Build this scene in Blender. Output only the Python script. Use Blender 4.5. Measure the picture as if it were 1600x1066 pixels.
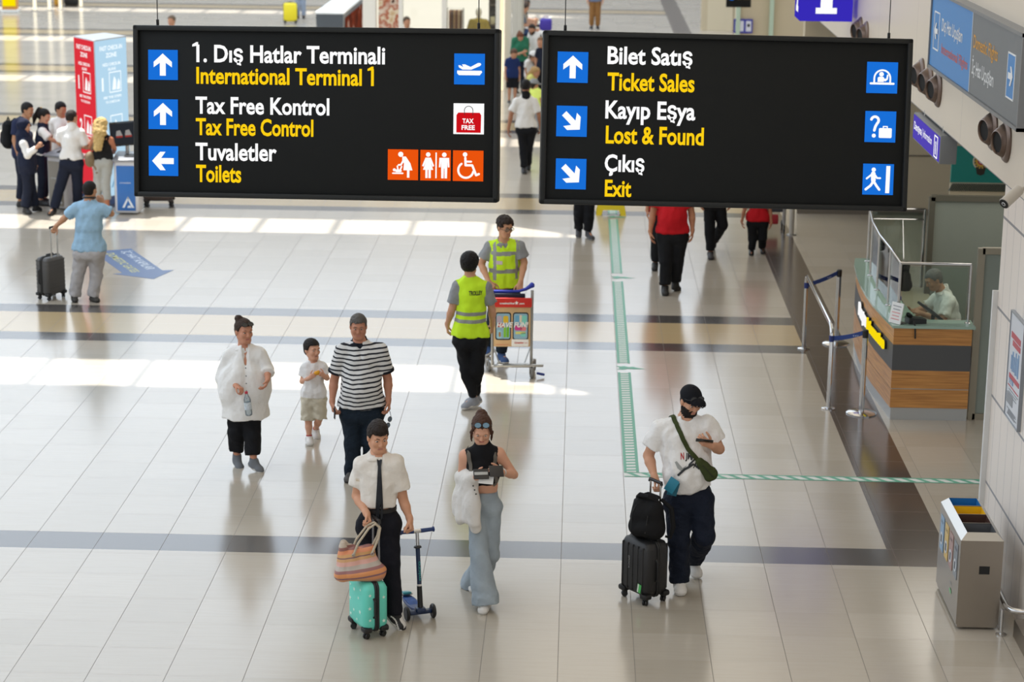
import bpy, bmesh, math, random
import numpy as np
from mathutils import Vector, Matrix

# ------------------------------------------------------------------ scene, camera, daylight, exposure
for o in list(bpy.data.objects):
 bpy.data.objects.remove(o)
scn = bpy.context.scene
scn.view_settings.view_transform = 'Standard'
scn.view_settings.look = 'None'
scn.view_settings.gamma = 1.0
scn.view_settings.use_curve_mapping = False
scn.view_settings.exposure = 0.0

cam_data = bpy.data.cameras.new('camera')
cam = bpy.data.objects.new('camera', cam_data)
scn.collection.objects.link(cam)
cam_data.sensor_fit = 'HORIZONTAL'
cam_data.sensor_width = 36.0
cam_data.lens = 74.25
cam_data.clip_end = 400.0
_right = Vector((0.99939779, 0.03293968, 0.01091039))
_down = Vector((0.0185507, -0.24146974, -0.97023102))
_fwd = Vector((-0.02932458, 0.96984913, -0.24193538))
_m = Matrix((_right, -_down, -_fwd)).transposed().to_4x4()
_m.translation = Vector((0.0, 0.0, 6.4352))          # on the gallery, six and a half metres above the hall floor
cam.matrix_world = _m
cam_data.dof.use_dof = True
cam_data.dof.focus_distance = 17.8
cam_data.dof.aperture_fstop = 2.4
scn.camera = cam

world = bpy.data.worlds.new('daylight')
scn.world = world
world.use_nodes = True
_bg = world.node_tree.nodes['Background']
_bg.inputs['Color'].default_value = (0.95, 0.97, 1.0, 1.0)
_bg.inputs['Strength'].default_value = 0.95

# sun through the rooflights
SUN_DIR = Vector((0.26, -0.30, -1.0)).normalized()
_s = bpy.data.lights.new('sun', 'SUN')
_s.energy = 9.0
_s.angle = math.radians(0.6)
_s.color = (1.0, 0.97, 0.92)
sun = bpy.data.objects.new('sun', _s)
scn.collection.objects.link(sun)
sun.rotation_euler = SUN_DIR.to_track_quat('-Z', 'Y').to_euler()


def area(name, loc, size, power, col=(1, 1, 1), aim=(0, 0, -1)):
 l = bpy.data.lights.new(name, 'AREA')
 l.shape = 'RECTANGLE'
 l.size, l.size_y = size
 l.energy = power
 l.color = col
 o = bpy.data.objects.new(name, l)
 scn.collection.objects.link(o)
 o.location = loc
 o.rotation_euler = Vector(aim).to_track_quat('-Z', 'Y').to_euler()
 return o


CEIL = 12.0
# unseen fill lamps, added: cool over the hall, weaker warm over the right
area('hall_cool_fill', (-21, 27, CEIL - 0.4), (30, 44), 6600, (0.74, 0.87, 1.04))  # added for the cool reflection on the left of the floor
area('far_hall_cool_fill', (-12.8, 66, CEIL - 0.4), (35.4, 34), 7000, (0.74, 0.87, 1.04))  # added to carry the cool floor reflection further right
area('counter_fill', (5.2, 24.2, 3.3), (2.2, 3.6), 55, (1.0, 0.95, 0.86))  # unseen fill added under the soffit to brighten the agent
area('concourse_warm_fill', (2.0, 24, CEIL - 0.4), (6, 46), 720, (1.0, 0.88, 0.72))  # warm fill added to offset the cool lamps
# ------------------------------------------------------------------ helpers
random.seed(7)
PI = math.pi
COL = bpy.context.scene.collection


def srgb(h):
 """'#rrggbb' -> linear rgba"""
 h = h.lstrip('#')
 out = []
 for i in (0, 2, 4):
  c = int(h[i:i + 2], 16) / 255.0
  out.append(c / 12.92 if c <= 0.04045 else ((c + 0.055) / 1.055) ** 2.4)
 return (out[0], out[1], out[2], 1.0)


MATS = {}


def mat(name, col, rough=0.6, metal=0.0, bump=0.0, scale=40.0, vary=0.0, emit=0.0, spec=0.5, stretch=(1, 1, 1), coat=0.0, sheen=0.0):
 """a procedural material: base colour with an optional noise tint and noise bump"""
 if name in MATS:
  return MATS[name]
 m = bpy.data.materials.new(name)
 m.use_nodes = True
 nt = m.node_tree
 b = nt.nodes['Principled BSDF']
 c = srgb(col)
 b.inputs['Base Color'].default_value = c
 b.inputs['Roughness'].default_value = rough
 b.inputs['Metallic'].default_value = metal
 b.inputs['Specular IOR Level'].default_value = spec
 b.inputs['Coat Weight'].default_value = coat
 if sheen:
  b.inputs['Sheen Weight'].default_value = sheen
 if emit:
  b.inputs['Emission Color'].default_value = c
  b.inputs['Emission Strength'].default_value = emit
 if bump or vary:
  tc = nt.nodes.new('ShaderNodeTexCoord')
  mp = nt.nodes.new('ShaderNodeMapping')
  mp.inputs['Scale'].default_value = stretch
  nz = nt.nodes.new('ShaderNodeTexNoise')
  nz.inputs['Scale'].default_value = scale
  nz.inputs['Detail'].default_value = 4
  nt.links.new(tc.outputs['Object'], mp.inputs['Vector'])
  nt.links.new(mp.outputs['Vector'], nz.inputs['Vector'])
  if bump:
   bp = nt.nodes.new('ShaderNodeBump')
   bp.inputs['Strength'].default_value = bump
   bp.inputs['Distance'].default_value = 0.03
   nt.links.new(nz.outputs['Fac'], bp.inputs['Height'])
   nt.links.new(bp.outputs['Normal'], b.inputs['Normal'])
  if vary:
   mx = nt.nodes.new('ShaderNodeMix')
   mx.data_type = 'RGBA'
   mx.inputs['A'].default_value = [max(0, v * (1 - vary)) for v in c[:3]] + [1]
   mx.inputs['B'].default_value = [min(1, v * (1 + vary)) for v in c[:3]] + [1]
   nt.links.new(nz.outputs['Fac'], mx.inputs['Factor'])
   nt.links.new(mx.outputs['Result'], b.inputs['Base Color'])
 MATS[name] = m
 return m


def cloth(name, col, bump=0.75, scale=9.0, vary=0.06, rough=0.85):
 return mat(name, col, rough=rough, bump=bump, scale=scale, vary=vary, spec=0.25)


def glow(name, col, strength=1.0):
 """something that gives off light: backlit film, tubes, screens"""
 if name in MATS:
  return MATS[name]
 m = bpy.data.materials.new(name)
 m.use_nodes = True
 nt = m.node_tree
 nt.nodes.remove(nt.nodes['Principled BSDF'])
 e = nt.nodes.new('ShaderNodeEmission')
 e.inputs['Color'].default_value = srgb(col)
 e.inputs['Strength'].default_value = strength
 nt.links.new(e.outputs['Emission'], nt.nodes['Material Output'].inputs['Surface'])
 MATS[name] = m
 return m


def pane_glass(name, tint, haze=0.0):
 """clear (or frosted) architectural glass: tinted see-through sheet with a Fresnel reflection"""
 if name in MATS:
  return MATS[name]
 m = bpy.data.materials.new(name)
 m.use_nodes = True
 nt = m.node_tree
 nt.nodes.remove(nt.nodes['Principled BSDF'])
 tr = nt.nodes.new('ShaderNodeBsdfTransparent')
 tr.inputs['Color'].default_value = srgb(tint)
 gl = nt.nodes.new('ShaderNodeBsdfGlossy')
 gl.inputs['Roughness'].default_value = 0.02
 fr = nt.nodes.new('ShaderNodeFresnel')
 fr.inputs['IOR'].default_value = 1.45
 mx = nt.nodes.new('ShaderNodeMixShader')
 nt.links.new(fr.outputs['Fac'], mx.inputs['Fac'])
 nt.links.new(tr.outputs['BSDF'], mx.inputs[1])
 nt.links.new(gl.outputs['BSDF'], mx.inputs[2])
 last = mx
 if haze:
  df = nt.nodes.new('ShaderNodeBsdfDiffuse')
  df.inputs['Color'].default_value = srgb(tint)
  m2 = nt.nodes.new('ShaderNodeMixShader')
  m2.inputs['Fac'].default_value = haze
  nt.links.new(mx.outputs['Shader'], m2.inputs[1])
  nt.links.new(df.outputs['BSDF'], m2.inputs[2])
  last = m2
 nt.links.new(last.outputs['Shader'], nt.nodes['Material Output'].inputs['Surface'])
 MATS[name] = m
 return m


def V(*a):
 return Vector(a)


def link(o, parent=None):
 COL.objects.link(o)
 if parent is not None:
  o.parent = parent
 return o


def tag(o, label=None, cat=None, group=None, kind=None):
 if label:
  o['label'] = label
 if cat:
  o['category'] = cat
 if group:
  o['group'] = group
 if kind:
  o['kind'] = kind
 return o


def thing(name, label, cat, loc=(0, 0, 0), rz=0.0, group=None):
 o = bpy.data.objects.new(name, None)
 o.empty_display_size = 0.1
 link(o)
 o.location = loc
 o.rotation_euler = (0, 0, rz)
 return tag(o, label, cat, group)


def frame_to(d, up=None):
 """3x3 with z along d"""
 d = Vector(d).normalized()
 up = Vector(up) if up is not None else (Vector((0, 0, 1)) if abs(d.z) < 0.95 else Vector((0, 1, 0)))
 x = up.cross(d).normalized()
 y = d.cross(x)
 return Matrix((x, y, d)).transposed()


class MB:
 """collects shapes into one mesh"""

 def __init__(self):
  self.v, self.f, self.mi, self.m = [], [], [], 0

 def add(self, vs, fs, M=None):
  o = len(self.v)
  for p in vs:
   p = Vector(p)
   if M is not None:
    p = M @ p
   self.v.append(p[:])
  for q in fs:
   self.f.append([i + o for i in q])
   self.mi.append(self.m)
  return self

 def box(self, c, s, rot=None, bevel=0.0, seg=2):
  bm = bmesh.new()
  bmesh.ops.create_cube(bm, size=1.0)
  for v in bm.verts:
   v.co = Vector((v.co.x * s[0], v.co.y * s[1], v.co.z * s[2]))
  if bevel:
   bmesh.ops.bevel(bm, geom=bm.edges[:], offset=min(bevel, min(s) * 0.49), segments=seg, profile=0.5, affect='EDGES')
  M = Matrix.Translation(c)
  if rot is not None:
   M = M @ (rot.to_4x4() if len(rot) == 3 and not hasattr(rot, 'order') else rot.to_matrix().to_4x4())
  bm.verts.index_update()
  self.add([v.co for v in bm.verts], [[v.index for v in f.verts] for f in bm.faces], M)
  bm.free()
  return self

 def tube(self, pts, r, seg=12, caps=True, closed=False):
  """round bar along a polyline; r may be a number or one radius per point"""
  pts = [Vector(p) for p in pts]
  n = len(pts)
  rs = [r] * n if not isinstance(r, (list, tuple)) else list(r)
  vs, fs = [], []
  x = None
  for i, p in enumerate(pts):
   a = pts[i - 1] if (i > 0 or closed) else p
   b = pts[(i + 1) % n] if (i < n - 1 or closed) else p
   d = (b - a)
   d = d.normalized() if d.length > 1e-9 else Vector((0, 0, 1))
   if x is None:
    x = frame_to(d).col[0].copy()
   x = (x - d * x.dot(d)).normalized()
   y = d.cross(x)
   for k in range(seg):
    t = 2 * PI * k / seg
    vs.append(p + (x * math.cos(t) + y * math.sin(t)) * rs[i])
  m = n if closed else n - 1
  for i in range(m):
   for k in range(seg):
    a, b = i * seg + k, i * seg + (k + 1) % seg
    c, d2 = ((i + 1) % n) * seg + (k + 1) % seg, ((i + 1) % n) * seg + k
    fs.append((a, b, c, d2))
  if caps and not closed:
   fs.append(tuple(reversed(range(seg))))
   fs.append(tuple(range((n - 1) * seg, n * seg)))
  return self.add(vs, fs)

 def cyl(self, a, b, r, r2=None, seg=20):
  return self.tube([a, b], [r, r if r2 is None else r2], seg)

 def lathe(self, prof, c=(0, 0, 0), axis=(0, 0, 1), seg=28, caps=True):
  """prof: list of (radius, height) about the axis through c"""
  R = frame_to(axis)
  vs, fs = [], []
  for r, h in prof:
   for k in range(seg):
    t = 2 * PI * k / seg
    vs.append(Vector(c) + R @ Vector((r * math.cos(t), r * math.sin(t), h)))
  n = len(prof)
  for i in range(n - 1):
   for k in range(seg):
    fs.append((i * seg + k, i * seg + (k + 1) % seg, (i + 1) * seg + (k + 1) % seg, (i + 1) * seg + k))
  if caps:
   fs.append(tuple(reversed(range(seg))))
   fs.append(tuple(range((n - 1) * seg, n * seg)))
  return self.add(vs, fs)

 def prism(self, poly, depth, M=None):
  """2-D outline in the local x-z plane, front face at y=0 and back at y=+depth"""
  n = len(poly)
  vs = [(x, 0, z) for x, z in poly] + [(x, depth, z) for x, z in poly]
  fs = [tuple(range(n)), tuple(reversed(range(n, 2 * n)))]
  for i in range(n):
   j = (i + 1) % n
   fs.append((i, i + n, j + n, j))
  return self.add(vs, fs, M)

 def loft(self, rings, caps=True, closed=True):
  n = len(rings[0])
  vs = [p for r in rings for p in r]
  fs = []
  for i in range(len(rings) - 1):
   for k in range(n if closed else n - 1):
    fs.append((i * n + k, i * n + (k + 1) % n, (i + 1) * n + (k + 1) % n, (i + 1) * n + k))
  if caps and closed:
   fs.append(tuple(reversed(range(n))))
   fs.append(tuple(range((len(rings) - 1) * n, len(rings) * n)))
  return self.add(vs, fs)

 def build(self, name, mats, parent=None, smooth=35, label=None):
  me = bpy.data.meshes.new(name)
  me.from_pydata(self.v, [], self.f)
  for m in (mats if isinstance(mats, (list, tuple)) else [mats]):
   me.materials.append(m)
  if any(self.mi):
   me.polygons.foreach_set('material_index', self.mi)
  if smooth:
   me.polygons.foreach_set('use_smooth', [True] * len(me.polygons))
   me.set_sharp_from_angle(angle=math.radians(smooth))
  me.update()
  o = bpy.data.objects.new(name, me)
  link(o, parent)
  if label:
   o['label'] = label
  return o


def struct(o):
 o['kind'] = 'structure'
 return o


def rrect(w, h, r, seg=5, cx=0.0, cz=0.0):
 out = []
 for sx, sz, a0 in ((1, 1, 0), (-1, 1, 90), (-1, -1, 180), (1, -1, 270)):
  for k in range(seg + 1):
   a = math.radians(a0 + 90 * k / seg)
   out.append((cx + sx * (w / 2 - r) + r * math.cos(a), cz + sz * (h / 2 - r) + r * math.sin(a)))
 return out


def ring2d(cx, cz, r, seg=20, rz=None):
 return [(cx + r * math.cos(2 * PI * k / seg), cz + (rz or r) * math.sin(2 * PI * k / seg)) for k in range(seg)]


def text_mesh(s, width=None, cap=None, bold=0.0, slant=0.0, extrude=0.0):
 """lettering as triangles in the x-y plane, baseline at y=0, left edge at x=0"""
 cu = bpy.data.curves.new('lettering', 'FONT')
 cu.body = s
 cu.size = 1.0
 cu.offset = bold
 cu.shear = slant
 cu.extrude = extrude
 cu.resolution_u = 3
 ob = bpy.data.objects.new('lettering', cu)
 COL.objects.link(ob)
 dg = bpy.context.evaluated_depsgraph_get()
 me = bpy.data.meshes.new_from_object(ob.evaluated_get(dg))
 vs = np.array([v.co[:] for v in me.vertices], dtype=float).reshape(-1, 3)
 fs = [list(p.vertices) for p in me.polygons]
 bpy.data.objects.remove(ob)
 bpy.data.curves.remove(cu)
 bpy.data.meshes.remove(me)
 if len(vs) == 0:
  return [], []
 x0, x1 = vs[:, 0].min(), vs[:, 0].max()
 sy = (cap / 0.73) if cap else 1.0
 sx = (width / (x1 - x0)) if width else sy
 vs[:, 0] = (vs[:, 0] - x0) * sx
 vs[:, 1] *= sy
 return vs, fs


def write(name, s, M, m, parent=None, width=None, cap=0.1, bold=0.0, slant=0.0, extrude=0.0, centre=False):
 """M: 4x4 placing the lettering's x (reading), y (up) axes"""
 vs, fs = text_mesh(s, width, cap, bold, slant, extrude)
 if centre and len(vs):
  vs[:, 0] -= vs[:, 0].max() / 2
 b = MB()
 b.add(vs, fs, M)
 return b.build(name, m, parent, smooth=0)


def basis(o, x, y):
 """4x4 with origin o, x axis x and y axis y"""
 x, y = Vector(x).normalized(), Vector(y).normalized()
 z = x.cross(y)
 M = Matrix((x, y, z)).transposed().to_4x4()
 M.translation = Vector(o)
 return M


def copy_thing(o, parent=None):
 c = o.copy()
 COL.objects.link(c)
 if parent is not None:
  c.parent = parent
 for ch in list(o.children):
  copy_thing(ch, c)
 return c


# ------------------------------------------------------------------ signed-distance modelling (bodies, hair, clothing)
class Field:
 """a distance field on a grid; shapes are blended in, then turned into one continuous surface"""

 def __init__(self, lo, hi, h):
  self.h = h
  self.lo = np.array(lo, float)
  n = np.maximum(np.ceil((np.array(hi, float) - self.lo) / h).astype(int) + 1, 4)
  self.ax = [self.lo[i] + h * np.arange(n[i]) for i in range(3)]
  self.d = np.full(n, 1.0, np.float32)

 def _sub(self, lo, hi):
  sl, g = [], []
  for i in range(3):
   a = int(np.clip(np.floor((lo[i] - self.lo[i]) / self.h), 0, self.d.shape[i]))
   b = int(np.clip(np.ceil((hi[i] - self.lo[i]) / self.h) + 1, 0, self.d.shape[i]))
   if b <= a:
    return None, None
   sl.append(slice(a, b))
   g.append(self.ax[i][a:b])
  return tuple(sl), np.meshgrid(*g, indexing='ij', sparse=True)

 def _mix(self, sl, d, k, sub=False):
  o = self.d[sl]
  if sub:
   d = -d
   hh = np.clip(k - np.abs(o - d), 0, None) / max(k, 1e-6)
   self.d[sl] = np.maximum(o, d) + hh * hh * k * 0.25
  else:
   hh = np.clip(k - np.abs(o - d), 0, None) / max(k, 1e-6)
   self.d[sl] = np.minimum(o, d) - hh * hh * k * 0.25

 def rc(self, a, b, ra, rb=None, k=0.02, flat=None, sub=False):
  """tapered capsule; flat=(axis, s) stretches it by s along axis"""
  a, b = np.array(a, float), np.array(b, float)
  rb = ra if rb is None else rb
  s = flat[1] if flat else 1.0
  m = max(ra, rb) * max(s, 1.0) + k + 2.5 * self.h + 0.02
  sl, g = self._sub(np.minimum(a, b) - m, np.maximum(a, b) + m)
  if sl is None:
   return self
  p = [g[i] - a[i] for i in range(3)]
  ab = b - a
  if flat:
   ax = np.array(flat[0], float)
   ax = ax / np.linalg.norm(ax)
   dot = p[0] * ax[0] + p[1] * ax[1] + p[2] * ax[2]
   f = 1.0 / s - 1.0
   p = [p[i] + dot * (ax[i] * f) for i in range(3)]
   ab = ab + ax * (f * float(ab @ ax))
  L2 = float(ab @ ab) + 1e-12
  t = np.clip((p[0] * ab[0] + p[1] * ab[1] + p[2] * ab[2]) / L2, 0, 1)
  d = np.sqrt((p[0] - t * ab[0]) ** 2 + (p[1] - t * ab[1]) ** 2 + (p[2] - t * ab[2]) ** 2) - (ra + t * (rb - ra))
  self._mix(sl, d.astype(np.float32), k, sub)
  return self

 def el(self, c, r, R=None, k=0.02, sub=False):
  """ellipsoid with radii r along the rows of R"""
  c, r = np.array(c, float), np.array(r, float)
  R = np.eye(3) if R is None else np.array(R, float)
  m = r.max() + k + 2.5 * self.h + 0.02
  sl, g = self._sub(c - m, c + m)
  if sl is None:
   return self
  p = [g[i] - c[i] for i in range(3)]
  q = [R[j][0] * p[0] + R[j][1] * p[1] + R[j][2] * p[2] for j in range(3)]
  k0 = np.sqrt(sum((q[j] / r[j]) ** 2 for j in range(3)))
  k1 = np.sqrt(sum((q[j] / r[j] ** 2) ** 2 for j in range(3))) + 1e-9
  self._mix(sl, (k0 * (k0 - 1.0) / k1).astype(np.float32), k, sub)
  return self

 def plane(self, p, n):
  """cut away everything on the side n points to"""
  n = np.array(n, float)
  n = n / np.linalg.norm(n)
  g = np.meshgrid(*self.ax, indexing='ij', sparse=True)
  d = sum((g[i] - p[i]) * n[i] for i in range(3))
  self.d = np.maximum(self.d, d.astype(np.float32))
  return self

 def func(self, fn):
  g = np.meshgrid(*self.ax, indexing='ij', sparse=True)
  self.d = fn(self.d, g[0], g[1], g[2]).astype(np.float32)
  return self

 def wrinkle(self, amp, freq, seed=0):
  """irregular soft folds: a few warped waves"""
  rs = np.random.RandomState(seed)
  g = np.meshgrid(*self.ax, indexing='ij', sparse=True)
  wp = []
  for j in range(3):
   w = rs.normal(size=3) * freq * 0.45
   wp.append(np.sin(g[0] * w[0] + g[1] * w[1] + g[2] * w[2] + rs.rand() * 6))
  for j in range(4):
   w = rs.normal(size=3) * np.array([1, 1, 0.6]) * freq * (0.6 + 0.35 * j)
   ph = 1.7 * wp[j % 3] + 1.1 * wp[(j + 1) % 3]
   v = np.sin(g[0] * w[0] + g[1] * w[1] + g[2] * w[2] + ph + rs.rand() * 6)
   self.d = self.d + (amp * 0.62 * (v * np.abs(v))).astype(np.float32)
  return self

 def mesh(self):
  D = self.d
  S = D < 0
  nx, ny, nz = D.shape
  cs = np.zeros((nx - 1, ny - 1, nz - 1), np.int8)
  for i in (0, 1):
   for j in (0, 1):
    for k in (0, 1):
     cs += S[i:nx - 1 + i, j:ny - 1 + j, k:nz - 1 + k]
  act = (cs > 0) & (cs < 8)
  idx = np.argwhere(act)
  if len(idx) == 0:
   return np.zeros((0, 3)), np.zeros((0, 4), int)
  ids = np.full(act.shape, -1, np.int64)
  ids[act] = np.arange(len(idx))
  acc = np.zeros((len(idx), 3))
  cnt = np.zeros(len(idx))
  I, J, K = idx.T
  cor = [(0, 0, 0), (1, 0, 0), (0, 1, 0), (1, 1, 0), (0, 0, 1), (1, 0, 1), (0, 1, 1), (1, 1, 1)]
  cv = {c: D[I + c[0], J + c[1], K + c[2]] for c in cor}
  for c in cor:
   for a in range(3):
    if c[a] == 0:
     e = list(c)
     e[a] = 1
     u, w = cv[c], cv[tuple(e)]
     x = (u < 0) != (w < 0)
     t = np.where(x, u / np.where(x, u - w, 1), 0)
     P = np.array(c, float)[None].repeat(len(idx), 0)
     P[:, a] += t
     acc += P * x[:, None]
     cnt += x
  verts = self.lo + self.h * (idx + acc / cnt[:, None])
  quads = []
  for a in range(3):
   b, c = (a + 1) % 3, (a + 2) % 3
   lo = [slice(None)] * 3
   hi = [slice(None)] * 3
   lo[a], hi[a] = slice(0, -1), slice(1, None)
   for w in (b, c):
    lo[w] = hi[w] = slice(1, -1)
   u, w = S[tuple(lo)], S[tuple(hi)]
   e = np.argwhere(u != w)
   if len(e) == 0:
    continue
   e[:, b] += 1
   e[:, c] += 1
   flip = ~S[e[:, 0], e[:, 1], e[:, 2]]

   def cell(db, dc):
    q = e.copy()
    q[:, b] -= db
    q[:, c] -= dc
    return ids[q[:, 0], q[:, 1], q[:, 2]]
   q = np.stack([cell(1, 1), cell(0, 1), cell(0, 0), cell(1, 0)], 1)
   q[flip] = q[flip][:, ::-1]
   quads.append(q)
  return verts, np.concatenate(quads)


def mesh_obj(name, pieces, mats, parent, paint=None, smooth=True, label=None):
 """pieces: (verts, quads, material index) surfaces joined into ONE mesh object; paint(centres, idx) may recolour faces"""
 vs, qs, mi, o = [], [], [], 0
 for v, q, m in pieces:
  if len(v) == 0:
   continue
  vs.append(v)
  qs.append(np.asarray(q) + o)
  mi.append(np.full(len(q), m))
  o += len(v)
 vs, qs, mi = np.concatenate(vs), np.concatenate(qs), np.concatenate(mi)
 if paint is not None:
  mi = paint(vs[qs].mean(1), mi)
 me = bpy.data.meshes.new(name)
 me.vertices.add(len(vs))
 me.vertices.foreach_set('co', vs.astype(np.float32).ravel())
 me.loops.add(len(qs) * 4)
 me.loops.foreach_set('vertex_index', qs.astype(np.int32).ravel())
 me.polygons.add(len(qs))
 me.polygons.foreach_set('loop_start', np.arange(0, len(qs) * 4, 4, dtype=np.int32))
 for m in (mats if isinstance(mats, (list, tuple)) else [mats]):
  me.materials.append(m)
 me.polygons.foreach_set('material_index', mi.astype(np.int32))
 me.polygons.foreach_set('use_smooth', np.full(len(qs), smooth))
 me.update(calc_edges=True)
 me.validate()
 ob = bpy.data.objects.new(name, me)
 link(ob, parent)
 if label:
  ob['label'] = label
 return ob
# ------------------------------------------------------------------ people
def nrm(v):
 return v / (np.linalg.norm(v) + 1e-9)


def head_frame(yaw, pitch, roll=0.0):
 """rows: lateral, forward, up.  yaw 0 faces -Y, positive turns towards +X; pitch looks down"""
 y, p = math.radians(yaw), math.radians(pitch)
 f0 = np.array([math.sin(y), -math.cos(y), 0.0])
 l = np.array([math.cos(y), math.sin(y), 0.0])
 up0 = np.array([0, 0, 1.0])
 f = f0 * math.cos(p) - up0 * math.sin(p)
 u = up0 * math.cos(p) + f0 * math.sin(p)
 if roll:
  r = math.radians(roll)
  l, u = l * math.cos(r) + u * math.sin(r), u * math.cos(r) - l * math.sin(r)
 return np.array([l, f, u])


class Body:
 def __init__(self, S):
  self.S = S
  self.J = {k: np.array(v, float) for k, v in S['J'].items()}
  J = self.J
  self.q = S.get('q', 1.0)
  mid = (J['sa'] + J['sb']) / 2
  for s in ('sa', 'sb'):
   J[s] = J[s] + (mid - J[s]) * 0.06 - np.array([0, 0, 0.030 * self.q])
  self.w = S.get('w', 1.0)
  self.lod = S.get('lod', 0)
  self.hs = S.get('hs', 1.0)
  self.R = head_frame(S.get('yaw', 0), S.get('pitch', 8), S.get('tilt', 0))
  self.hipm = (J['ha'] + J['hb']) / 2
  self.shm = (J['sa'] + J['sb']) / 2
  self.u = nrm(self.shm - self.hipm)
  by = math.radians(S.get('body', 0))
  f = np.array([math.sin(by), -math.cos(by), 0])
  self.f = nrm(f - self.u * (f @ self.u))
  self.lt = np.cross(self.u, self.f) * -1
  self.lt = nrm(np.array([math.cos(by), math.sin(by), 0]))
  self.sw = np.linalg.norm(J['sa'] - J['sb'])
  self.sex = S.get('sex', 'm')
  P = np.array(list(J.values()))
  self.lo, self.hi = P.min(0) - 0.3, P.max(0) + 0.3
  self.lo[2] = -0.03

 def H(self, x, y, z):
  return self.J['hd'] + self.hs * (self.R.T @ np.array([x, y, z]))

 # -------------------------------------------------------------- bare body
 def torso(self, F, off=0.0, loose=0.0, hem=None, belly=0.0, cut=True, low=None):
  """chest to hip; off grows it, loose widens it at the bottom"""
  J, q, w, u = self.J, self.q, self.w, self.u
  D = 0.103 * q * w + off
  half = max(0.43 * self.sw, 0.135 * q) * (0.6 + 0.4 * w) + off
  top = self.shm - u * 0.095 * q
  L = np.linalg.norm(self.shm - self.hipm)
  bot = self.hipm + u * 0.12 * q
  if hem is not None:
   bot = self.shm - u * hem * self.q
  c = [(bot, -u)] if hem is not None else None
  D2 = D * (0.94 if self.sex == 'm' else 0.86) + loose
  half2 = half * (0.94 if self.sex == 'm' else 0.84) + loose
  n = 3
  for i in range(n):
   a = top + (bot - top) * i / n
   b = top + (bot - top) * (i + 1) / n + (-u * 0.05 if i == n - 1 and hem is not None else 0)
   ra, rb = D + (D2 - D) * i / n, D + (D2 - D) * (i + 1) / n
   st = (half + (half2 - half) * (i + 0.5) / n) / ((ra + rb) / 2)
   self.rcc(F, a, b, ra, rb, 0.03, (self.lt, st), c)
  # shoulders
  for s in ('sa', 'sb'):
   self.rcc(F, J[s] + (self.shm - J[s]) * 0.12 - u * 0.0, self.shm + u * 0.012, 0.050 * q * (0.6 + 0.4 * w) + off, 0.052 * q + off, 0.05)
   self.rcc(F, J[s] + (self.shm - J[s]) * 0.2 - u * 0.02, J['nk'] + u * 0.0, 0.042 * q + off * 0.8, 0.05 * q + off * 0.5, 0.05)
  if self.sex == 'f':
   for sgn in (-1, 1):
    F.el(self.shm - u * 0.17 * q + self.f * (D * 0.62) + self.lt * sgn * 0.072 * q, np.array([0.062, 0.055, 0.062]) * q * w + off * 0.8, k=0.05)
  if hem is not None and (self.shm - u * hem * q - self.hipm) @ u < 0.10 * q:
   rp = (0.104 if self.sex == 'm' else 0.096) * q * w + off * 0.4 + 0.012 + loose * 0.6
   self.rcc(F, J['ha'], J['hb'], rp, rp, 0.04, None, c)
   self.rcc(F, J['ha'] + u * 0.1, J['hb'] + u * 0.1, rp * 0.95, rp * 0.95, 0.04, None, c)
  if belly:
   c0 = self.hipm + u * (0.42 * L) + self.f * (D * 0.45)
   F.el(c0, [half * 0.85, D * 0.75 + belly, 0.17 * q + off], np.array([self.lt, self.f, u]), k=0.08)

 def rcc(self, F, a, b, ra, rb, k=0.02, flat=None, cuts=None):
  """capsule, flat-cut by planes before it is blended in"""
  if not cuts:
   F.rc(a, b, ra, rb, k, flat)
   return
  G = Field.__new__(Field)
  G.h, G.lo, G.ax = F.h, F.lo, F.ax
  G.d = np.full(F.d.shape, 1.0, np.float32)
  G.rc(a, b, ra, rb, 0.0, flat)
  for p, n in cuts:
   G.plane(p, n)
  F._mix(tuple(slice(None) for _ in range(3)), G.d, k)

 def limbs(self, F, off=0.0):
  J, q, w = self.J, self.q, self.w
  aw = (0.5 + 0.5 * w) * (1.0 if self.sex == 'm' else 0.9)
  for s in 'ab':
   F.rc(J['s' + s], J['e' + s], 0.053 * q * aw, 0.040 * q * aw, 0.035)
   m = J['e' + s] + (J['w' + s] - J['e' + s]) * 0.3
   F.rc(J['e' + s], m, 0.040 * q * aw, 0.042 * q * aw, 0.015)
   F.rc(m, J['w' + s], 0.042 * q * aw, 0.026 * q, 0.015)
   F.rc(J['h' + s], J['k' + s], (0.086 if self.sex == 'm' else 0.074) * q * w, 0.055 * q * (0.5 + 0.5 * w), 0.04)
   m = J['k' + s] + (J['a' + s] - J['k' + s]) * 0.33
   F.rc(J['k' + s], m, 0.052 * q, 0.056 * q * (0.5 + 0.5 * w), 0.02)
   F.rc(m, J['a' + s], 0.056 * q * (0.5 + 0.5 * w), 0.036 * q, 0.02)
   F.rc(J['a' + s], J['t' + s] + (J['a' + s] - J['t' + s]) * 0.25 + np.array([0, 0, 0.012]), 0.027 * q, 0.017 * q, 0.02)
  hr = (0.096 if self.sex == 'm' else 0.082) * q * w
  F.rc(J['ha'], J['hb'], hr, hr, 0.04)

 def neck(self, F):
  J, q = self.J, self.q
  F.rc(J['nk'] - self.u * 0.03, self.H(0, -0.02, -0.06), 0.058 * q * (0.6 + 0.4 * self.w), 0.054 * q * (0.8 + 0.2 * self.w), 0.03)

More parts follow.
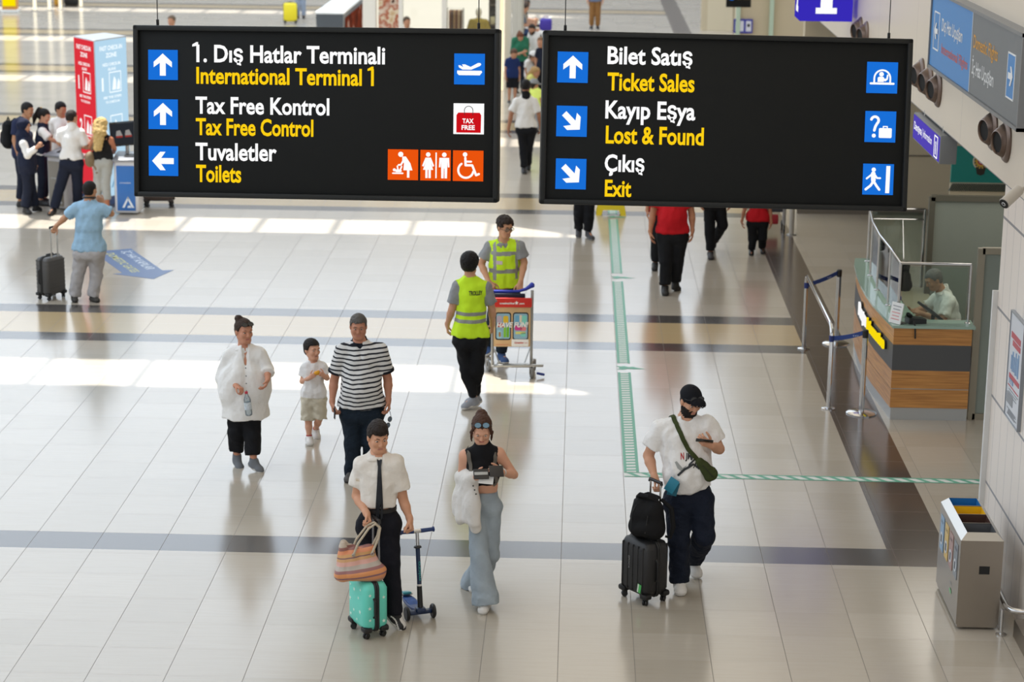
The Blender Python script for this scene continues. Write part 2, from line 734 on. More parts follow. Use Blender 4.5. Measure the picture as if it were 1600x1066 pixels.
 def head(self, F):
  hs, H, R = self.hs, self.H, self.R

  def el(p, r, k=0.02, sub=False):
   F.el(H(*p), np.array(r) * hs, R, k * hs, sub)

  def rc(p, p2, ra, rb=None, k=0.01, sub=False):
   F.rc(H(*p), H(*p2), ra * hs, (rb or ra) * hs, k * hs, None, sub)
  el((0, -0.012, 0.032), (0.075, 0.096, 0.084), 0.02)
  el((0, 0.022, -0.042), (0.057 + 0.006 * (self.w - 1) * 4, 0.066, 0.073), 0.035)
  rc((-0.012, 0.068, -0.094), (0.012, 0.068, -0.094), 0.02, None, 0.03)
  for s in (-1, 1):
   rc((s * 0.052, 0.0, -0.055), (s * 0.03, 0.055, -0.09), 0.02, 0.02, 0.03)
   el((s * 0.038, 0.066, -0.022), (0.024, 0.022, 0.026), 0.025)
   rc((s * 0.014, 0.086, 0.030), (s * 0.045, 0.076, 0.028), 0.010, 0.010, 0.02)
   el((s * 0.031, 0.100, 0.008), (0.019, 0.018, 0.012), 0.012, True)
   el((s * 0.077, -0.008, -0.006), (0.010, 0.022, 0.033), 0.008)
  rc((0, 0.084, 0.018), (0, 0.104, -0.022), 0.009, 0.013, 0.012)
  el((0, 0.097, -0.030), (0.019, 0.013, 0.010), 0.008)
  rc((-0.018, 0.080, -0.054), (0.018, 0.080, -0.054), 0.009, None, 0.006)
  rc((-0.015, 0.078, -0.066), (0.015, 0.078, -0.066), 0.010, None, 0.006)

 def hand(self, F, s):
  J, q = self.J, self.q * (0.93 if self.sex == 'f' else 1.0)
  S = self.S
  w, t = J['w' + s], J['f' + s]
  d = nrm(t - w)
  th = np.array(S.get('thumb_' + s, self.f if abs(d @ self.f) < 0.85 else np.array([0, 0, 1.0])), float)
  th = nrm(th - d * (th @ d))
  n = np.cross(d, th)
  inward = S.get('palm_' + s)
  inward = np.array(inward, float) if inward is not None else (self.hipm + self.u * 0.1 - w)
  if n @ inward < 0:
   n = -n
  curl = S.get('curl_' + s, 22)
  kn = w + d * 0.088 * q
  F.rc(J['e' + s], w, 0.034 * q, 0.027 * q, 0.01)
  F.rc(w - d * 0.01, w + d * 0.03 * q, 0.025 * q, 0.022 * q, 0.02)
  offs = (0.030, 0.0105, -0.009, -0.027)
  for o, ln in zip(offs, (0.95, 1.05, 0.98, 0.78)):
   k0 = kn + th * o * q + d * (0.004 if abs(o) < 0.02 else -0.004) * q
   F.rc(w + th * o * 0.55 * q + d * 0.012 * q, k0, 0.0145 * q, 0.0115 * q, 0.012)
   p, a = k0, 0.0
   for seg, r0, r1 in ((0.044, 0.0098, 0.0088), (0.027, 0.0088, 0.008), (0.021, 0.008, 0.0068)):
    a += math.radians(curl * (1.0 if ln > 0.8 else 1.1))
    p2 = p + (d * math.cos(a) + n * math.sin(a)) * seg * ln * q
    F.rc(p, p2, r0 * q, r1 * q, 0.003)
    p = p2
  ts = S.get('thumbout_' + s, 0.75)
  p = w + d * 0.025 * q + th * 0.020 * q + n * 0.004
  p2 = p + nrm(th * ts + d * 0.75 + n * 0.35) * 0.044 * q
  p3 = p2 + nrm(th * (ts - 0.35) + d * 0.85 + n * 0.5) * 0.034 * q
  p4 = p3 + nrm(th * (ts - 0.6) + d * 0.85 + n * 0.55) * 0.024 * q
  F.rc(p, p2, 0.015 * q, 0.0115 * q, 0.012)
  F.rc(p2, p3, 0.0112 * q, 0.0098 * q, 0.003)
  F.rc(p3, p4, 0.0098 * q, 0.0078 * q, 0.003)

 def build_body(self, root):
  J, S, lod = self.J, self.S, self.lod
  h = (0.0125, 0.018, 0.026)[lod] * max(0.8, self.q)
  pcs = []
  F = Field(self.lo, self.hi, h)
  self.torso(F)
  self.limbs(F)
  self.neck(F)
  v, qd = F.mesh()
  pcs.append((v, qd, 0))
  hh = (0.0052, 0.009, 0.015)[lod] * self.hs
  c = J['hd']
  F = Field(c - 0.16 * self.hs, c + 0.16 * self.hs, hh)
  self.neck(F)
  self.head(F)
  v, qd = F.mesh()
  pcs.append((v, qd, 0))
  for s in 'ab':
   if ('nohand_' + s) in S:
    continue
   m = (J['w' + s] + J['f' + s]) / 2
   F = Field(m - 0.15 * self.q, m + 0.15 * self.q, (0.0048, 0.0075, 0.011)[lod] * max(0.8, self.q))
   self.hand(F, s)
   v, qd = F.mesh()
   pcs.append((v, qd, 0))
  mats = [self.skin, MATS['eye_white'], MATS['iris'], self.lip, self.hairm]
  if lod < 2:
   for sg in (-1, 1):
    F = Field(self.H(sg * 0.031, 0.08, 0.008) - 0.022, self.H(sg * 0.031, 0.08, 0.008) + 0.022, 0.003)
    F.el(self.H(sg * 0.031, 0.0765, 0.006), np.array([0.0135, 0.0120, 0.0068]) * self.hs, self.R, 0)
    v, qd = F.mesh()
    pcs.append((v, qd, 1))
    F = Field(self.H(sg * 0.031, 0.08, 0.03) - 0.032, self.H(sg * 0.031, 0.08, 0.03) + 0.032, 0.003)
    bt = 0.0026 if self.sex == 'f' else 0.0036
    F.rc(self.H(sg * 0.014, 0.0945, 0.031), self.H(sg * 0.034, 0.0885, 0.0355), bt * self.hs, bt * self.hs, 0)
    F.rc(self.H(sg * 0.034, 0.0885, 0.0355), self.H(sg * 0.051, 0.0745, 0.030), bt * self.hs, bt * 0.5 * self.hs, 0)
    v, qd = F.mesh()
    pcs.append((v, qd, 4))

  beard = S.get('beard', 0)

  def paint(C, mi):
   L = (C - J['hd']) @ self.R.T / self.hs
   x, y, z = np.abs(L[:, 0]), L[:, 1], L[:, 2]
   lipz = (x < 0.021) & (y > 0.071) & (y < 0.12) & (z < -0.0535) & (z > -0.0700)
   mi = np.where((mi == 0) & lipz, 3, mi)
   gaze = S.get('gaze', 0.0)
   ir = (mi == 1) & (y > 0.08) & (np.hypot(np.abs(L[:, 0] - gaze) - 0.031, (z - 0.004) * 1.0) < 0.0072)
   mi = np.where(ir, 2, mi)
   if beard:
    jaw = (x < 0.09) & (y < 0.12) & (np.abs(z) < 0.15) & (z < -0.024 - 0.55 * np.clip(0.05 - y, -0.02, 0.05) * 0.4) & (z > -0.118 + 0.25 * np.clip(0.06 - y, 0, 0.08)) & (y > -0.006) & (x > 0) & ~((x < 0.02) & (z > -0.076) & (z < -0.047) & (y > 0.07))
    jaw &= ~((z > -0.044) & (x < 0.045) & ~((z < -0.034) & (x < 0.034)))
    mi = np.where((mi == 0) & jaw, 4, mi)
   return mi
  self.body = mesh_obj('body', pcs, mats, root, paint)

 # -------------------------------------------------------------- hair
 def build_hair(self, root):
  S, H, R, hs = self.S, self.H, self.R, self.hs
  st = S.get('hair', 'short')
  if st == 'none':
   return
  h = (0.006, 0.009, 0.015)[self.lod] * hs
  th = S.get('hair_th', 0.012)
  c = self.J['hd']
  lo, hi = c - 0.2 * hs, c + 0.2 * hs
  if st in ('long',):
   lo[2] -= 0.4
   lo[:2] -= 0.1
   hi[:2] += 0.1
  if st == 'tail':
   lo[2] -= 0.22
  F = Field(lo, hi, h)
  F.el(H(0, -0.014, 0.034), np.array([0.0765 + th, 0.096 + th, 0.084 + th]) * hs, R, 0)
  F.el(H(0, -0.03, -0.02), np.array([0.066 + th * 0.8, 0.07 + th * 0.6, 0.075]) * hs, R, 0.02)
  front, back = S.get('hairline', 0.066), S.get('hairback', -0.075)
  bulge = S.get('quiff', 0)

  def cut(D, X, Y, Z):
   p = (X - c[0], Y - c[1], Z - c[2])
   y = (R[1][0] * p[0] + R[1][1] * p[1] + R[1][2] * p[2]) / hs
   z = (R[2][0] * p[0] + R[2][1] * p[1] + R[2][2] * p[2]) / hs
   x = np.abs(R[0][0] * p[0] + R[0][1] * p[1] + R[0][2] * p[2]) / hs
   t = np.clip((y + 0.035) / 0.045, 0, 1)
   side = back + (0.004 - back) * t                     # nape to the top of the ear
   t2 = np.clip((y - 0.018) / 0.03, 0, 1)
   g = side + (front - side) * t2 * t2 * (3 - 2 * t2)
   g = g - 0.012 * np.clip(x - 0.05, 0, 0.02) / 0.02 * t2
   return np.maximum(D, (g - z) * hs * 0.8)
  F.func(cut)
  if bulge:
   F.el(H(0.0, 0.055, 0.098), np.array([0.06, 0.05, 0.026 + bulge]) * hs, R, 0.03)
   F.el(H(0.0, 0.0, 0.112), np.array([0.06, 0.07, 0.022 + bulge]) * hs, R, 0.03)
  if st == 'curly':
   rs = np.random.RandomState(3)
   for i in range(70):
    a, b = rs.rand() * 2 * PI, rs.rand() * 1.25 - 0.12
    p = (0.082 * math.cos(a) * math.cos(b), -0.014 + 0.1 * math.sin(a) * math.cos(b), 0.036 + 0.088 * math.sin(b))
    if p[1] > 0.05 and p[2] < 0.075:
     continue
    F.el(H(*p), np.array([0.022, 0.022, 0.02]) * hs, R, 0.008)
  if st == 'bun':
   F.el(H(-0.03, -0.065, 0.115), np.array([0.04, 0.04, 0.035]) * hs, R, 0.015)
  if st == 'tail':
   F.el(H(0, -0.115, 0.075), np.array([0.035, 0.035, 0.035]) * hs, R, 0.02)
   F.rc(H(0, -0.12, 0.07), H(0, -0.145, -0.08), 0.036 * hs, 0.04 * hs, 0.02)
   F.rc(H(0, -0.145, -0.08), H(0.0, -0.13, -0.21), 0.04 * hs, 0.018 * hs, 0.02)
  if st == 'sleek':
   # hair tied up high with loose strands framing the face
   F.el(H(0, -0.105, 0.075), np.array([0.04, 0.035, 0.035]) * hs, R, 0.03)
   for s in (-1, 1):
    F.rc(H(s * 0.066, 0.05, 0.07), H(s * 0.083, 0.036, 0.0), 0.012 * hs, 0.012 * hs, 0.015)
    F.rc(H(s * 0.083, 0.036, 0.0), H(s * 0.082, 0.03, -0.12), 0.013 * hs, 0.006 * hs, 0.012)
   F.rc(H(0, -0.11, 0.03), H(0, -0.12, -0.12), 0.045 * hs, 0.03 * hs, 0.03)
  if st == 'long':
   w = S.get('hair_w', 0.075)
   F.rc(H(0, -0.075, 0.05), H(0, -0.12, -0.12), 0.06 * hs, 0.06 * hs, 0.03, (R[0], w / 0.06))
   F.rc(H(0, -0.12, -0.12), H(0.015, -0.15, -0.40), 0.055 * hs, 0.035 * hs, 0.03, (R[0], w / 0.06))
  F.wrinkle((0.006 if st == 'long' else 0.0022) * hs, (60 if st == 'long' else 130) / hs, 5)
  v, qd = F.mesh()
  mesh_obj('hair', [(v, qd, 0)], self.hairm, root)

 # -------------------------------------------------------------- clothing
 def build_top(self, root, name, m, sleeve=0.55, hem=0.58, off=0.014, loose=0.012, neck='crew', belly=0.0, wr=0.004, sl_r=(0.066, 0.074), paint=None, mats=None,
                  vopen=0.0, slk=0.035, seed=1, wscale=26, flare=0.0, cuff=None, open_front=0.0, arms=True):
  J, q, w, u = self.J, self.q, self.w, self.u
  h = (0.0105, 0.016, 0.024)[self.lod] * max(0.8, q)
  lo = np.minimum.reduce([J['sa'], J['sb'], J['ea'], J['eb'], J['wa'], J['wb'], self.shm - u * (hem * self.q + 0.05) - 0.12, self.hipm - 0.1]) - 0.16
  hi = np.maximum.reduce([J['sa'], J['sb'], J['ea'], J['eb'], J['wa'], J['wb'], self.shm + 0.12, self.hipm + 0.1]) + 0.16
  lo[2] = max(lo[2], (self.shm - u * (hem * self.q + 0.1))[2] if sleeve < 1.2 else lo[2])
  F = Field(lo, hi, h)
  self.torso(F, off, loose + flare, hem, belly)
  aw = 0.5 + 0.5 * w
  if arms and sleeve > 0:
   for s in 'ab':
    S0, E0, W0 = J['s' + s], J['e' + s], J['w' + s]
    if sleeve <= 1:
     E = S0 + (E0 - S0) * sleeve
     self.rcc(F, S0, E + (E0 - S0) * 0.15, sl_r[0] * q * aw, sl_r[1] * q * aw, 0.035, None, [(E, E0 - S0)])
    else:
     F.rc(S0, E0, sl_r[0] * q * aw, sl_r[1] * q * aw * 0.92, slk)
     E = E0 + (W0 - E0) * (sleeve - 1)
     self.rcc(F, E0, E + (W0 - E0) * 0.1, sl_r[1] * q * aw * 0.92, sl_r[1] * q * aw * (0.82 if cuff is None else cuff), 0.02, None, [(E, W0 - E0)])
  elif not arms:
   # arm holes
   for s in 'ab':
    o = J['s' + s] + (J['s' + s] - self.shm) * 0.14
    F.el(o + (J['e' + s] - J['s' + s]) * 0.1, np.array([0.055, 0.1, 0.085]) * q, np.array([self.lt, self.f, u]), 0.01, True)
  F.wrinkle(wr, wscale, seed)
  if neck == 'crew':
   F.rc(J['nk'] + u * 0.028 * q - self.f * 0.01, J['nk'] + u * 0.16 * q, 0.062 * q, 0.075 * q, 0.008, None, True)
   F.el(J['nk'] + self.f * 0.05 * q + u * 0.02 * q, np.array([0.05, 0.04, 0.035]) * q, np.array([self.lt, self.f, u]), 0.01, True)
  elif neck == 'v':
   F.rc(J['nk'] + u * 0.03 * q, J['nk'] + u * 0.16 * q, 0.064 * q, 0.075 * q, 0.008, None, True)
   F.rc(J['nk'] + self.f * 0.085 * q + u * 0.03 * q, self.shm + self.f * 0.13 * q - u * max(0.04, vopen) * q, 0.036 * q, 0.010 * q, 0.01, None, True)
  elif neck == 'turtle':
   F.rc(J['nk'] - u * 0.02, J['nk'] + u * 0.055 * q, 0.066 * q, 0.062 * q, 0.03)
   F.rc(J['nk'] + u * 0.06 * q, J['nk'] + u * 0.16 * q, 0.056 * q, 0.075 * q, 0.005, None, True)
  if open_front:
   # an unfastened front: a slot that widens towards the hem
   a, b = self.shm + self.f * 0.16 * q + u * 0.03, self.shm + self.f * 0.18 * q - u * (hem * self.q + 0.05)
   F.rc(a, b, open_front * 0.8, open_front * 1.3, 0.006, None, True)
  v, qd = F.mesh()
  return mesh_obj(name, [(v, qd, 0)], mats or m, root, paint)

 def build_collar(self, root, m, name='collar', flap=0.032):
  q, u, nk, f, lt = self.q, self.u, self.J['nk'], self.f, self.lt
  F = Field(nk - 0.14, nk + 0.14, 0.005 if self.lod == 0 else 0.009)
  self.rcc(F, nk - u * 0.03 * q - f * 0.008, nk + u * 0.055 * q - f * 0.012, 0.088 * q, 0.070 * q, 0.0, None, [(nk + u * 0.040 * q, u + f * 0.50)])
  for s in (-1, 1):
   F.el(nk + f * 0.060 * q + lt * s * 0.047 * q - u * 0.006 * q, np.array([flap, 0.014, 0.020]) * q, np.array([nrm(lt * 0.75 + s * u * 0.8), nrm(f + u * 0.5 + lt * s * 0.3), u]), 0.01)
  F.rc(nk - u * 0.06 * q, nk + u * 0.16 * q, 0.0645 * q, 0.062 * q, 0.004, None, True)
  F.rc(nk + f * 0.10 * q + u * 0.06 * q, nk + f * 0.10 * q - u * 0.05 * q, 0.040 * q, 0.018 * q, 0.004, None, True)
  v, qd = F.mesh()
  if len(v):
   mesh_obj(name, [(v, qd, 0)], m, root)

 def build_legs(self, root, name, m, r=(0.098, 0.074, 0.066), hem=0.93, waist=0.10, off=0.012, wr=0.003, wscale=22, seed=2, tight=0.0, paint=None, mats=None):
  """r: thigh, knee and hem radius; hem: fraction of the leg (1 = knee->ankle end)"""
  J, q, w, u = self.J, self.q, self.w, self.u
  h = (0.0105, 0.016, 0.024)[self.lod] * max(0.8, q)
  pts = [J[a + s] for a in 'hka' for s in 'ab']
  lo = np.minimum.reduce(pts) - 0.17
  hi = np.maximum.reduce(pts + [self.hipm + u * (waist + 0.02)]) + 0.17
  lo[2] = max(lo[2], 0.0)
  F = Field(lo, hi, h)
  for s in 'ab':
   Hh, K, A = J['h' + s], J['k' + s], J['a' + s]
   if hem <= 0.5:
    E = Hh + (K - Hh) * hem * 2
    self.rcc(F, Hh, E + (K - Hh) * 0.1, r[0] * q * w, r[2] * q, 0.02, None, [(E, K - Hh)])
   else:
    F.rc(Hh, K, r[0] * q * w, r[1] * q, 0.02)
    E = K + (A - K) * (hem - 0.5) * 2
    self.rcc(F, K, E + (A - K) * 0.04, r[1] * q, r[2] * q, 0.02, None, [(E, A - K)])
  rp = (0.104 if self.sex == 'm' else 0.080) * q * w + off * 0.4
  F.rc(J['ha'], J['hb'], rp, rp, 0.03)
  F.rc(J['ha'] - self.f * 0.02, J['hb'] - self.f * 0.02, rp, rp, 0.03)
  D = 0.103 * q * w + off
  half = (0.136 if self.sex == 'm' else 0.122) * q * (0.4 + 0.6 * w) + off
  top = self.hipm + u * waist
  self.rcc(F, self.hipm + u * 0.02, top + u * 0.05, D, D * 0.95, 0.04, (self.lt, half / D), [(top, u)])
  F.wrinkle(wr, wscale, seed)
  v, qd = F.mesh()
  return mesh_obj(name, [(v, qd, 0)], mats or m, root, paint)

 def build_shoes(self, root, m, sole, kind='shoe', bulk=1.0, sole_h=0.024, high=0.0, paintfn=None, mats=None):
  J, q = self.J, self.q
  for s in 'ab':
   A, T = J['a' + s], J['t' + s]
   d = nrm(T - A)
   fl = nrm(np.array([T[0] - A[0], T[1] - A[1], 0.0]) + 1e-6)
   # foot direction runs from the heel under the ankle to the toe
   heel = A - np.array([0, 0, 1.0]) * 0.062 * q - fl * 0.035 * q
   tilt = S_t = self.S.get('foot_' + s)
   toe = T
   if tilt is None:
    heel[2] = max(heel[2], 0.03 * q)
   f = nrm(toe - heel)
   up = nrm(np.array([0, 0, 1.0]) - f * f[2])
   lat = np.cross(f, up)
   R = np.array([lat, f, up])
   toe = heel + f * min(max(np.linalg.norm(toe - heel), 0.17 * q), 0.27 * q)
   h = (0.006, 0.010, 0.016)[self.lod]
   mid = (heel + toe) / 2
   F = Field(np.minimum(heel, toe) - 0.09, np.maximum(np.maximum(heel, toe), A) + 0.09, h)
   b = bulk * q
   F.rc(heel + up * 0.004, heel + (toe - heel) * 0.35 + up * 0.004, 0.034 * b, 0.036 * b, 0.02)
   F.rc(heel + (toe - heel) * 0.3, toe - f * 0.045 * b, 0.036 * b, 0.039 * b, 0.02, (lat, 1.12))
   F.rc(toe - f * 0.05 * b, toe - f * 0.03 * b - up * 0.004, 0.039 * b, 0.032 * b, 0.02, (lat, 1.18))
   F.rc(A - up * 0.012 * q + f * 0.02 * q, heel + (toe - heel) * 0.66 + up * 0.008 * q, 0.040 * b, 0.034 * b, 0.02)
   self.rcc(F, heel + f * 0.035 * q, A + (A - heel) * 0.1, 0.040 * b, 0.046 * b, 0.03, None, [(A + up * (0.012 + high), nrm(up * 1.0 + f * 0.15))])
   base = heel - up * 0.030 * q
   F.plane(base + up * sole_h * 0.6, -up)
   v, qd = F.mesh()
   so = mesh_obj('shoe', [(v, qd, 0)], mats or m, root, (lambda C, mi, hl=heel, ff=f, uu=up, ll=lat: paintfn((C - hl) @ np.array([ll, ff, uu]).T, mi)) if paintfn else None)
   G = Field(F.lo, np.array([a[-1] for a in F.ax]), h * 0.8)
   G.rc(heel, heel + (toe - heel) * 0.4, 0.036 * b, 0.037 * b, 0.02)
   G.rc(heel + (toe - heel) * 0.3, toe - f * 0.035 * b, 0.037 * b, 0.041 * b, 0.02, (lat, 1.14))
   G.plane(base, -up)
   G.plane(base + up * sole_h, up)
   v, qd = G.mesh()
   if len(v):
    mesh_obj('sole', [(v, qd, 0)], sole, so)


def person(S, label):
 """root Empty on the floor, one body mesh, hair and clothing as its parts"""
 loc = S['loc']
 root = thing('person', label, 'person', (loc[0], loc[1], 0.0), 0.0, S.get('group'))
 B = Body(S)
 sk = S.get('skin', '#c58a68')
 B.skin = mat('skin_' + sk[1:], sk, rough=0.55, vary=0.06, scale=18, spec=0.3)
 B.lip = mat('lip_' + sk[1:], S.get('lip', '#b5786a'), rough=0.5)
 hc = S.get('hairc', '#1d1713')
 B.hairm = mat('hair_' + hc[1:], hc, rough=0.62, bump=0.5, scale=90, vary=0.35, spec=0.3, stretch=(1, 1, 0.25))
 B.build_body(root)
 B.build_hair(root)
 B.root = root
 return B


mat('eye_white', '#d8d2c8', rough=0.35)
mat('iris', '#2a1a12', rough=0.3)
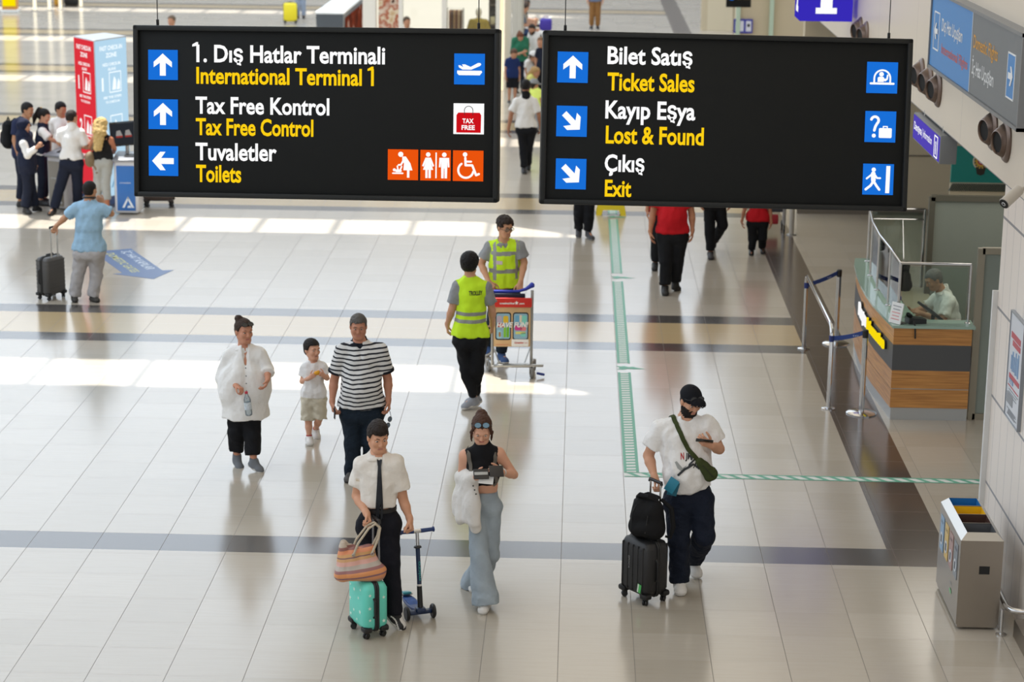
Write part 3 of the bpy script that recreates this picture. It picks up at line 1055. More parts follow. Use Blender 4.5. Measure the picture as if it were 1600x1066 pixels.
# joints of every figure in metres from its own spot on the floor
POSES = {
 'cap': {'loc': (1.003,17.157),'q': 1.029,'w': 1.12,'J': {'sa': (-0.27,0.02,1.444),'ea': (-0.354,0.05,1.162),'wa': (-0.301,-0.12,1.024),'fa': (-0.242,-0.18,0.954),'ha': (-0.089,0.0,0.779),'ka': (-0.078,-0.1,0.452),'aa': (-0.063,-0.1,0.112),'ta': (-0.055,-0.234,0.035),'sb': (0.152,-0.02,1.498),'eb': (0.241,-0.02,1.253),'wb': (0.153,-0.27,1.36),'fb': (0.078,-0.34,1.413),'hb': (0.09,0.0,0.794),'kb': (0.133,-0.08,0.496),'ab': (0.072,0.32,0.142),'tb': (0.109,0.212,0.035),'nk': (-0.047,0.0,1.516),'hd': (-0.015,-0.03,1.671)}},
 'girl': {'loc': (-0.74,16.729),'q': 0.96,'w': 0.95,'J': {'sa': (-0.158,0.0,1.304),'ea': (-0.175,0.04,1.08),'wa': (-0.052,-0.2,1.153),'fa': (0.033,-0.33,1.224),'ha': (-0.043,0.0,0.816),'ka': (-0.014,-0.12,0.459),'aa': (0.041,-0.2,0.095),'ta': (0.033,-0.253,0.03),'sb': (0.149,0.0,1.332),'eb': (0.262,0.02,1.112),'wb': (0.163,-0.19,1.199),'fb': (0.105,-0.32,1.282),'hb': (0.079,0.0,0.83),'kb': (0.066,0.02,0.411),'ab': (-0.076,0.32,0.045),'tb': (-0.073,0.159,0.03),'nk': (0.001,0.0,1.346),'hd': (-0.007,-0.04,1.523)}},
 'tie': {'loc': (-1.46,16.191),'q': 0.989,'w': 0.92,'J': {'sa': (-0.238,0.0,1.387),'ea': (-0.276,0.05,1.068),'wa': (-0.174,-0.15,0.985),'fa': (-0.126,-0.22,0.912),'ha': (-0.179,0.0,0.83),'ka': (-0.145,0.0,0.513),'aa': (-0.176,0.25,0.095),'ta': (-0.157,0.099,0.03),'sb': (0.061,0.0,1.402),'eb': (0.109,0.03,1.034),'wb': (0.16,-0.02,0.905),'fb': (0.184,-0.06,0.81),'hb': (-0.008,0.0,0.845),'kb': (0.015,-0.09,0.538),'ab': (0.042,-0.12,0.165),'tb': (0.084,-0.127,0.03),'nk': (-0.091,0.0,1.423),'hd': (-0.094,-0.02,1.589)}},
 'striped': {'loc': (-2.148,20.038),'q': 0.994,'w': 1.18,'J': {'sa': (-0.136,0.0,1.34),'ea': (-0.214,0.05,0.987),'wa': (-0.224,-0.04,0.795),'fa': (-0.208,-0.08,0.669),'ha': (-0.04,0.0,0.669),'ka': (-0.02,-0.03,0.368),'aa': (-0.042,0.04,0.04),'ta': (-0.061,-0.202,0.03),'sb': (0.268,0.0,1.348),'eb': (0.319,0.05,1.01),'wb': (0.331,-0.03,0.823),'fb': (0.347,-0.07,0.703),'hb': (0.17,0.0,0.673),'kb': (0.152,-0.03,0.391),'ab': (0.142,0.12,0.025),'tb': (0.172,-0.186,0.03),'nk': (0.047,0.0,1.389),'hd': (0.038,-0.02,1.561)}},
 'kid': {'loc': (-2.729,21.262),'q': 0.657,'w': 0.95,'J': {'sa': (-0.077,0.0,0.828),'ea': (-0.106,0.0,0.654),'wa': (-0.003,-0.12,0.73),'fa': (0.064,-0.17,0.783),'ha': (-0.042,0.0,0.447),'ka': (-0.042,-0.02,0.223),'aa': (-0.036,-0.03,0.05),'ta': (-0.007,-0.183,0.02),'sb': (0.117,0.0,0.835),'eb': (0.156,0.0,0.694),'wb': (0.137,-0.12,0.754),'fb': (0.086,-0.19,0.799),'hb': (0.066,0.0,0.449),'kb': (0.066,-0.02,0.246),'ab': (0.008,0.16,0.087),'tb': (0.026,0.124,0.02),'nk': (0.014,0.0,0.868),'hd': (0.004,-0.02,1.007)},'hs': 0.9},
 'woman': {'loc': (-3.281,20.28),'q': 0.926,'w': 1.3,'J': {'sa': (-0.168,0.0,1.204),'ea': (-0.223,0.02,0.927),'wa': (-0.053,-0.2,0.917),'fa': (0.055,-0.28,0.888),'ha': (-0.08,-0.017,0.833),'ka': (-0.096,0.0,0.388),'aa': (-0.108,0.08,0.115),'ta': (-0.101,0.07,0.03),'sb': (0.171,0.0,1.223),'eb': (0.235,-0.02,1.039),'wb': (0.254,-0.16,0.978),'fb': (0.236,-0.22,0.908),'hb': (0.08,0.017,0.833),'kb': (0.073,-0.05,0.38),'ab': (0.086,-0.08,0.121),'tb': (0.14,-0.108,0.03),'nk': (0.005,0.0,1.26),'hd': (0.007,-0.03,1.437)}},
 'tback': {'loc': (-1.154,22.636),'q': 0.989,'w': 1.02,'J': {'sa': (-0.149,0.0,1.422),'ea': (-0.196,-0.03,1.139),'wa': (-0.249,0.05,0.952),'fa': (-0.246,0.06,0.833),'ha': (-0.076,0.0,0.778),'ka': (-0.024,0.0,0.457),'aa': (0.056,0.0,0.127),'ta': (-0.083,-0.06,0.03),'sb': (0.189,0.0,1.421),'eb': (0.245,0.05,1.129),'wb': (0.242,0.16,0.928),'fb': (0.234,0.22,0.817),'hb': (0.094,0.0,0.781),'kb': (0.075,0.0,0.459),'ab': (0.07,0.16,0.113),'tb': (-0.03,0.155,0.03),'nk': (0.005,0.0,1.496),'hd': (-0.003,0.0,1.654)}},
 'tman': {'loc': (-0.884,24.73),'q': 1.011,'w': 0.98,'J': {'sa': (-0.159,0.0,1.45),'ea': (-0.242,0.0,1.206),'wa': (-0.139,-0.22,1.037),'fa': (-0.066,-0.3,0.947),'ha': (-0.055,0.02,0.821),'ka': (-0.102,0.12,0.455),'aa': (-0.144,0.25,0.142),'ta': (-0.175,0.276,0.03),'sb': (0.232,-0.05,1.475),'eb': (0.272,-0.02,1.243),'wb': (0.239,-0.26,1.053),'fb': (0.231,-0.33,0.944),'hb': (0.122,0.02,0.824),'kb': (0.035,-0.03,0.486),'ab': (0.006,0.02,0.099),'tb': (0.081,-0.11,0.03),'nk': (0.026,-0.05,1.487),'hd': (0.042,-0.12,1.69)}},
 'phone': {'loc': (-6.582,27.568),'q': 0.937,'w': 1.12,'J': {'sa': (-0.105,0.0,1.303),'ea': (-0.236,0.02,1.15),'wa': (-0.366,0.0,1.029),'fa': (-0.417,0.0,0.941),'ha': (-0.035,0.0,0.66),'ka': (-0.099,0.0,0.36),'aa': (-0.162,0.0,0.068),'ta': (-0.14,-0.065,0.03),'sb': (0.265,0.0,1.309),'eb': (0.37,0.05,1.198),'wb': (0.238,0.16,1.315),'fb': (0.187,0.13,1.397),'hb': (0.163,0.0,0.663),'kb': (0.136,0.03,0.349),'ab': (0.089,0.0,0.055),'tb': (0.184,-0.078,0.03),'nk': (0.092,0.0,1.393),'hd': (0.105,0.0,1.523)}},
 'pack': {'loc': (-9.217,34.49),'q': 1.006,'w': 1.0,'J': {'sa': (-0.031,-0.176,1.438),'ea': (-0.059,-0.219,1.136),'wa': (0.008,-0.241,0.89),'fa': (0.049,-0.244,0.714),'ha': (-0.015,-0.087,0.905),'ka': (0.004,-0.093,0.493),'aa': (-0.046,-0.089,0.085),'ta': (0.139,-0.137,0.03),'sb': (0.031,0.176,1.438),'eb': (0.019,0.226,1.136),'wb': (0.091,0.224,0.89),'fb': (0.129,0.212,0.714),'hb': (0.015,0.087,0.905),'kb': (0.036,0.086,0.493),'ab': (-0.013,0.099,0.085),'tb': (0.178,0.081,0.03),'nk': (0.088,0.0,1.483),'hd': (0.128,-0.005,1.617)}},
 'hijab': {'loc': (-8.972,33.869),'q': 0.914,'w': 1.05,'J': {'sa': (-0.007,-0.17,1.2),'ea': (0.064,-0.2,0.986),'wa': (0.24,-0.25,1.133),'fa': (0.319,-0.26,1.219),'ha': (-0.003,-0.08,0.823),'ka': (0.015,-0.083,0.448),'aa': (-0.033,-0.1,0.103),'ta': (0.073,-0.155,0.03),'sb': (0.006,0.167,1.307),'eb': (-0.011,0.21,1.033),'wb': (0.053,0.217,0.809),'fb': (0.09,0.211,0.649),'hb': (0.003,0.08,0.823),'kb': (0.021,0.082,0.448),'ab': (0.069,0.12,0.097),'tb': (0.142,0.198,0.03),'nk': (-0.042,0.0,1.289),'hd': (-0.025,0.0,1.436)}},
 'pony': {'loc': (-8.92,34.637),'q': 0.949,'w': 0.95,'J': {'sa': (0.066,-0.17,1.288),'ea': (0.195,-0.2,1.146),'wa': (0.316,-0.1,1.058),'fa': (0.379,-0.05,1.04),'ha': (-0.007,-0.083,0.854),'ka': (0.011,-0.087,0.465),'aa': (-0.036,-0.087,0.081),'ta': (0.142,-0.117,0.028),'sb': (0.014,0.164,1.356),'eb': (-0.001,0.21,1.072),'wb': (0.066,0.213,0.839),'fb': (0.104,0.206,0.673),'hb': (0.007,0.083,0.854),'kb': (0.026,0.083,0.465),'ab': (-0.02,0.092,0.081),'tb': (0.16,0.091,0.028),'nk': (0.026,0.0,1.348),'hd': (0.065,-0.002,1.494)}},
 'wshirt': {'loc': (-8.434,33.918),'q': 1.0,'w': 1.02,'J': {'sa': (0.024,0.0,1.365),'ea': (-0.028,0.05,1.157),'wa': (-0.029,0.3,1.066),'fa': (-0.033,0.45,1.064),'ha': (0.097,0.0,0.819),'ka': (-0.024,0.0,0.447),'aa': (-0.133,-0.05,0.071),'ta': (-0.153,-0.403,0.03),'sb': (0.36,0.0,1.359),'eb': (0.443,0.05,1.091),'wb': (0.314,0.28,1.053),'fb': (0.223,0.4,1.055),'hb': (0.265,0.0,0.822),'kb': (0.237,0.1,0.423),'ab': (0.199,0.25,0.075),'tb': (0.194,0.262,0.03),'nk': (0.206,0.0,1.441),'hd': (0.211,0.0,1.582)}},
 'blonde': {'loc': (-7.755,33.866),'q': 0.949,'w': 0.98,'J': {'sa': (-0.121,0.0,1.276),'ea': (-0.182,0.05,1.089),'wa': (-0.135,0.25,1.027),'fa': (-0.1,0.38,1.029),'ha': (-0.053,0.0,0.868),'ka': (-0.065,0.0,0.53),'aa': (-0.092,-0.02,0.081),'ta': (-0.091,0.16,0.028),'sb': (0.182,0.0,1.26),'eb': (0.206,0.1,1.077),'wb': (0.149,0.3,0.982),'fb': (0.115,0.45,0.958),'hb': (0.105,0.0,0.87),'kb': (0.062,0.0,0.542),'ab': (0.087,-0.036,0.081),'tb': (0.117,0.142,0.028),'nk': (0.032,0.0,1.331),'hd': (0.032,0.0,1.467)}},
 'hidden': {'loc': (-8.686,35.145),'q': 0.949,'w': 1.0,'J': {'sa': (-0.166,0.029,1.356),'ea': (-0.207,0.056,1.072),'wa': (-0.228,-0.008,0.839),'fa': (-0.23,-0.046,0.673),'ha': (-0.082,0.014,0.854),'ka': (-0.087,-0.004,0.465),'aa': (-0.084,0.044,0.081),'ta': (-0.129,-0.131,0.028),'sb': (0.166,-0.029,1.356),'eb': (0.213,-0.018,1.072),'wb': (0.211,-0.085,0.839),'fb': (0.2,-0.122,0.673),'hb': (0.082,-0.014,0.854),'kb': (0.081,-0.034,0.465),'ab': (0.094,0.012,0.081),'tb': (0.076,-0.168,0.028),'nk': (0.0,0.0,1.409),'hd': (-0.005,-0.028,1.548)}},
 'wtee': {'loc': (-0.956,38.692),'q': 1.006,'w': 1.0,'J': {'sa': (-0.193,0.0,1.351),'ea': (-0.273,0.0,1.09),'wa': (-0.324,0.02,0.814),'fa': (-0.329,0.04,0.681),'ha': (-0.081,0.0,0.797),'ka': (-0.04,-0.02,0.432),'aa': (-0.029,-0.05,0.092),'ta': (-0.007,-0.182,0.03),'sb': (0.159,0.0,1.356),'eb': (0.234,0.0,1.086),'wb': (0.27,0.1,0.848),'fb': (0.271,0.15,0.721),'hb': (0.096,0.0,0.8),'kb': (0.052,0.05,0.435),'ab': (0.048,0.15,0.12),'tb': (0.049,0.407,0.03),'nk': (-0.006,0.0,1.454),'hd': (-0.008,0.0,1.607)}},
 'redA': {'loc': (1.325,28.764),'q': 1.017,'w': 1.15,'J': {'sa': (-0.211,0.0,1.53),'ea': (-0.27,0.0,1.1),'wa': (-0.301,-0.05,0.866),'fa': (-0.29,-0.07,0.762),'ha': (-0.076,0.0,0.788),'ka': (-0.078,-0.08,0.461),'aa': (-0.078,-0.1,0.103),'ta': (-0.073,-0.26,0.03),'sb': (0.193,0.0,1.536),'eb': (0.268,0.0,1.109),'wb': (0.281,-0.05,0.894),'fb': (0.283,-0.07,0.799),'hb': (0.101,0.0,0.791),'kb': (0.084,0.0,0.457),'ab': (0.071,0.08,0.121),'tb': (0.093,0.119,0.03),'nk': (0.0,0.0,1.51),'hd': (-0.008,-0.031,1.76)}},
 'redC': {'loc': (1.264,30.298),'q': 1.006,'w': 1.0,'J': {'sa': (-0.179,0.0,1.438),'ea': (-0.226,0.02,1.136),'wa': (-0.236,-0.05,0.89),'fa': (-0.231,-0.091,0.714),'ha': (-0.089,0.0,0.905),'ka': (-0.091,-0.02,0.493),'aa': (-0.096,0.03,0.085),'ta': (-0.111,-0.161,0.03),'sb': (0.179,0.0,1.438),'eb': (0.226,0.02,1.136),'wb': (0.236,-0.05,0.89),'fb': (0.231,-0.091,0.714),'hb': (0.089,0.0,0.905),'kb': (0.091,-0.02,0.493),'ab': (0.096,0.03,0.085),'tb': (0.111,-0.161,0.03),'nk': (0.0,0.0,1.493),'hd': (0.0,-0.03,1.641)}},
 'legs': {'loc': (0.132,32.561),'q': 1.0,'w': 1.0,'J': {'sa': (-0.175,-0.031,1.43),'ea': (-0.225,-0.019,1.13),'wa': (-0.223,-0.09,0.885),'fa': (-0.211,-0.129,0.71),'ha': (-0.087,-0.015,0.9),'ka': (-0.098,0.0,0.396),'aa': (-0.087,0.1,0.102),'ta': (-0.091,-0.005,0.03),'sb': (0.175,0.031,1.43),'eb': (0.218,0.059,1.13),'wb': (0.24,-0.008,0.885),'fb': (0.242,-0.049,0.71),'hb': (0.087,0.015,0.9),'kb': (0.063,-0.02,0.362),'ab': (0.058,0.0,0.103),'tb': (0.139,-0.242,0.03),'nk': (0.0,0.0,1.485),'hd': (0.005,-0.03,1.632)}},
 'stripe': {'loc': (2.071,31.291),'q': 0.994,'w': 0.98,'J': {'sa': (-0.175,-0.015,1.422),'ea': (-0.223,0.0,1.124),'wa': (-0.227,-0.07,0.88),'fa': (-0.218,-0.109,0.706),'ha': (-0.085,0.0,0.811),'ka': (-0.065,-0.05,0.411),'aa': (-0.044,-0.05,0.069),'ta': (-0.047,-0.291,0.03),'sb': (0.175,0.015,1.422),'eb': (0.219,0.039,1.124),'wb': (0.235,-0.029,0.88),'fb': (0.234,-0.069,0.706),'hb': (0.068,0.0,0.813),'kb': (0.128,0.0,0.483),'ab': (0.028,0.4,0.147),'tb': (0.024,0.584,0.03),'nk': (0.0,0.0,1.477),'hd': (0.003,-0.03,1.623)}},
 'redB': {'loc': (2.745,31.541),'q': 0.674,'w': 1.05,'J': {'sa': (-0.123,0.0,0.964),'ea': (-0.209,0.0,0.677),'wa': (-0.244,-0.03,0.505),'fa': (-0.233,-0.05,0.421),'ha': (-0.086,0.0,0.473),'ka': (-0.067,-0.0,0.236),'aa': (-0.081,-0.02,0.052),'ta': (-0.098,-0.25,0.03),'sb': (0.123,0.0,0.964),'eb': (0.176,0.0,0.683),'wb': (0.2,-0.03,0.493),'fb': (0.192,-0.05,0.408),'hb': (0.078,0.0,0.475),'kb': (0.077,-0.0,0.249),'ab': (0.093,0.1,0.071),'tb': (0.098,-0.089,0.03),'nk': (0.0,0.0,1.001),'hd': (0.0,-0.02,1.1)},'hs': 0.92},
 'green': {'loc': (-1.4,50.144),'q': 0.903,'w': 1.0,'J': {'sa': (-0.151,-0.055,1.291),'ea': (-0.177,0.0,0.878),'wa': (-0.036,-0.2,0.962),'fa': (0.057,-0.3,1.019),'ha': (-0.075,-0.027,0.813),'ka': (-0.07,-0.045,0.442),'aa': (-0.09,-0.004,0.077),'ta': (-0.044,-0.17,0.027),'sb': (0.151,0.055,1.291),'eb': (0.141,0.0,0.882),'wb': (0.07,-0.2,0.994),'fb': (0.147,-0.3,1.036),'hb': (0.075,0.027,0.813),'kb': (0.083,0.011,0.442),'ab': (0.071,0.055,0.077),'tb': (0.143,-0.102,0.027),'nk': (0.0,0.0,1.341),'hd': (-0.007,-0.025,1.328)}},
 'farman': {'loc': (-0.995,50.432),'q': 0.983,'w': 1.1,'J': {'sa': (-0.173,0.063,1.405),'ea': (-0.209,0.097,1.111),'wa': (-0.243,0.036,0.87),'fa': (-0.251,-0.003,0.698),'ha': (-0.081,0.03,0.885),'ka': (-0.09,0.012,0.482),'aa': (-0.078,0.06,0.084),'ta': (-0.155,-0.111,0.029),'sb': (0.173,-0.063,1.405),'eb': (0.223,-0.06,1.111),'wb': (0.209,-0.128,0.87),'fb': (0.191,-0.164,0.698),'hb': (0.081,-0.03,0.885),'kb': (0.076,-0.049,0.482),'ab': (0.098,-0.004,0.084),'tb': (0.048,-0.185,0.029),'nk': (0.0,0.0,1.46),'hd': (-0.141,-0.028,1.491)}},
 'navyboy': {'loc': (-1.521,48.291),'q': 0.703,'w': 0.95,'J': {'sa': (-0.12,-0.021,1.005),'ea': (-0.155,-0.013,0.794),'wa': (-0.153,-0.063,0.622),'fa': (-0.145,-0.09,0.499),'ha': (-0.061,-0.011,0.633),'ka': (-0.06,-0.025,0.344),'aa': (-0.069,0.009,0.06),'ta': (-0.057,-0.124,0.021),'sb': (0.12,0.021,1.005),'eb': (0.15,0.041,0.794),'wb': (0.166,-0.007,0.622),'fb': (0.167,-0.035,0.499),'hb': (0.061,0.011,0.633),'kb': (0.065,-0.003,0.344),'ab': (0.062,0.032,0.06),'tb': (0.096,-0.097,0.021),'nk': (0.0,0.0,1.044),'hd': (0.032,-0.021,1.144)},'hs': 0.93},
 'navykid': {'loc': (-0.812,48.821),'q': 0.829,'w': 0.95,'J': {'sa': (-0.142,0.025,1.185),'ea': (-0.177,0.048,0.936),'wa': (-0.195,-0.008,0.733),'fa': (-0.197,-0.041,0.588),'ha': (-0.072,0.013,0.746),'ka': (-0.076,-0.003,0.406),'aa': (-0.073,0.038,0.07),'ta': (-0.113,-0.115,0.025),'sb': (0.142,-0.025,1.185),'eb': (0.183,-0.015,0.936),'wb': (0.181,-0.074,0.733),'fb': (0.171,-0.106,0.588),'hb': (0.072,-0.013,0.746),'kb': (0.071,-0.029,0.406),'ab': (0.082,0.011,0.07),'tb': (0.067,-0.146,0.025),'nk': (0.0,0.0,1.23),'hd': (-0.078,-0.024,1.359)}},
 'whitecap': {'loc': (-1.161,49.121),'q': 0.617,'w': 1.0,'J': {'sa': (-0.055,-0.095,0.883),'ea': (-0.08,-0.114,0.697),'wa': (-0.046,-0.141,0.546),'fa': (-0.023,-0.151,0.438),'ha': (-0.027,-0.047,0.555),'ka': (-0.017,-0.054,0.302),'aa': (-0.045,-0.042,0.052),'ta': (0.052,-0.108,0.019),'sb': (0.055,0.095,0.883),'eb': (0.059,0.126,0.697),'wb': (0.099,0.11,0.546),'fb': (0.119,0.095,0.438),'hb': (0.027,0.047,0.555),'kb': (0.038,0.042,0.302),'ab': (0.013,0.06,0.052),'tb': (0.119,0.009,0.019),'nk': (0.0,0.0,0.916),'hd': (0.106,-0.009,0.984)}},
 'yellowkid': {'loc': (-1.036,46.427),'q': 0.6,'w': 1.0,'J': {'sa': (-0.053,-0.092,0.858),'ea': (-0.078,-0.111,0.678),'wa': (-0.045,-0.137,0.531),'fa': (-0.022,-0.147,0.426),'ha': (-0.026,-0.046,0.54),'ka': (-0.017,-0.053,0.294),'aa': (-0.044,-0.04,0.051),'ta': (0.05,-0.105,0.018),'sb': (0.053,0.092,0.858),'eb': (0.057,0.123,0.678),'wb': (0.096,0.107,0.531),'fb': (0.116,0.093,0.426),'hb': (0.026,0.046,0.54),'kb': (0.037,0.041,0.294),'ab': (0.013,0.058,0.051),'tb': (0.116,0.009,0.018),'nk': (0.0,0.0,0.891),'hd': (0.086,-0.009,0.948)},'hs': 0.93},
 'hivis': {'loc': (-0.891,43.733),'q': 0.623,'w': 1.0,'J': {'sa': (-0.096,0.055,0.891),'ea': (-0.128,0.059,0.704),'wa': (-0.111,0.1,0.551),'fa': (-0.096,0.12,0.442),'ha': (-0.047,0.027,0.561),'ka': (-0.042,0.039,0.305),'aa': (-0.061,0.013,0.053),'ta': (-0.01,0.121,0.019),'sb': (0.096,-0.055,0.891),'eb': (0.115,-0.081,0.704),'wb': (0.142,-0.046,0.551),'fb': (0.152,-0.023,0.442),'hb': (0.047,-0.027,0.561),'kb': (0.055,-0.017,0.305),'ab': (0.042,-0.046,0.053),'tb': (0.109,0.052,0.019),'nk': (0.0,0.0,0.925),'hd': (-0.034,0.016,0.998)},'hs': 0.93},
 'brown': {'loc': (0.458,65.891),'q': 1.006,'w': 1.0,'J': {'sa': (-0.179,0.0,1.438),'ea': (-0.226,0.02,1.136),'wa': (-0.236,-0.05,0.89),'fa': (-0.231,-0.091,0.714),'ha': (-0.089,0.0,0.905),'ka': (-0.091,-0.02,0.493),'aa': (-0.096,0.03,0.085),'ta': (-0.111,-0.161,0.03),'sb': (0.179,0.0,1.438),'eb': (0.226,0.02,1.136),'wb': (0.236,-0.05,0.89),'fb': (0.231,-0.091,0.714),'hb': (0.089,0.0,0.905),'kb': (0.091,-0.02,0.493),'ab': (0.096,0.03,0.085),'tb': (0.111,-0.161,0.03),'nk': (0.0,0.0,1.493),'hd': (0.0,-0.03,1.641)}},
 'head1': {'loc': (-9.637,50.006),'q': 0.994,'w': 1.0,'J': {'sa': (-0.166,0.061,1.422),'ea': (-0.203,0.095,1.124),'wa': (-0.237,0.033,0.88),'fa': (-0.246,-0.006,0.706),'ha': (-0.082,0.03,0.895),'ka': (-0.091,0.012,0.487),'aa': (-0.079,0.06,0.085),'ta': (-0.157,-0.112,0.03),'sb': (0.166,-0.061,1.422),'eb': (0.217,-0.058,1.124),'wb': (0.203,-0.127,0.88),'fb': (0.184,-0.162,0.706),'hb': (0.082,-0.03,0.895),'kb': (0.077,-0.049,0.487),'ab': (0.099,-0.004,0.085),'tb': (0.048,-0.187,0.03),'nk': (0.0,0.0,1.477),'hd': (-0.01,-0.028,1.623)}},
 'head2': {'loc': (-4.162,50.908),'q': 0.971,'w': 1.0,'J': {'sa': (-0.15,-0.086,1.389),'ea': (-0.199,-0.092,1.098),'wa': (-0.173,-0.156,0.86),'fa': (-0.15,-0.187,0.69),'ha': (-0.074,-0.043,0.874),'ka': (-0.066,-0.061,0.476),'aa': (-0.094,-0.021,0.083),'ta': (-0.015,-0.188,0.029),'sb': (0.15,0.086,1.389),'eb': (0.18,0.126,1.098),'wb': (0.222,0.072,0.86),'fb': (0.237,0.036,0.69),'hb': (0.074,0.043,0.874),'kb': (0.085,0.027,0.476),'ab': (0.065,0.071,0.083),'tb': (0.17,-0.081,0.029),'nk': (0.0,0.0,1.443),'hd': (0.015,-0.025,1.585)}},
 'yellowcase': {'loc': (-8.935,67.867),'q': 0.994,'w': 1.0,'J': {'sa': (-0.177,0.0,1.422),'ea': (-0.224,0.02,1.124),'wa': (-0.234,-0.05,0.88),'fa': (-0.229,-0.089,0.706),'ha': (-0.087,0.0,0.895),'ka': (-0.089,-0.02,0.487),'aa': (-0.094,0.03,0.085),'ta': (-0.109,-0.159,0.03),'sb': (0.177,0.0,1.422),'eb': (0.224,0.02,1.124),'wb': (0.234,-0.05,0.88),'fb': (0.229,-0.089,0.706),'hb': (0.087,0.0,0.895),'kb': (0.089,-0.02,0.487),'ab': (0.094,0.03,0.085),'tb': (0.109,-0.159,0.03),'nk': (0.0,0.0,1.477),'hd': (0.0,-0.03,1.623)}},
}
# ------------------------------------------------------------------ floor
def nodes_floor():
 m = bpy.data.materials.new('polished_tile_floor')
 m.use_nodes = True
 nt = m.node_tree
 b = nt.nodes['Principled BSDF']
 tc = nt.nodes.new('ShaderNodeTexCoord')
 sp = nt.nodes.new('ShaderNodeSeparateXYZ')
 nt.links.new(tc.outputs['Object'], sp.inputs['Vector'])

 def M(op, a, b_=None, c=None):
  n = nt.nodes.new('ShaderNodeMath')
  n.operation = op
  for i, v in enumerate((a, b_, c)):
   if v is None:
    continue
   if isinstance(v, (int, float)):
    n.inputs[i].default_value = v
   else:
    nt.links.new(v, n.inputs[i])
  return n.outputs[0]

 X, Y = sp.outputs['X'], sp.outputs['Y']

 def within(v, lo, hi):
  return M('COMPARE', v, (lo + hi) / 2, (hi - lo) / 2)

 def mixc(f, a, b_):
  n = nt.nodes.new('ShaderNodeMix')
  n.data_type = 'RGBA'
  for s, v in (('Factor', f), ('A', a), ('B', b_)):
   if isinstance(v, (tuple, list)) or isinstance(v, float):
    n.inputs[s].default_value = v
   else:
    nt.links.new(v, n.inputs[s])
  return n.outputs['Result']

 cx, cy, px_, py_ = -0.0792, 18.25, 0.6, 0.5425
 ux = M('DIVIDE', M('SUBTRACT', X, cx), px_)
 uy = M('DIVIDE', M('SUBTRACT', Y, cy), py_)
 fx, fy = M('ABSOLUTE', M('SUBTRACT', M('FRACT', ux), 0.5)), M('ABSOLUTE', M('SUBTRACT', M('FRACT', uy), 0.5))
 jx = M('GREATER_THAN', fx, 0.5 - 0.0042)
 jy = M('GREATER_THAN', fy, 0.5 - 0.0030)
 # tint per tile
 wn = nt.nodes.new('ShaderNodeTexWhiteNoise')
 wn.noise_dimensions = '2D'
 cv = nt.nodes.new('ShaderNodeCombineXYZ')
 nt.links.new(M('FLOOR', ux), cv.inputs[0])
 nt.links.new(M('FLOOR', uy), cv.inputs[1])
 nt.links.new(cv.outputs[0], wn.inputs['Vector'])
 tile = mixc(wn.outputs['Value'], srgb('#aea596'), srgb('#b7aea0'))
 streak = nt.nodes.new('ShaderNodeTexNoise')
 mp = nt.nodes.new('ShaderNodeMapping')
 mp.inputs['Scale'].default_value = (1.2, 16, 1)
 nt.links.new(tc.outputs['Object'], mp.inputs['Vector'])
 nt.links.new(mp.outputs['Vector'], streak.inputs['Vector'])
 streak.inputs['Scale'].default_value = 2.0
 streak.inputs['Detail'].default_value = 3
 tile = mixc(M('MULTIPLY', M('SUBTRACT', streak.outputs['Fac'], 0.42), 0.5), tile, srgb('#a09482'))
 # cross bands of grey tile with a warm row between each pair
 grey, warm = None, None
 for y0 in (25.42, 34.52, 43.65, 52.8, 61.9, 71.0, 80.1):
  for a, c in ((y0, y0 + 0.40), (y0 + 1.50, y0 + 1.93)):
   w = within(Y, a, c)
   grey = w if grey is None else M('MAXIMUM', grey, w)
  w = within(Y, y0 + 0.40, y0 + 1.50)
  warm = w if warm is None else M('MAXIMUM', warm, w)
 grey = M('MAXIMUM', grey, within(Y, 17.80, 18.25))
 hall = M('LESS_THAN', X, 2.925)
 grey = M('MULTIPLY', grey, hall)
 warm = M('MULTIPLY', warm, M('LESS_THAN', X, 2.925))
 brown = M('MULTIPLY', within(X, 2.87, 3.42), M('GREATER_THAN', Y, 17.80))
 col = mixc(warm, tile, srgb('#b8a27c'))
 gcol = mixc(streak.outputs['Fac'], srgb('#474340'), srgb('#54504d'))
 col = mixc(grey, col, gcol)
 bcol = mixc(streak.outputs['Fac'], srgb('#453a33'), srgb('#564941'))
 col = mixc(brown, col, bcol)
 col = mixc(M('MULTIPLY', jy, 0.55), col, srgb('#7f766b'))
 col = mixc(M('MULTIPLY', jx, M('SUBTRACT', 0.9, M('MULTIPLY', brown, 0.6))), col, srgb('#5f574e'))
 nt.links.new(col, b.inputs['Base Color'])
 b.inputs['Roughness'].default_value = 0.2
 rr = M('ADD', 0.17, M('MULTIPLY', M('MAXIMUM', jx, jy), 0.5))
 nt.links.new(rr, b.inputs['Roughness'])
 b.inputs['Specular IOR Level'].default_value = 0.95
 return m


fl = MB()
fl.add([(-70, 2, 0), (16, 2, 0), (16, 130, 0), (-70, 130, 0)], [(0, 1, 2, 3)])
struct(fl.build('floor', nodes_floor(), smooth=0))

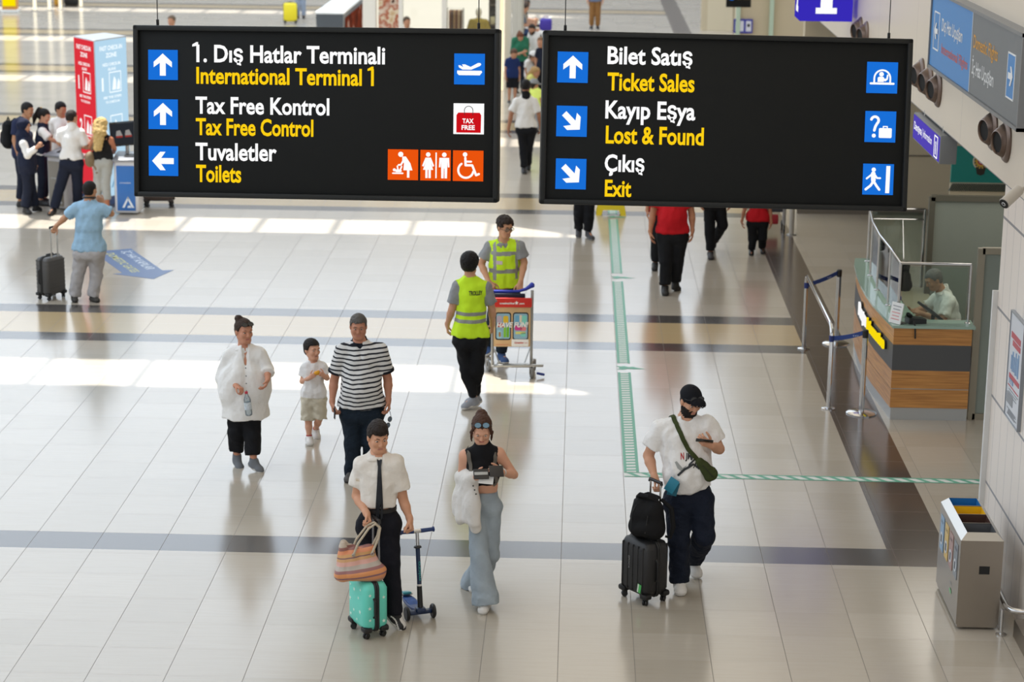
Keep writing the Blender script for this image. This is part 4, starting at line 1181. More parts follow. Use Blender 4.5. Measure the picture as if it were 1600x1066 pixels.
# ------------------------------------------------------------------ roof with strip rooflights (out of the picture, it shapes the sun bands)
m_white = mat('roof_white', '#dcdcd8', rough=0.9)
cb = MB()
shift = -SUN_DIR * (CEIL / SUN_DIR.z) * -1.0          # from the floor up along the sunbeam
off = Vector((-SUN_DIR.x / -SUN_DIR.z, -SUN_DIR.y / -SUN_DIR.z, 0)) * CEIL
bands = [23.93 + 9.25 * k for k in range(0, 7)]
edges = []
x_end = 0.15 + off.x
y_prev = 2.0
for yb in bands:
 a, c = yb - 0.60 + off.y, yb + 0.62 + off.y
 cb.box(((-70 + 10) / 2, (y_prev + a) / 2, CEIL + 0.1), (80, a - y_prev, 0.2))
 cb.box(((x_end + 10) / 2, (a + c) / 2, CEIL + 0.1), (10 - x_end, c - a, 0.2))
 z_ = CEIL  # wedge added to cut the sun band's right end to a taper
 cb.add([(x_end - 1.75, c, z_), (x_end, c, z_), (x_end, a + 0.1, z_), (x_end - 1.75, c, z_ + 0.2), (x_end, c, z_ + 0.2), (x_end, a + 0.1, z_ + 0.2)], [(0, 2, 1), (3, 4, 5), (0, 1, 4, 3), (1, 2, 5, 4), (2, 0, 3, 5)])
 x = x_end - 0.35
 while x > -42:
  cb.box((x, (a + c) / 2, CEIL + 0.1), (0.06, c - a, 0.2))
  x -= 1.225
 y_prev = c
cb.box((-30, (y_prev + 92) / 2, CEIL + 0.1), (80, 92 - y_prev, 0.2))
struct(cb.build('ceiling', m_white, smooth=0))

# ------------------------------------------------------------------ right side: panelled wall, overhead fascia, recess
def panel_mat(name, col, ph, z0, pv, y0, rough=0.35, jw=0.012):
 m = bpy.data.materials.new(name)
 m.use_nodes = True
 nt = m.node_tree
 b = nt.nodes['Principled BSDF']
 tc = nt.nodes.new('ShaderNodeTexCoord')
 sp = nt.nodes.new('ShaderNodeSeparateXYZ')
 nt.links.new(tc.outputs['Object'], sp.inputs['Vector'])

 def M(op, a, b_=None):
  n = nt.nodes.new('ShaderNodeMath')
  n.operation = op
  for i, v in enumerate((a, b_)):
   if v is None:
    continue
   if isinstance(v, (int, float)):
    n.inputs[i].default_value = v
   else:
    nt.links.new(v, n.inputs[i])
  return n.outputs[0]
 ax = sp.outputs['Y']
 u = M('DIVIDE', M('SUBTRACT', sp.outputs['Z'], z0), ph)
 w = M('DIVIDE', M('SUBTRACT', ax, y0), pv)
 ju = M('GREATER_THAN', M('ABSOLUTE', M('SUBTRACT', M('FRACT', u), 0.5)), 0.5 - jw / ph)
 jv = M('GREATER_THAN', M('ABSOLUTE', M('SUBTRACT', M('FRACT', w), 0.5)), 0.5 - 0.45 * jw / pv)
 f = M('MAXIMUM', M('MULTIPLY', ju, 0.9), M('MULTIPLY', jv, 0.55))
 mx = nt.nodes.new('ShaderNodeMix')
 mx.data_type = 'RGBA'
 mx.inputs['A'].default_value = srgb(col)
 mx.inputs['B'].default_value = srgb('#6d7077')
 nt.links.new(f, mx.inputs['Factor'])
 nt.links.new(mx.outputs['Result'], b.inputs['Base Color'])
 b.inputs['Roughness'].default_value = rough
 return m


m_wall = panel_mat('wall_panels', '#e4dad0', 0.80, 0.70, 0.29, 17.67)
m_fascia = panel_mat('fascia_panels', '#ddd1c0', 4.0, 3.38, 3.0, 20.45, jw=0.010)
m_beige = mat('beige_wall', '#c6b89c', rough=0.6, vary=0.04, scale=2)
m_beige_dark = mat('dark_recess', '#6f675c', rough=0.8)
m_steel = mat('brushed_steel', '#9f978d', rough=0.36, metal=1.0, bump=0.05, scale=60, stretch=(1, 1, 30))
m_chrome = mat('polished_steel', '#c9c9c9', rough=0.13, metal=1.0)
m_alu = mat('aluminium', '#b4b4b2', rough=0.35, metal=1.0)

w = MB()
w.box((3.95, 10.07, 1.69), (0.5, 16.16, 3.38))
struct(w.build('wall_right', m_wall, smooth=0))
w = MB()
w.box((3.95, 17.0, 7.7), (0.5, 36.1, 8.64))
struct(w.build('wall_right_upper', m_fascia, smooth=0))
w = MB()
w.box((3.68, 18.165, 1.22), (0.05, 0.05, 2.44))
struct(w.build('trim_1', mat('white_trim', '#d8d8d6', rough=0.4), smooth=0))
w = MB()
w.box((3.655, 12.2, 0.075), (0.09, 8.0, 0.15))
struct(w.build('baseboard_right', m_steel, smooth=0))
# back wall of the recess, with a dark foot strip, and the recess side wall and soffit
w = MB()
w.box((7.7, 35.2, 6.0), (8.0, 0.3, 12.0))
struct(w.build('wall_recess_back', m_beige, smooth=0))
w = MB()
w.box((7.7, 35.02, 0.05), (8.02, 0.06, 0.10))
w.box((7.7, 35.035, 1.0), (8.02, 0.012, 0.02))
struct(w.build('baseboard_recess', m_beige_dark, smooth=0))
w = MB()
w.box((9.2, 26.6, 2.0), (0.2, 17, 4.0))
struct(w.build('wall_recess_side', m_beige, smooth=0))
w = MB()
w.box((6.7, 26.6, 3.45), (5.0, 17, 0.12))
struct(w.build('ceiling_recess', mat('soffit', '#a89f90', rough=0.8), smooth=0))
# far end walls of the concourse, the grey one added unseen
w = MB()
w.box((-27, 100, 6.1), (90, 0.3, 12.2))  # unseen wall added to darken what the far floor reflects
struct(w.build('wall_added_far', mat('added_wall_grey', '#a4a6a8', rough=0.8), smooth=0))
w = MB()
w.box((9.0, 66.2, 3.0), (10.5, 0.3, 6.0))
struct(w.build('wall_concourse_end', m_beige, smooth=0))
w = MB()
w.box((5.9, 52.2, 3.0), (4.2, 0.3, 6.0))
struct(w.build('wall_concourse_side', m_beige, smooth=0))
w = MB()
w.box((3.85, 52.0, 3.0), (0.10, 0.10, 6.0))
w.box((4.66, 51.98, 3.0), (0.10, 0.10, 6.0))
struct(w.build('trim_2', mat('pale_green_post', '#b9cdb8', rough=0.5), smooth=0))

# ------------------------------------------------------------------ glazed partition and frosted door beside the counter
m_frost = pane_glass('frosted_glass', '#8f958b', haze=0.8)
m_frost2 = pane_glass('frosted_glass_pale', '#9ba49b', haze=0.75)
m_frame = mat('champagne_frame', '#8f8877', rough=0.4, metal=0.4)
m_frame_d = mat('grey_frame', '#5f5c50', rough=0.45, metal=0.4)
p = MB()
p.box((5.75, 25.6, 0.98), (2.8, 0.015, 1.90))
g = struct(p.build('window_1', m_frost, smooth=0))
p = MB()
p.box((4.34, 25.6, 0.98), (0.07, 0.07, 1.96))
p.box((5.75, 25.6, 1.95), (2.85, 0.07, 0.07))
p.build('window_frame', m_frame_d, g, smooth=0)
p = MB()
p.box((4.92, 22.62, 0.96), (0.98, 0.02, 1.80))
d = struct(p.build('door_1', m_frost2, smooth=0))
p = MB()
p.box((4.40, 22.62, 0.965), (0.075, 0.06, 1.93))
p.box((5.42, 22.62, 0.965), (0.075, 0.06, 1.93))
p.box((4.91, 22.62, 1.90), (1.0, 0.06, 0.07))
p.box((4.91, 22.62, 0.035), (1.0, 0.06, 0.07))
p.build('door_frame', m_frame, d, smooth=0)
p = MB()
p.cyl((5.3, 22.57, 0.85), (5.3, 22.57, 1.15), 0.012)
p.build('door_handle', m_chrome, d)

# ------------------------------------------------------------------ shop front at the end of the hall
m_shopwhite = glow('shop_light_white', '#fff6e6', 1.25)
m_shoplite = mat('shop_white', '#f2ede2', rough=0.5)
w = MB()
w.box((-3.6, 54.5, 1.8), (3.4, 0.2, 3.6))
struct(w.build('wall_shop_back', m_shopwhite, smooth=0))
w = MB()
for x0, x1 in ((-5.32, -5.0), (-4.44, -4.34), (-3.38, -3.26), (-2.06, -1.90)):
 w.box(((x0 + x1) / 2, 52.1, 1.8), (x1 - x0, 0.25, 3.6))
w.box((-3.6, 52.1, 3.3), (3.4, 0.2, 0.6))
struct(w.build('wall_shop_front', m_shoplite, smooth=0))
p = MB()
p.box((-3.62, 52.05, 1.5), (3.3, 0.012, 3.0))
struct(p.build('window_2', pane_glass('shop_glass', '#f4f6f4'), smooth=0))
w = MB()
for x, y in ((-1.72, 50.9), (-1.56, 51.5), (-1.47, 52.6), (-1.50, 53.7)):
 w.box((x, y, 2.0), (0.16, 0.16, 4.0))
w.box((-1.47, 52.8, 2.0), (0.06, 1.8, 4.0))
struct(w.build('wall_shop_side', mat('shop_side', '#d9d6cc', rough=0.5), smooth=0))
w = MB()
w.cyl((-1.86, 50.72, 0.0), (-1.86, 50.72, 4.0), 0.045)
struct(w.build('trim_3', glow('warm_tube', '#ffe9bd', 1.3)))
# ------------------------------------------------------------------ signs
m_case = mat('sign_casing', '#151717', rough=0.6, spec=0.2)
m_case2 = mat('sign_border', '#1d1f1f', rough=0.5, spec=0.3)
g_blue = glow('backlit_blue', '#1a72dd', 0.95)
g_white = glow('backlit_white', '#ffffff', 1.0)
g_yellow = glow('backlit_yellow', '#fdd015', 1.0)
g_orange = glow('backlit_orange', '#f0560f', 0.95)
g_red = glow('backlit_red', '#d5141d', 0.9)
m_black = mat('black_plastic', '#141414', rough=0.45)


def at(x, z, y=0.0):
 return Matrix.Translation((x, y, z))


def stroke(b, pts, wd, y=-0.006, dep=0.003, seg=10):
 """a flat rounded line in the x-z plane"""
 for (x0, z0), (x1, z1) in zip(pts[:-1], pts[1:]):
  L = math.hypot(x1 - x0, z1 - z0) or 1e-6
  nx, nz = -(z1 - z0) / L * wd / 2, (x1 - x0) / L * wd / 2
  b.prism([(x0 + nx, z0 + nz), (x0 - nx, z0 - nz), (x1 - nx, z1 - nz), (x1 + nx, z1 + nz)], dep, at(0, 0, y))
 for x, z in pts:
  b.prism(ring2d(x, z, wd / 2, seg), dep, at(0, 0, y))


def arc(cx, cz, r, a0, a1, n=18):
 return [(cx + r * math.cos(math.radians(a0 + (a1 - a0) * k / n)), cz + r * math.sin(math.radians(a0 + (a1 - a0) * k / n))) for k in range(n + 1)]


ARROW = [(0, .38), (.31, .10), (.31, -.08), (.10, .07), (.10, -.36), (-.10, -.36), (-.10, .07), (-.31, -.08), (-.31, .10)]


def symbol(kind, s):
 """white pictogram drawn in a square of side s centred on the origin (x-z plane)"""
 b = MB()

 def poly(p, y=-0.006):
  b.prism([(x * s, z * s) for x, z in p], 0.003, at(0, 0, y))

 def line(p, wd):
  stroke(b, [(x * s, z * s) for x, z in p], wd * s)
 if kind.startswith('arrow'):
  a = math.radians({'arrow_up': 0, 'arrow_left': 90, 'arrow_se': -135, 'arrow_right': -90}[kind])
  poly([(x * math.cos(a) - z * math.sin(a), x * math.sin(a) + z * math.cos(a)) for x, z in ARROW])
 elif kind == 'plane':
  poly([(-.40, -.05), (.40, -.05), (.42, -.10), (.34, -.20), (-.34, -.20), (-.40, -.14)])
  poly([(-.36, .12), (-.30, .12), (-.20, .06), (-.24, .15), (-.14, .15), (.04, .07), (.28, .20), (.36, .20), (.39, .15), (.34, .10), (.06, -.02), (-.22, -.02), (-.34, .05)])
 elif kind == 'changing':
  poly(ring2d(-.07, .34, .085))
  poly([(-.02, .27), (.10, .27), (.25, .05), (.32, -.18), (.22, -.18), (.22, -.42), (.14, -.42), (.14, -.18), (.02, -.18), (.04, .06), (-.02, .08)])
  line([(.02, .14), (-.06, .0), (-.14, -.01)], .06)
  poly(ring2d(-.28, -.17, .05))
  line([(-.21, -.2), (-.08, -.2)], .09)
  line([(-.16, -.16), (-.18, -.05)], .05)
  line([(-.08, -.16), (-.04, -.06)], .05)
  line([(-.33, -.28), (.0, -.28)], .05)
 elif kind == 'toilets':
  for sx, dress in ((-.24, True), (.29, False)):
   poly(ring2d(sx, .35, .075))
   if dress:
    poly([(sx - .09, .25), (sx + .09, .25), (sx + .2, -.02), (sx + .15, -.05), (sx + .08, .1), (sx + .17, -.15), (sx + .09, -.15), (sx + .09, -.42), (sx + .015, -.42), (sx + .015, -.15), (sx - .015, -.15), (sx - .015, -.42), (sx - .09, -.42), (sx - .09, -.15), (sx - .17, -.15), (sx - .08, .1), (sx - .15, -.05), (sx - .2, -.02)])
   else:
    poly([(sx - .16, .25), (sx + .16, .25), (sx + .175, -.06), (sx + .12, -.06), (sx + .105, .14), (sx + .095, -.42), (sx + .015, -.42), (sx + .01, -.1), (sx - .01, -.1), (sx - .015, -.42), (sx - .095, -.42), (sx - .105, .14), (sx - .12, -.06), (sx - .175, -.06)])
  poly([(.0, -.42), (.045, -.42), (.045, .42), (.0, .42)])
 elif kind == 'wheelchair':
  poly(ring2d(-.10, .37, .075))
  line([(-.09, .26), (-.08, .02), (.14, .02), (.27, -.30), (.36, -.26)], .075)
  line([(-.08, .14), (.10, .14)], .065)
  line(arc(-.07, -.14, .25, 125, 350), .07)
 elif kind == 'booth':
  line([(-.37, -.19), (.37, -.19)], .07)
  line([(-.26, -.16)] + arc(0, -.02, .26, 180, 0, 16) + [(.26, -.16)], .055)
  poly(ring2d(-.03, .11, .075))
  poly([(-.15, -.14), (-.15, .0), (-.10, .03), (.03, .03), (.08, -.04), (.13, -.02), (.15, .10), (.20, .10), (.18, -.06), (.10, -.12), (.05, -.10), (.05, -.14)])
 elif kind == 'lost':
  line(arc(-.19, .20, .12, 165, -50, 14) + [(-.17, .0), (-.20, -.12)], .085)
  poly(ring2d(-.21, -.29, .065))
  poly(rrect(.42, .32, .04, 4, .16, -.20))
  line([(.09, -.03), (.09, .01), (.22, .01), (.22, -.03)], .035)
 elif kind == 'exit':
  poly(ring2d(-.16, .31, .07))
  line([(-.17, .18), (-.16, -.04)], .15)
  line([(-.20, .17), (-.38, .02)], .06)
  line([(-.14, .17), (-.04, .04), (.06, .04)], .06)
  line([(-.17, -.08), (-.24, -.2), (-.40, -.33)], .08)
  line([(-.14, -.08), (-.06, -.20), (.04, -.33)], .08)
  poly([(.24, -.44), (.37, -.44), (.38, .44), (.25, .44)])
 elif kind == 'taxbag':
  poly([(-.40, -.45), (.40, -.45), (.41, .12), (.36, .20), (-.34, .20), (-.40, .12)])
 return b


def hanging_sign(name, label, centre, yaw, tilt, roll, W, Hh, texts, pictos):
 ex = Vector((math.cos(yaw), math.sin(yaw), 0))
 n = Vector((math.sin(yaw), -math.cos(yaw), 0))
 ez = Vector((0, 0, 1)) * math.cos(tilt) + n * math.sin(tilt)
 e1 = ex * math.cos(roll) + ez * math.sin(roll)
 e2 = -ex * math.sin(roll) + ez * math.cos(roll)
 R = Matrix((e1, e2.cross(e1), e2)).transposed()
 root = thing(name, label, 'sign', centre)
 root.rotation_euler = R.to_euler()
 b = MB()
 b.box((0, 0.10, 0), (W - 0.02, 0.16, Hh - 0.02), bevel=0.01)
 b.build('casing', m_case, root)
 b = MB()
 for x in (-1, 1):
  b.box((x * (W / 2 - 0.022), 0.085, 0), (0.044, 0.20, Hh), bevel=0.012)
 for z in (-1, 1):
  b.box((0, 0.085, z * (Hh / 2 - 0.022)), (W, 0.20, 0.044), bevel=0.012)
 b.build('frame', m_case2, root)
 for s, x0, x1, base, cap, m in texts:
  if s.startswith('1') or s.endswith('1'):
   # the small flag that makes the stroke a figure one
   xf = x0 if s.startswith('1') else x1 - 0.019
   b = MB()
   b.prism([(xf - 0.030, base + cap * 0.74), (xf - 0.030, base + cap * 0.86), (xf + 0.004, base + cap), (xf + 0.018, base + cap), (xf + 0.018, base + cap * 0.8)], 0.002, at(0, 0.0155, 0))
   b.build('lettering', m, root, smooth=0)
  write('lettering', s, basis((x0, 0.016, base), (1, 0, 0), (0, 0, 1)), m, root, width=x1 - x0, cap=cap, bold=0.025)
 for kind, x, z, sz in pictos:
  col = g_orange if kind in ('changing', 'toilets', 'wheelchair') else (g_white if kind == 'taxbag' else g_blue)
  b = MB()
  b.prism([(-sz / 2, -sz / 2), (sz / 2, -sz / 2), (sz / 2, sz / 2), (-sz / 2, sz / 2)], 0.01)
  pic = b.build('pictogram', col, root, smooth=0)
  pic.location = (x, 0.012, z)
  sy = symbol(kind, sz).build('symbol', g_red if kind == 'taxbag' else g_white, pic, smooth=0)
  if kind == 'taxbag':
   hb = MB()
   stroke(hb, [(px_ * sz, pz * sz) for px_, pz in [(-.13, .12)] + arc(0, .27, .14, 180, 0, 12) + [(.14, .12)]], 0.02 * sz, y=-0.010)
   hb.build('bag_handle', m_black, pic, smooth=0)
   write('lettering', 'TAX', basis((-0.05, -0.0115, -0.035), (1, 0, 0), (0, 0, 1)), g_white, pic, width=0.092, cap=0.038, bold=0.03)
   write('lettering', 'FREE', basis((-0.056, -0.0115, -0.088), (1, 0, 0), (0, 0, 1)), g_white, pic, width=0.108, cap=0.038, bold=0.03)
 inv = R.transposed()
 for sx in (-1, 1):
  top = Vector(centre) + R @ Vector((sx * W * 0.44, 0.10, Hh / 2))
  b = MB()
  p0 = inv @ (top - Vector(centre))
  p1 = inv @ (Vector((top.x, top.y, CEIL)) - Vector(centre))
  b.cyl(p0, p1, 0.004, seg=6)
  b.cyl(p0, p0 + (p1 - p0).normalized() * 0.05, 0.012, seg=8)
  b.build('cable', m_black, root)
 return root


hanging_sign('hanging_sign', 'black hanging direction sign for International Terminal 1 and Toilets, the left one', (-2.1335, 17.0, 4.0636), -0.0519, -0.1264, 0.0082, 2.9934, 1.3921,
             [('1. Dış Hatlar Terminali', -.978, .569, .408, .141, g_white), ('International Terminal 1', -.979, .478, .2333, .136, g_yellow),
              ('Tax Free Kontrol', -.9875, .1157, -.0092, .139, g_white), ('Tax Free Control', -.985, -.015, -.1826, .138, g_yellow),
              ('Tuvaletler', -.989, -.317, -.387, .143, g_white), ('Toilets', -.985, -.610, -.565, .141, g_yellow)],
             [('arrow_up', -1.254, .3775, .243), ('arrow_up', -1.255, -.0224, .243), ('arrow_left', -1.255, -.4026, .243),
              ('plane', 1.254, .3747, .247), ('taxbag', 1.2524, -.0235, .247), ('changing', .7203, -.4015, .247), ('toilets', .9862, -.4022, .247), ('wheelchair', 1.2514, -.4023, .247)])
hanging_sign('hanging_sign', 'black hanging direction sign for Ticket Sales, Lost & Found and Exit, the right one', (1.1952, 17.0, 4.0518), 0.0651, -0.1517, -0.0158, 2.9831, 1.3902,
             [('Bilet Satış', -.972, -.287, .4435, .142, g_white), ('Ticket Sales', -.967, -.264, .2325, .1437, g_yellow),
              ('Kayıp Eşya', -.978, -.251, .0076, .1456, g_white), ('Lost & Found', -.970, -.1767, -.1923, .143, g_yellow),
              ('Çıkış', -.973, -.651, -.4189, .139, g_white), ('Exit', -.9665, -.752, -.62, .136, g_yellow)],
             [('arrow_up', -1.25, .4062, .246), ('arrow_se', -1.2476, -.0252, .246), ('arrow_se', -1.244, -.4485, .246),
              ('booth', 1.2536, .3801, .25), ('lost', 1.254, -.0144, .25), ('exit', 1.2517, -.4391, .25)])

# wall sign on the fascia: faces -X, reads from the far end to the near end
t = thing('wall_sign', 'long blue and grey wall sign pointing to international and domestic flights above the counter', 'sign', (3.70, 19.62, 4.36))
FX = basis((0, 0, 0), (0, -1, 0), (0, 0, 1))


def fx(y, z, x=-0.101):
 """matrix for lettering at world (y, z) on the sign's face"""
 return basis((x, y - 19.62, z - 4.36), (0, -1, 0), (0, 0, 1))


b = MB()
b.box((-0.045, 0, 0), (0.09, 4.58, 0.76))
b.build('casing', mat('sign_grey_edge', '#55585b', rough=0.5), t, smooth=0)
b = MB()
for z in (-0.385, 0.385):
 b.box((-0.055, 0, z), (0.12, 4.64, 0.03))
for y in (-2.305, 2.305):
 b.box((-0.055, y, 0), (0.12, 0.03, 0.80))
b.build('frame', mat('sign_frame_grey', '#7d7f82', rough=0.4, metal=0.3), t, smooth=0)
b = MB()
b.box((-0.095, (19.62 + 21.92) / 2 - 19.62, 0), (0.008, 2.28, 0.735))
b.build('blue_panel', mat('sign_blue', '#3f86c6', rough=0.45), t, smooth=0)
b = MB()
b.box((-0.095, (17.33 + 19.60) / 2 - 19.62, 0), (0.008, 2.26, 0.735))
b.build('grey_panel', mat('sign_grey', '#6f7376', rough=0.45), t, smooth=0)
b = MB()
b.box((-0.098, 19.61 - 19.62, 0), (0.010, 0.03, 0.735))
b.build('divider', mat('sign_divider', '#b9bcc0', rough=0.5), t, smooth=0)
pw, py_, pr = mat('print_white', '#e8e9ea', rough=0.5), mat('print_amber', '#d99a2b', rough=0.5), mat('print_coral', '#d2604a', rough=0.5)
write('lettering', 'Dış Hat Uçuşları', fx(21.27, 4.395), pw, t, width=1.16, cap=0.13, bold=0.012)
write('lettering', 'International Flights', fx(21.22, 4.18), pr, t, width=1.46, cap=0.10, bold=0.006)
write('lettering', 'Domestic Flights', fx(19.52, 4.415), py_, t, width=1.16, cap=0.125, bold=0.012)
write('lettering', 'İç Hat Uçuşları', fx(19.52, 4.18), pw, t, width=1.04, cap=0.13, bold=0.012)
for y, k in ((21.57, 'arrow_left'), (17.75, 'arrow_right')):
 b = MB()
 for zz in (-1, 1):
  b.box((0, 0, zz * 0.185), (0.006, 0.32, 0.014))
  b.box((0, zz * 0.155, 0), (0.006, 0.014, 0.37))
 fr = b.build('arrow_border', pw, t, smooth=0)
 fr.location = (-0.101, y - 19.62, 4.362 - 4.36)
 if k == 'arrow_right':
  b = MB()
  b.box((0.001, 0, 0), (0.004, 0.31, 0.36))
  b.build('blue_field', MATS['sign_blue'], fr, smooth=0)
 s_ = symbol(k, 0.26)
 a = MB()
 a.add([(v[1] * 1.0 - 0.0, -v[0], v[2]) for v in s_.v], s_.f)
 a.build('symbol', pw, fr, smooth=0)

# the purple information box sign hanging under the fascia
t = thing('information_sign', 'purple and grey box sign reading Danışma and Information under the beige fascia', 'sign', (3.71, 22.03, 3.215))
b = MB()
b.box((0.01, 0, 0), (0.17, 1.75, 0.29), bevel=0.008)
b.build('casing', mat('box_grey', '#77797a', rough=0.45), t)
b = MB()
b.box((-0.079, 0, 0), (0.006, 1.70, 0.25))
b.build('face', glow('backlit_purple', '#5a4bc0', 0.85), t, smooth=0)
write('lettering', 'Danışma', basis((-0.084, 0.78, -0.02), (0, -1, 0), (0, 0, 1)), g_white, t, width=0.52, cap=0.085, bold=0.02)
write('lettering', '| Information', basis((-0.084, 0.22, -0.02), (0, -1, 0), (0, 0, 1)), g_white, t, width=0.62, cap=0.085, bold=0.008)
b = MB()
for zz in (-1, 1):
 b.box((0, 0, zz * 0.105), (0.004, 0.20, 0.012))
 b.box((0, zz * 0.095, 0), (0.004, 0.012, 0.21))
bd = b.build('icon_border', g_white, t, smooth=0)
bd.location = (-0.084, -0.66, 0)
write('lettering', 'i', basis((-0.001, 0.024, -0.072), (0, -1, 0), (0, 0, 1)), g_white, bd, width=0.05, cap=0.14, bold=0.04)
b = MB()
b.cyl((0, 0.6, 0.14), (0, 0.6, 0.20), 0.015)
b.cyl((0, -0.6, 0.14), (0, -0.6, 0.20), 0.015)
b.build('bracket', m_alu, t)

# the cube with the big i over the far passage
t = thing('information_cube', 'big purple cube sign with a white letter i hanging over the far passage', 'sign', (3.28, 28.86, 4.24))
b = MB()
b.box((0, 0, 0), (0.70, 0.70, 0.88), bevel=0.006)
b.build('cube', glow('backlit_violet', '#3c2fc4', 0.85), t)
for M_ in (basis((-0.0, -0.353, 0), (1, 0, 0), (0, 0, 1)) @ Matrix.Scale(0.88, 4), basis((-0.353, 0.0, 0), (0, -1, 0), (0, 0, 1)) @ Matrix.Scale(0.88, 4)):
 b = MB()
 b.add(*[(lambda q: q)(x) for x in (([(-0.09, -0.30, 0), (0.09, -0.30, 0), (0.09, 0.16, 0), (-0.14, 0.16, 0), (-0.14, 0.10, 0), (-0.09, 0.10, 0)]), [(0, 1, 2, 3, 4, 5)])])
 b.add([(-0.16, -0.385, 0), (0.16, -0.385, 0), (0.16, -0.295, 0), (-0.16, -0.295, 0)], [(0, 1, 2, 3)])
 c_ = ring2d(0, 0.30, 0.10, 20)
 b.add([(x, z, 0) for x, z in c_], [tuple(range(20))])
 b2 = MB()
 b2.add(b.v, b.f, M_)
 b2.build('letter_i', g_white, t, smooth=0)
b = MB()
b.cyl((0, 0, 0.44), (0, 0, CEIL - 4.24), 0.012, seg=8)
b.build('hanger', m_alu, t)

# small signs far down the passage
t = thing('direction_sign', 'small black sign with a blue arrow hanging far down the passage', 'sign', (3.33, 45.0, 2.78))
b = MB()
b.box((0, 0, 0), (0.52, 0.08, 0.46))
b.build('casing', m_case, t, smooth=0)
b = MB()
b.prism(ring2d(-0.15, 0.0, 0.085), 0.006, at(0, 0, -0.046))
b.build('pictogram', g_blue, t, smooth=0)
b = MB()
sy = symbol('arrow_right', 0.12)
b.add(sy.v, sy.f, at(-0.15, 0, -0.046))
b.build('symbol', g_white, t, smooth=0)
write('lettering', 'İç Hatlar', basis((-0.03, -0.042, 0.01), (1, 0, 0), (0, 0, 1)), mat('dim_white', '#8d8d88'), t, width=0.24, cap=0.05)
write('lettering', 'Domestic', basis((-0.03, -0.042, -0.07), (1, 0, 0), (0, 0, 1)), mat('dim_amber', '#7d6a30'), t, width=0.24, cap=0.05)
b = MB()
b.cyl((0, 0, 0.2), (0, 0, CEIL - 2.78), 0.01, seg=8)
b.build('hanger', m_alu, t)
t = thing('notice_board', 'blue framed notice board on the far beige wall', 'notice board', (3.98, 52.0, 1.49))
b = MB()
b.box((0, 0.0, 0), (0.46, 0.05, 0.34))
b.build('board', mat('board_blue', '#3b3fa0', rough=0.5), t, smooth=0)
b = MB()
b.box((-0.09, -0.028, 0.0), (0.20, 0.006, 0.25))
b.build('sheet', mat('paper', '#d9dbe6', rough=0.7), t, smooth=0)
b = MB()
b.box((0.13, -0.028, 0.0), (0.13, 0.006, 0.25))
b.build('sheet', MATS['paper'], t, smooth=0)
b = MB()
b.prism(ring2d(0.13, 0.02, 0.04, 12), 0.003, at(0, 0, -0.034))
b.build('emblem', mat('ink_dark', '#2b2f35'), t, smooth=0)

# poster on the panelled wall
t = thing('wall_poster', 'white framed notice with red and blue print on the panelled wall at right', 'poster', (3.70, 17.155, 1.985))


def pw_at(y, z, x=-0.028):
 return basis((x, y, z), (0, -1, 0), (0, 0, 1))


b = MB()
b.box((-0.012, 0, 0), (0.024, 0.55, 0.90))
b.build('sheet', mat('poster_white', '#cdd0d6', rough=0.35), t, smooth=0)
b = MB()
for s in (-1, 1):
 b.box((-0.016, s * 0.272, 0), (0.03, 0.012, 0.91))
 b.box((-0.016, 0, s * 0.45), (0.03, 0.55, 0.012))
b.build('frame', mat('poster_frame', '#8b9097', rough=0.3, metal=0.6), t, smooth=0)
m_rp, m_bp, m_gp = mat('poster_red', '#b8525a', rough=0.5), mat('poster_blue', '#7d9bbd', rough=0.5), mat('poster_grey', '#8d9095', rough=0.5)
for y, z, w2, h2 in ((0.02, 0.265, 0.36, 0.05), (-0.02, 0.205, 0.30, 0.045), (-0.01, -0.085, 0.40, 0.04), (0.0, -0.17, 0.42, 0.008)):
 b = MB()
 b.box((-0.026, y, z), (0.004, w2, h2))
 b.build('red_heading', m_rp, t, smooth=0)
b = MB()
for y, h in ((0.14, 0.12), (0.09, 0.17), (0.03, 0.13), (-0.03, 0.19), (-0.09, 0.15), (-0.13, 0.20)):
 b.box((-0.026, y, 0.0 + h * 0.3), (0.004, 0.035, h))
b.box((-0.026, 0.10, -0.125), (0.004, 0.16, 0.045))
b.build('blue_print', m_bp, t, smooth=0)
b = MB()
b.box((-0.026, 0.11, -0.28), (0.004, 0.24, 0.09))
for k in range(8):
 b.box((-0.026, -0.02 + 0.04 * (k % 2), -0.20 - 0.024 * k if k < 3 else -0.33 - 0.012 * k), (0.003, 0.36 - 0.05 * (k % 3), 0.006))
b.build('grey_print', m_gp, t, smooth=0)
write('lettering', 'SON', pw_at(0.18, -0.14, -0.030), pw, t, width=0.14, cap=0.03)

# teal board with a round crest behind the partition
t = thing('crest_board', 'teal board with a round crest above the frosted partition', 'sign', (5.65, 29.0, 1.78))
b = MB()
b.box((0, 0, 0.05), (1.0, 0.05, 0.50))
b.build('board', mat('teal_board', '#0f7d74', rough=0.5), t, smooth=0)
crest = [('#c9c4b0', 0.0, 0.10, 0.115, '#c9c4b0'), ('#1d2a50', 0.0, 0.10, 0.098, ''), ('#caa23a', 0.0, 0.10, 0.075, ''), ('#a33a4c', 0.0, 0.10, 0.05, ''), ('#d8d3c2', 0.0, 0.10, 0.028, '')]
for i, (c, x, z, r, _) in enumerate(crest):
 b = MB()
 b.prism(ring2d(x - 0.10, z, r, 24, r * 1.05), 0.004, at(0, 0, -0.029 - 0.003 * i))
 b.build('crest', mat('crest_' + c[1:], c, rough=0.5), t, smooth=0)
b = MB()
b.prism([(-0.17, 0.02), (-0.03, 0.02), (-0.05, -0.08), (-0.10, -0.10), (-0.15, -0.08)], 0.004, at(0, 0, -0.03))
b.build('crest', mat('crest_27201a', '#27201a'), t, smooth=0)
b = MB()
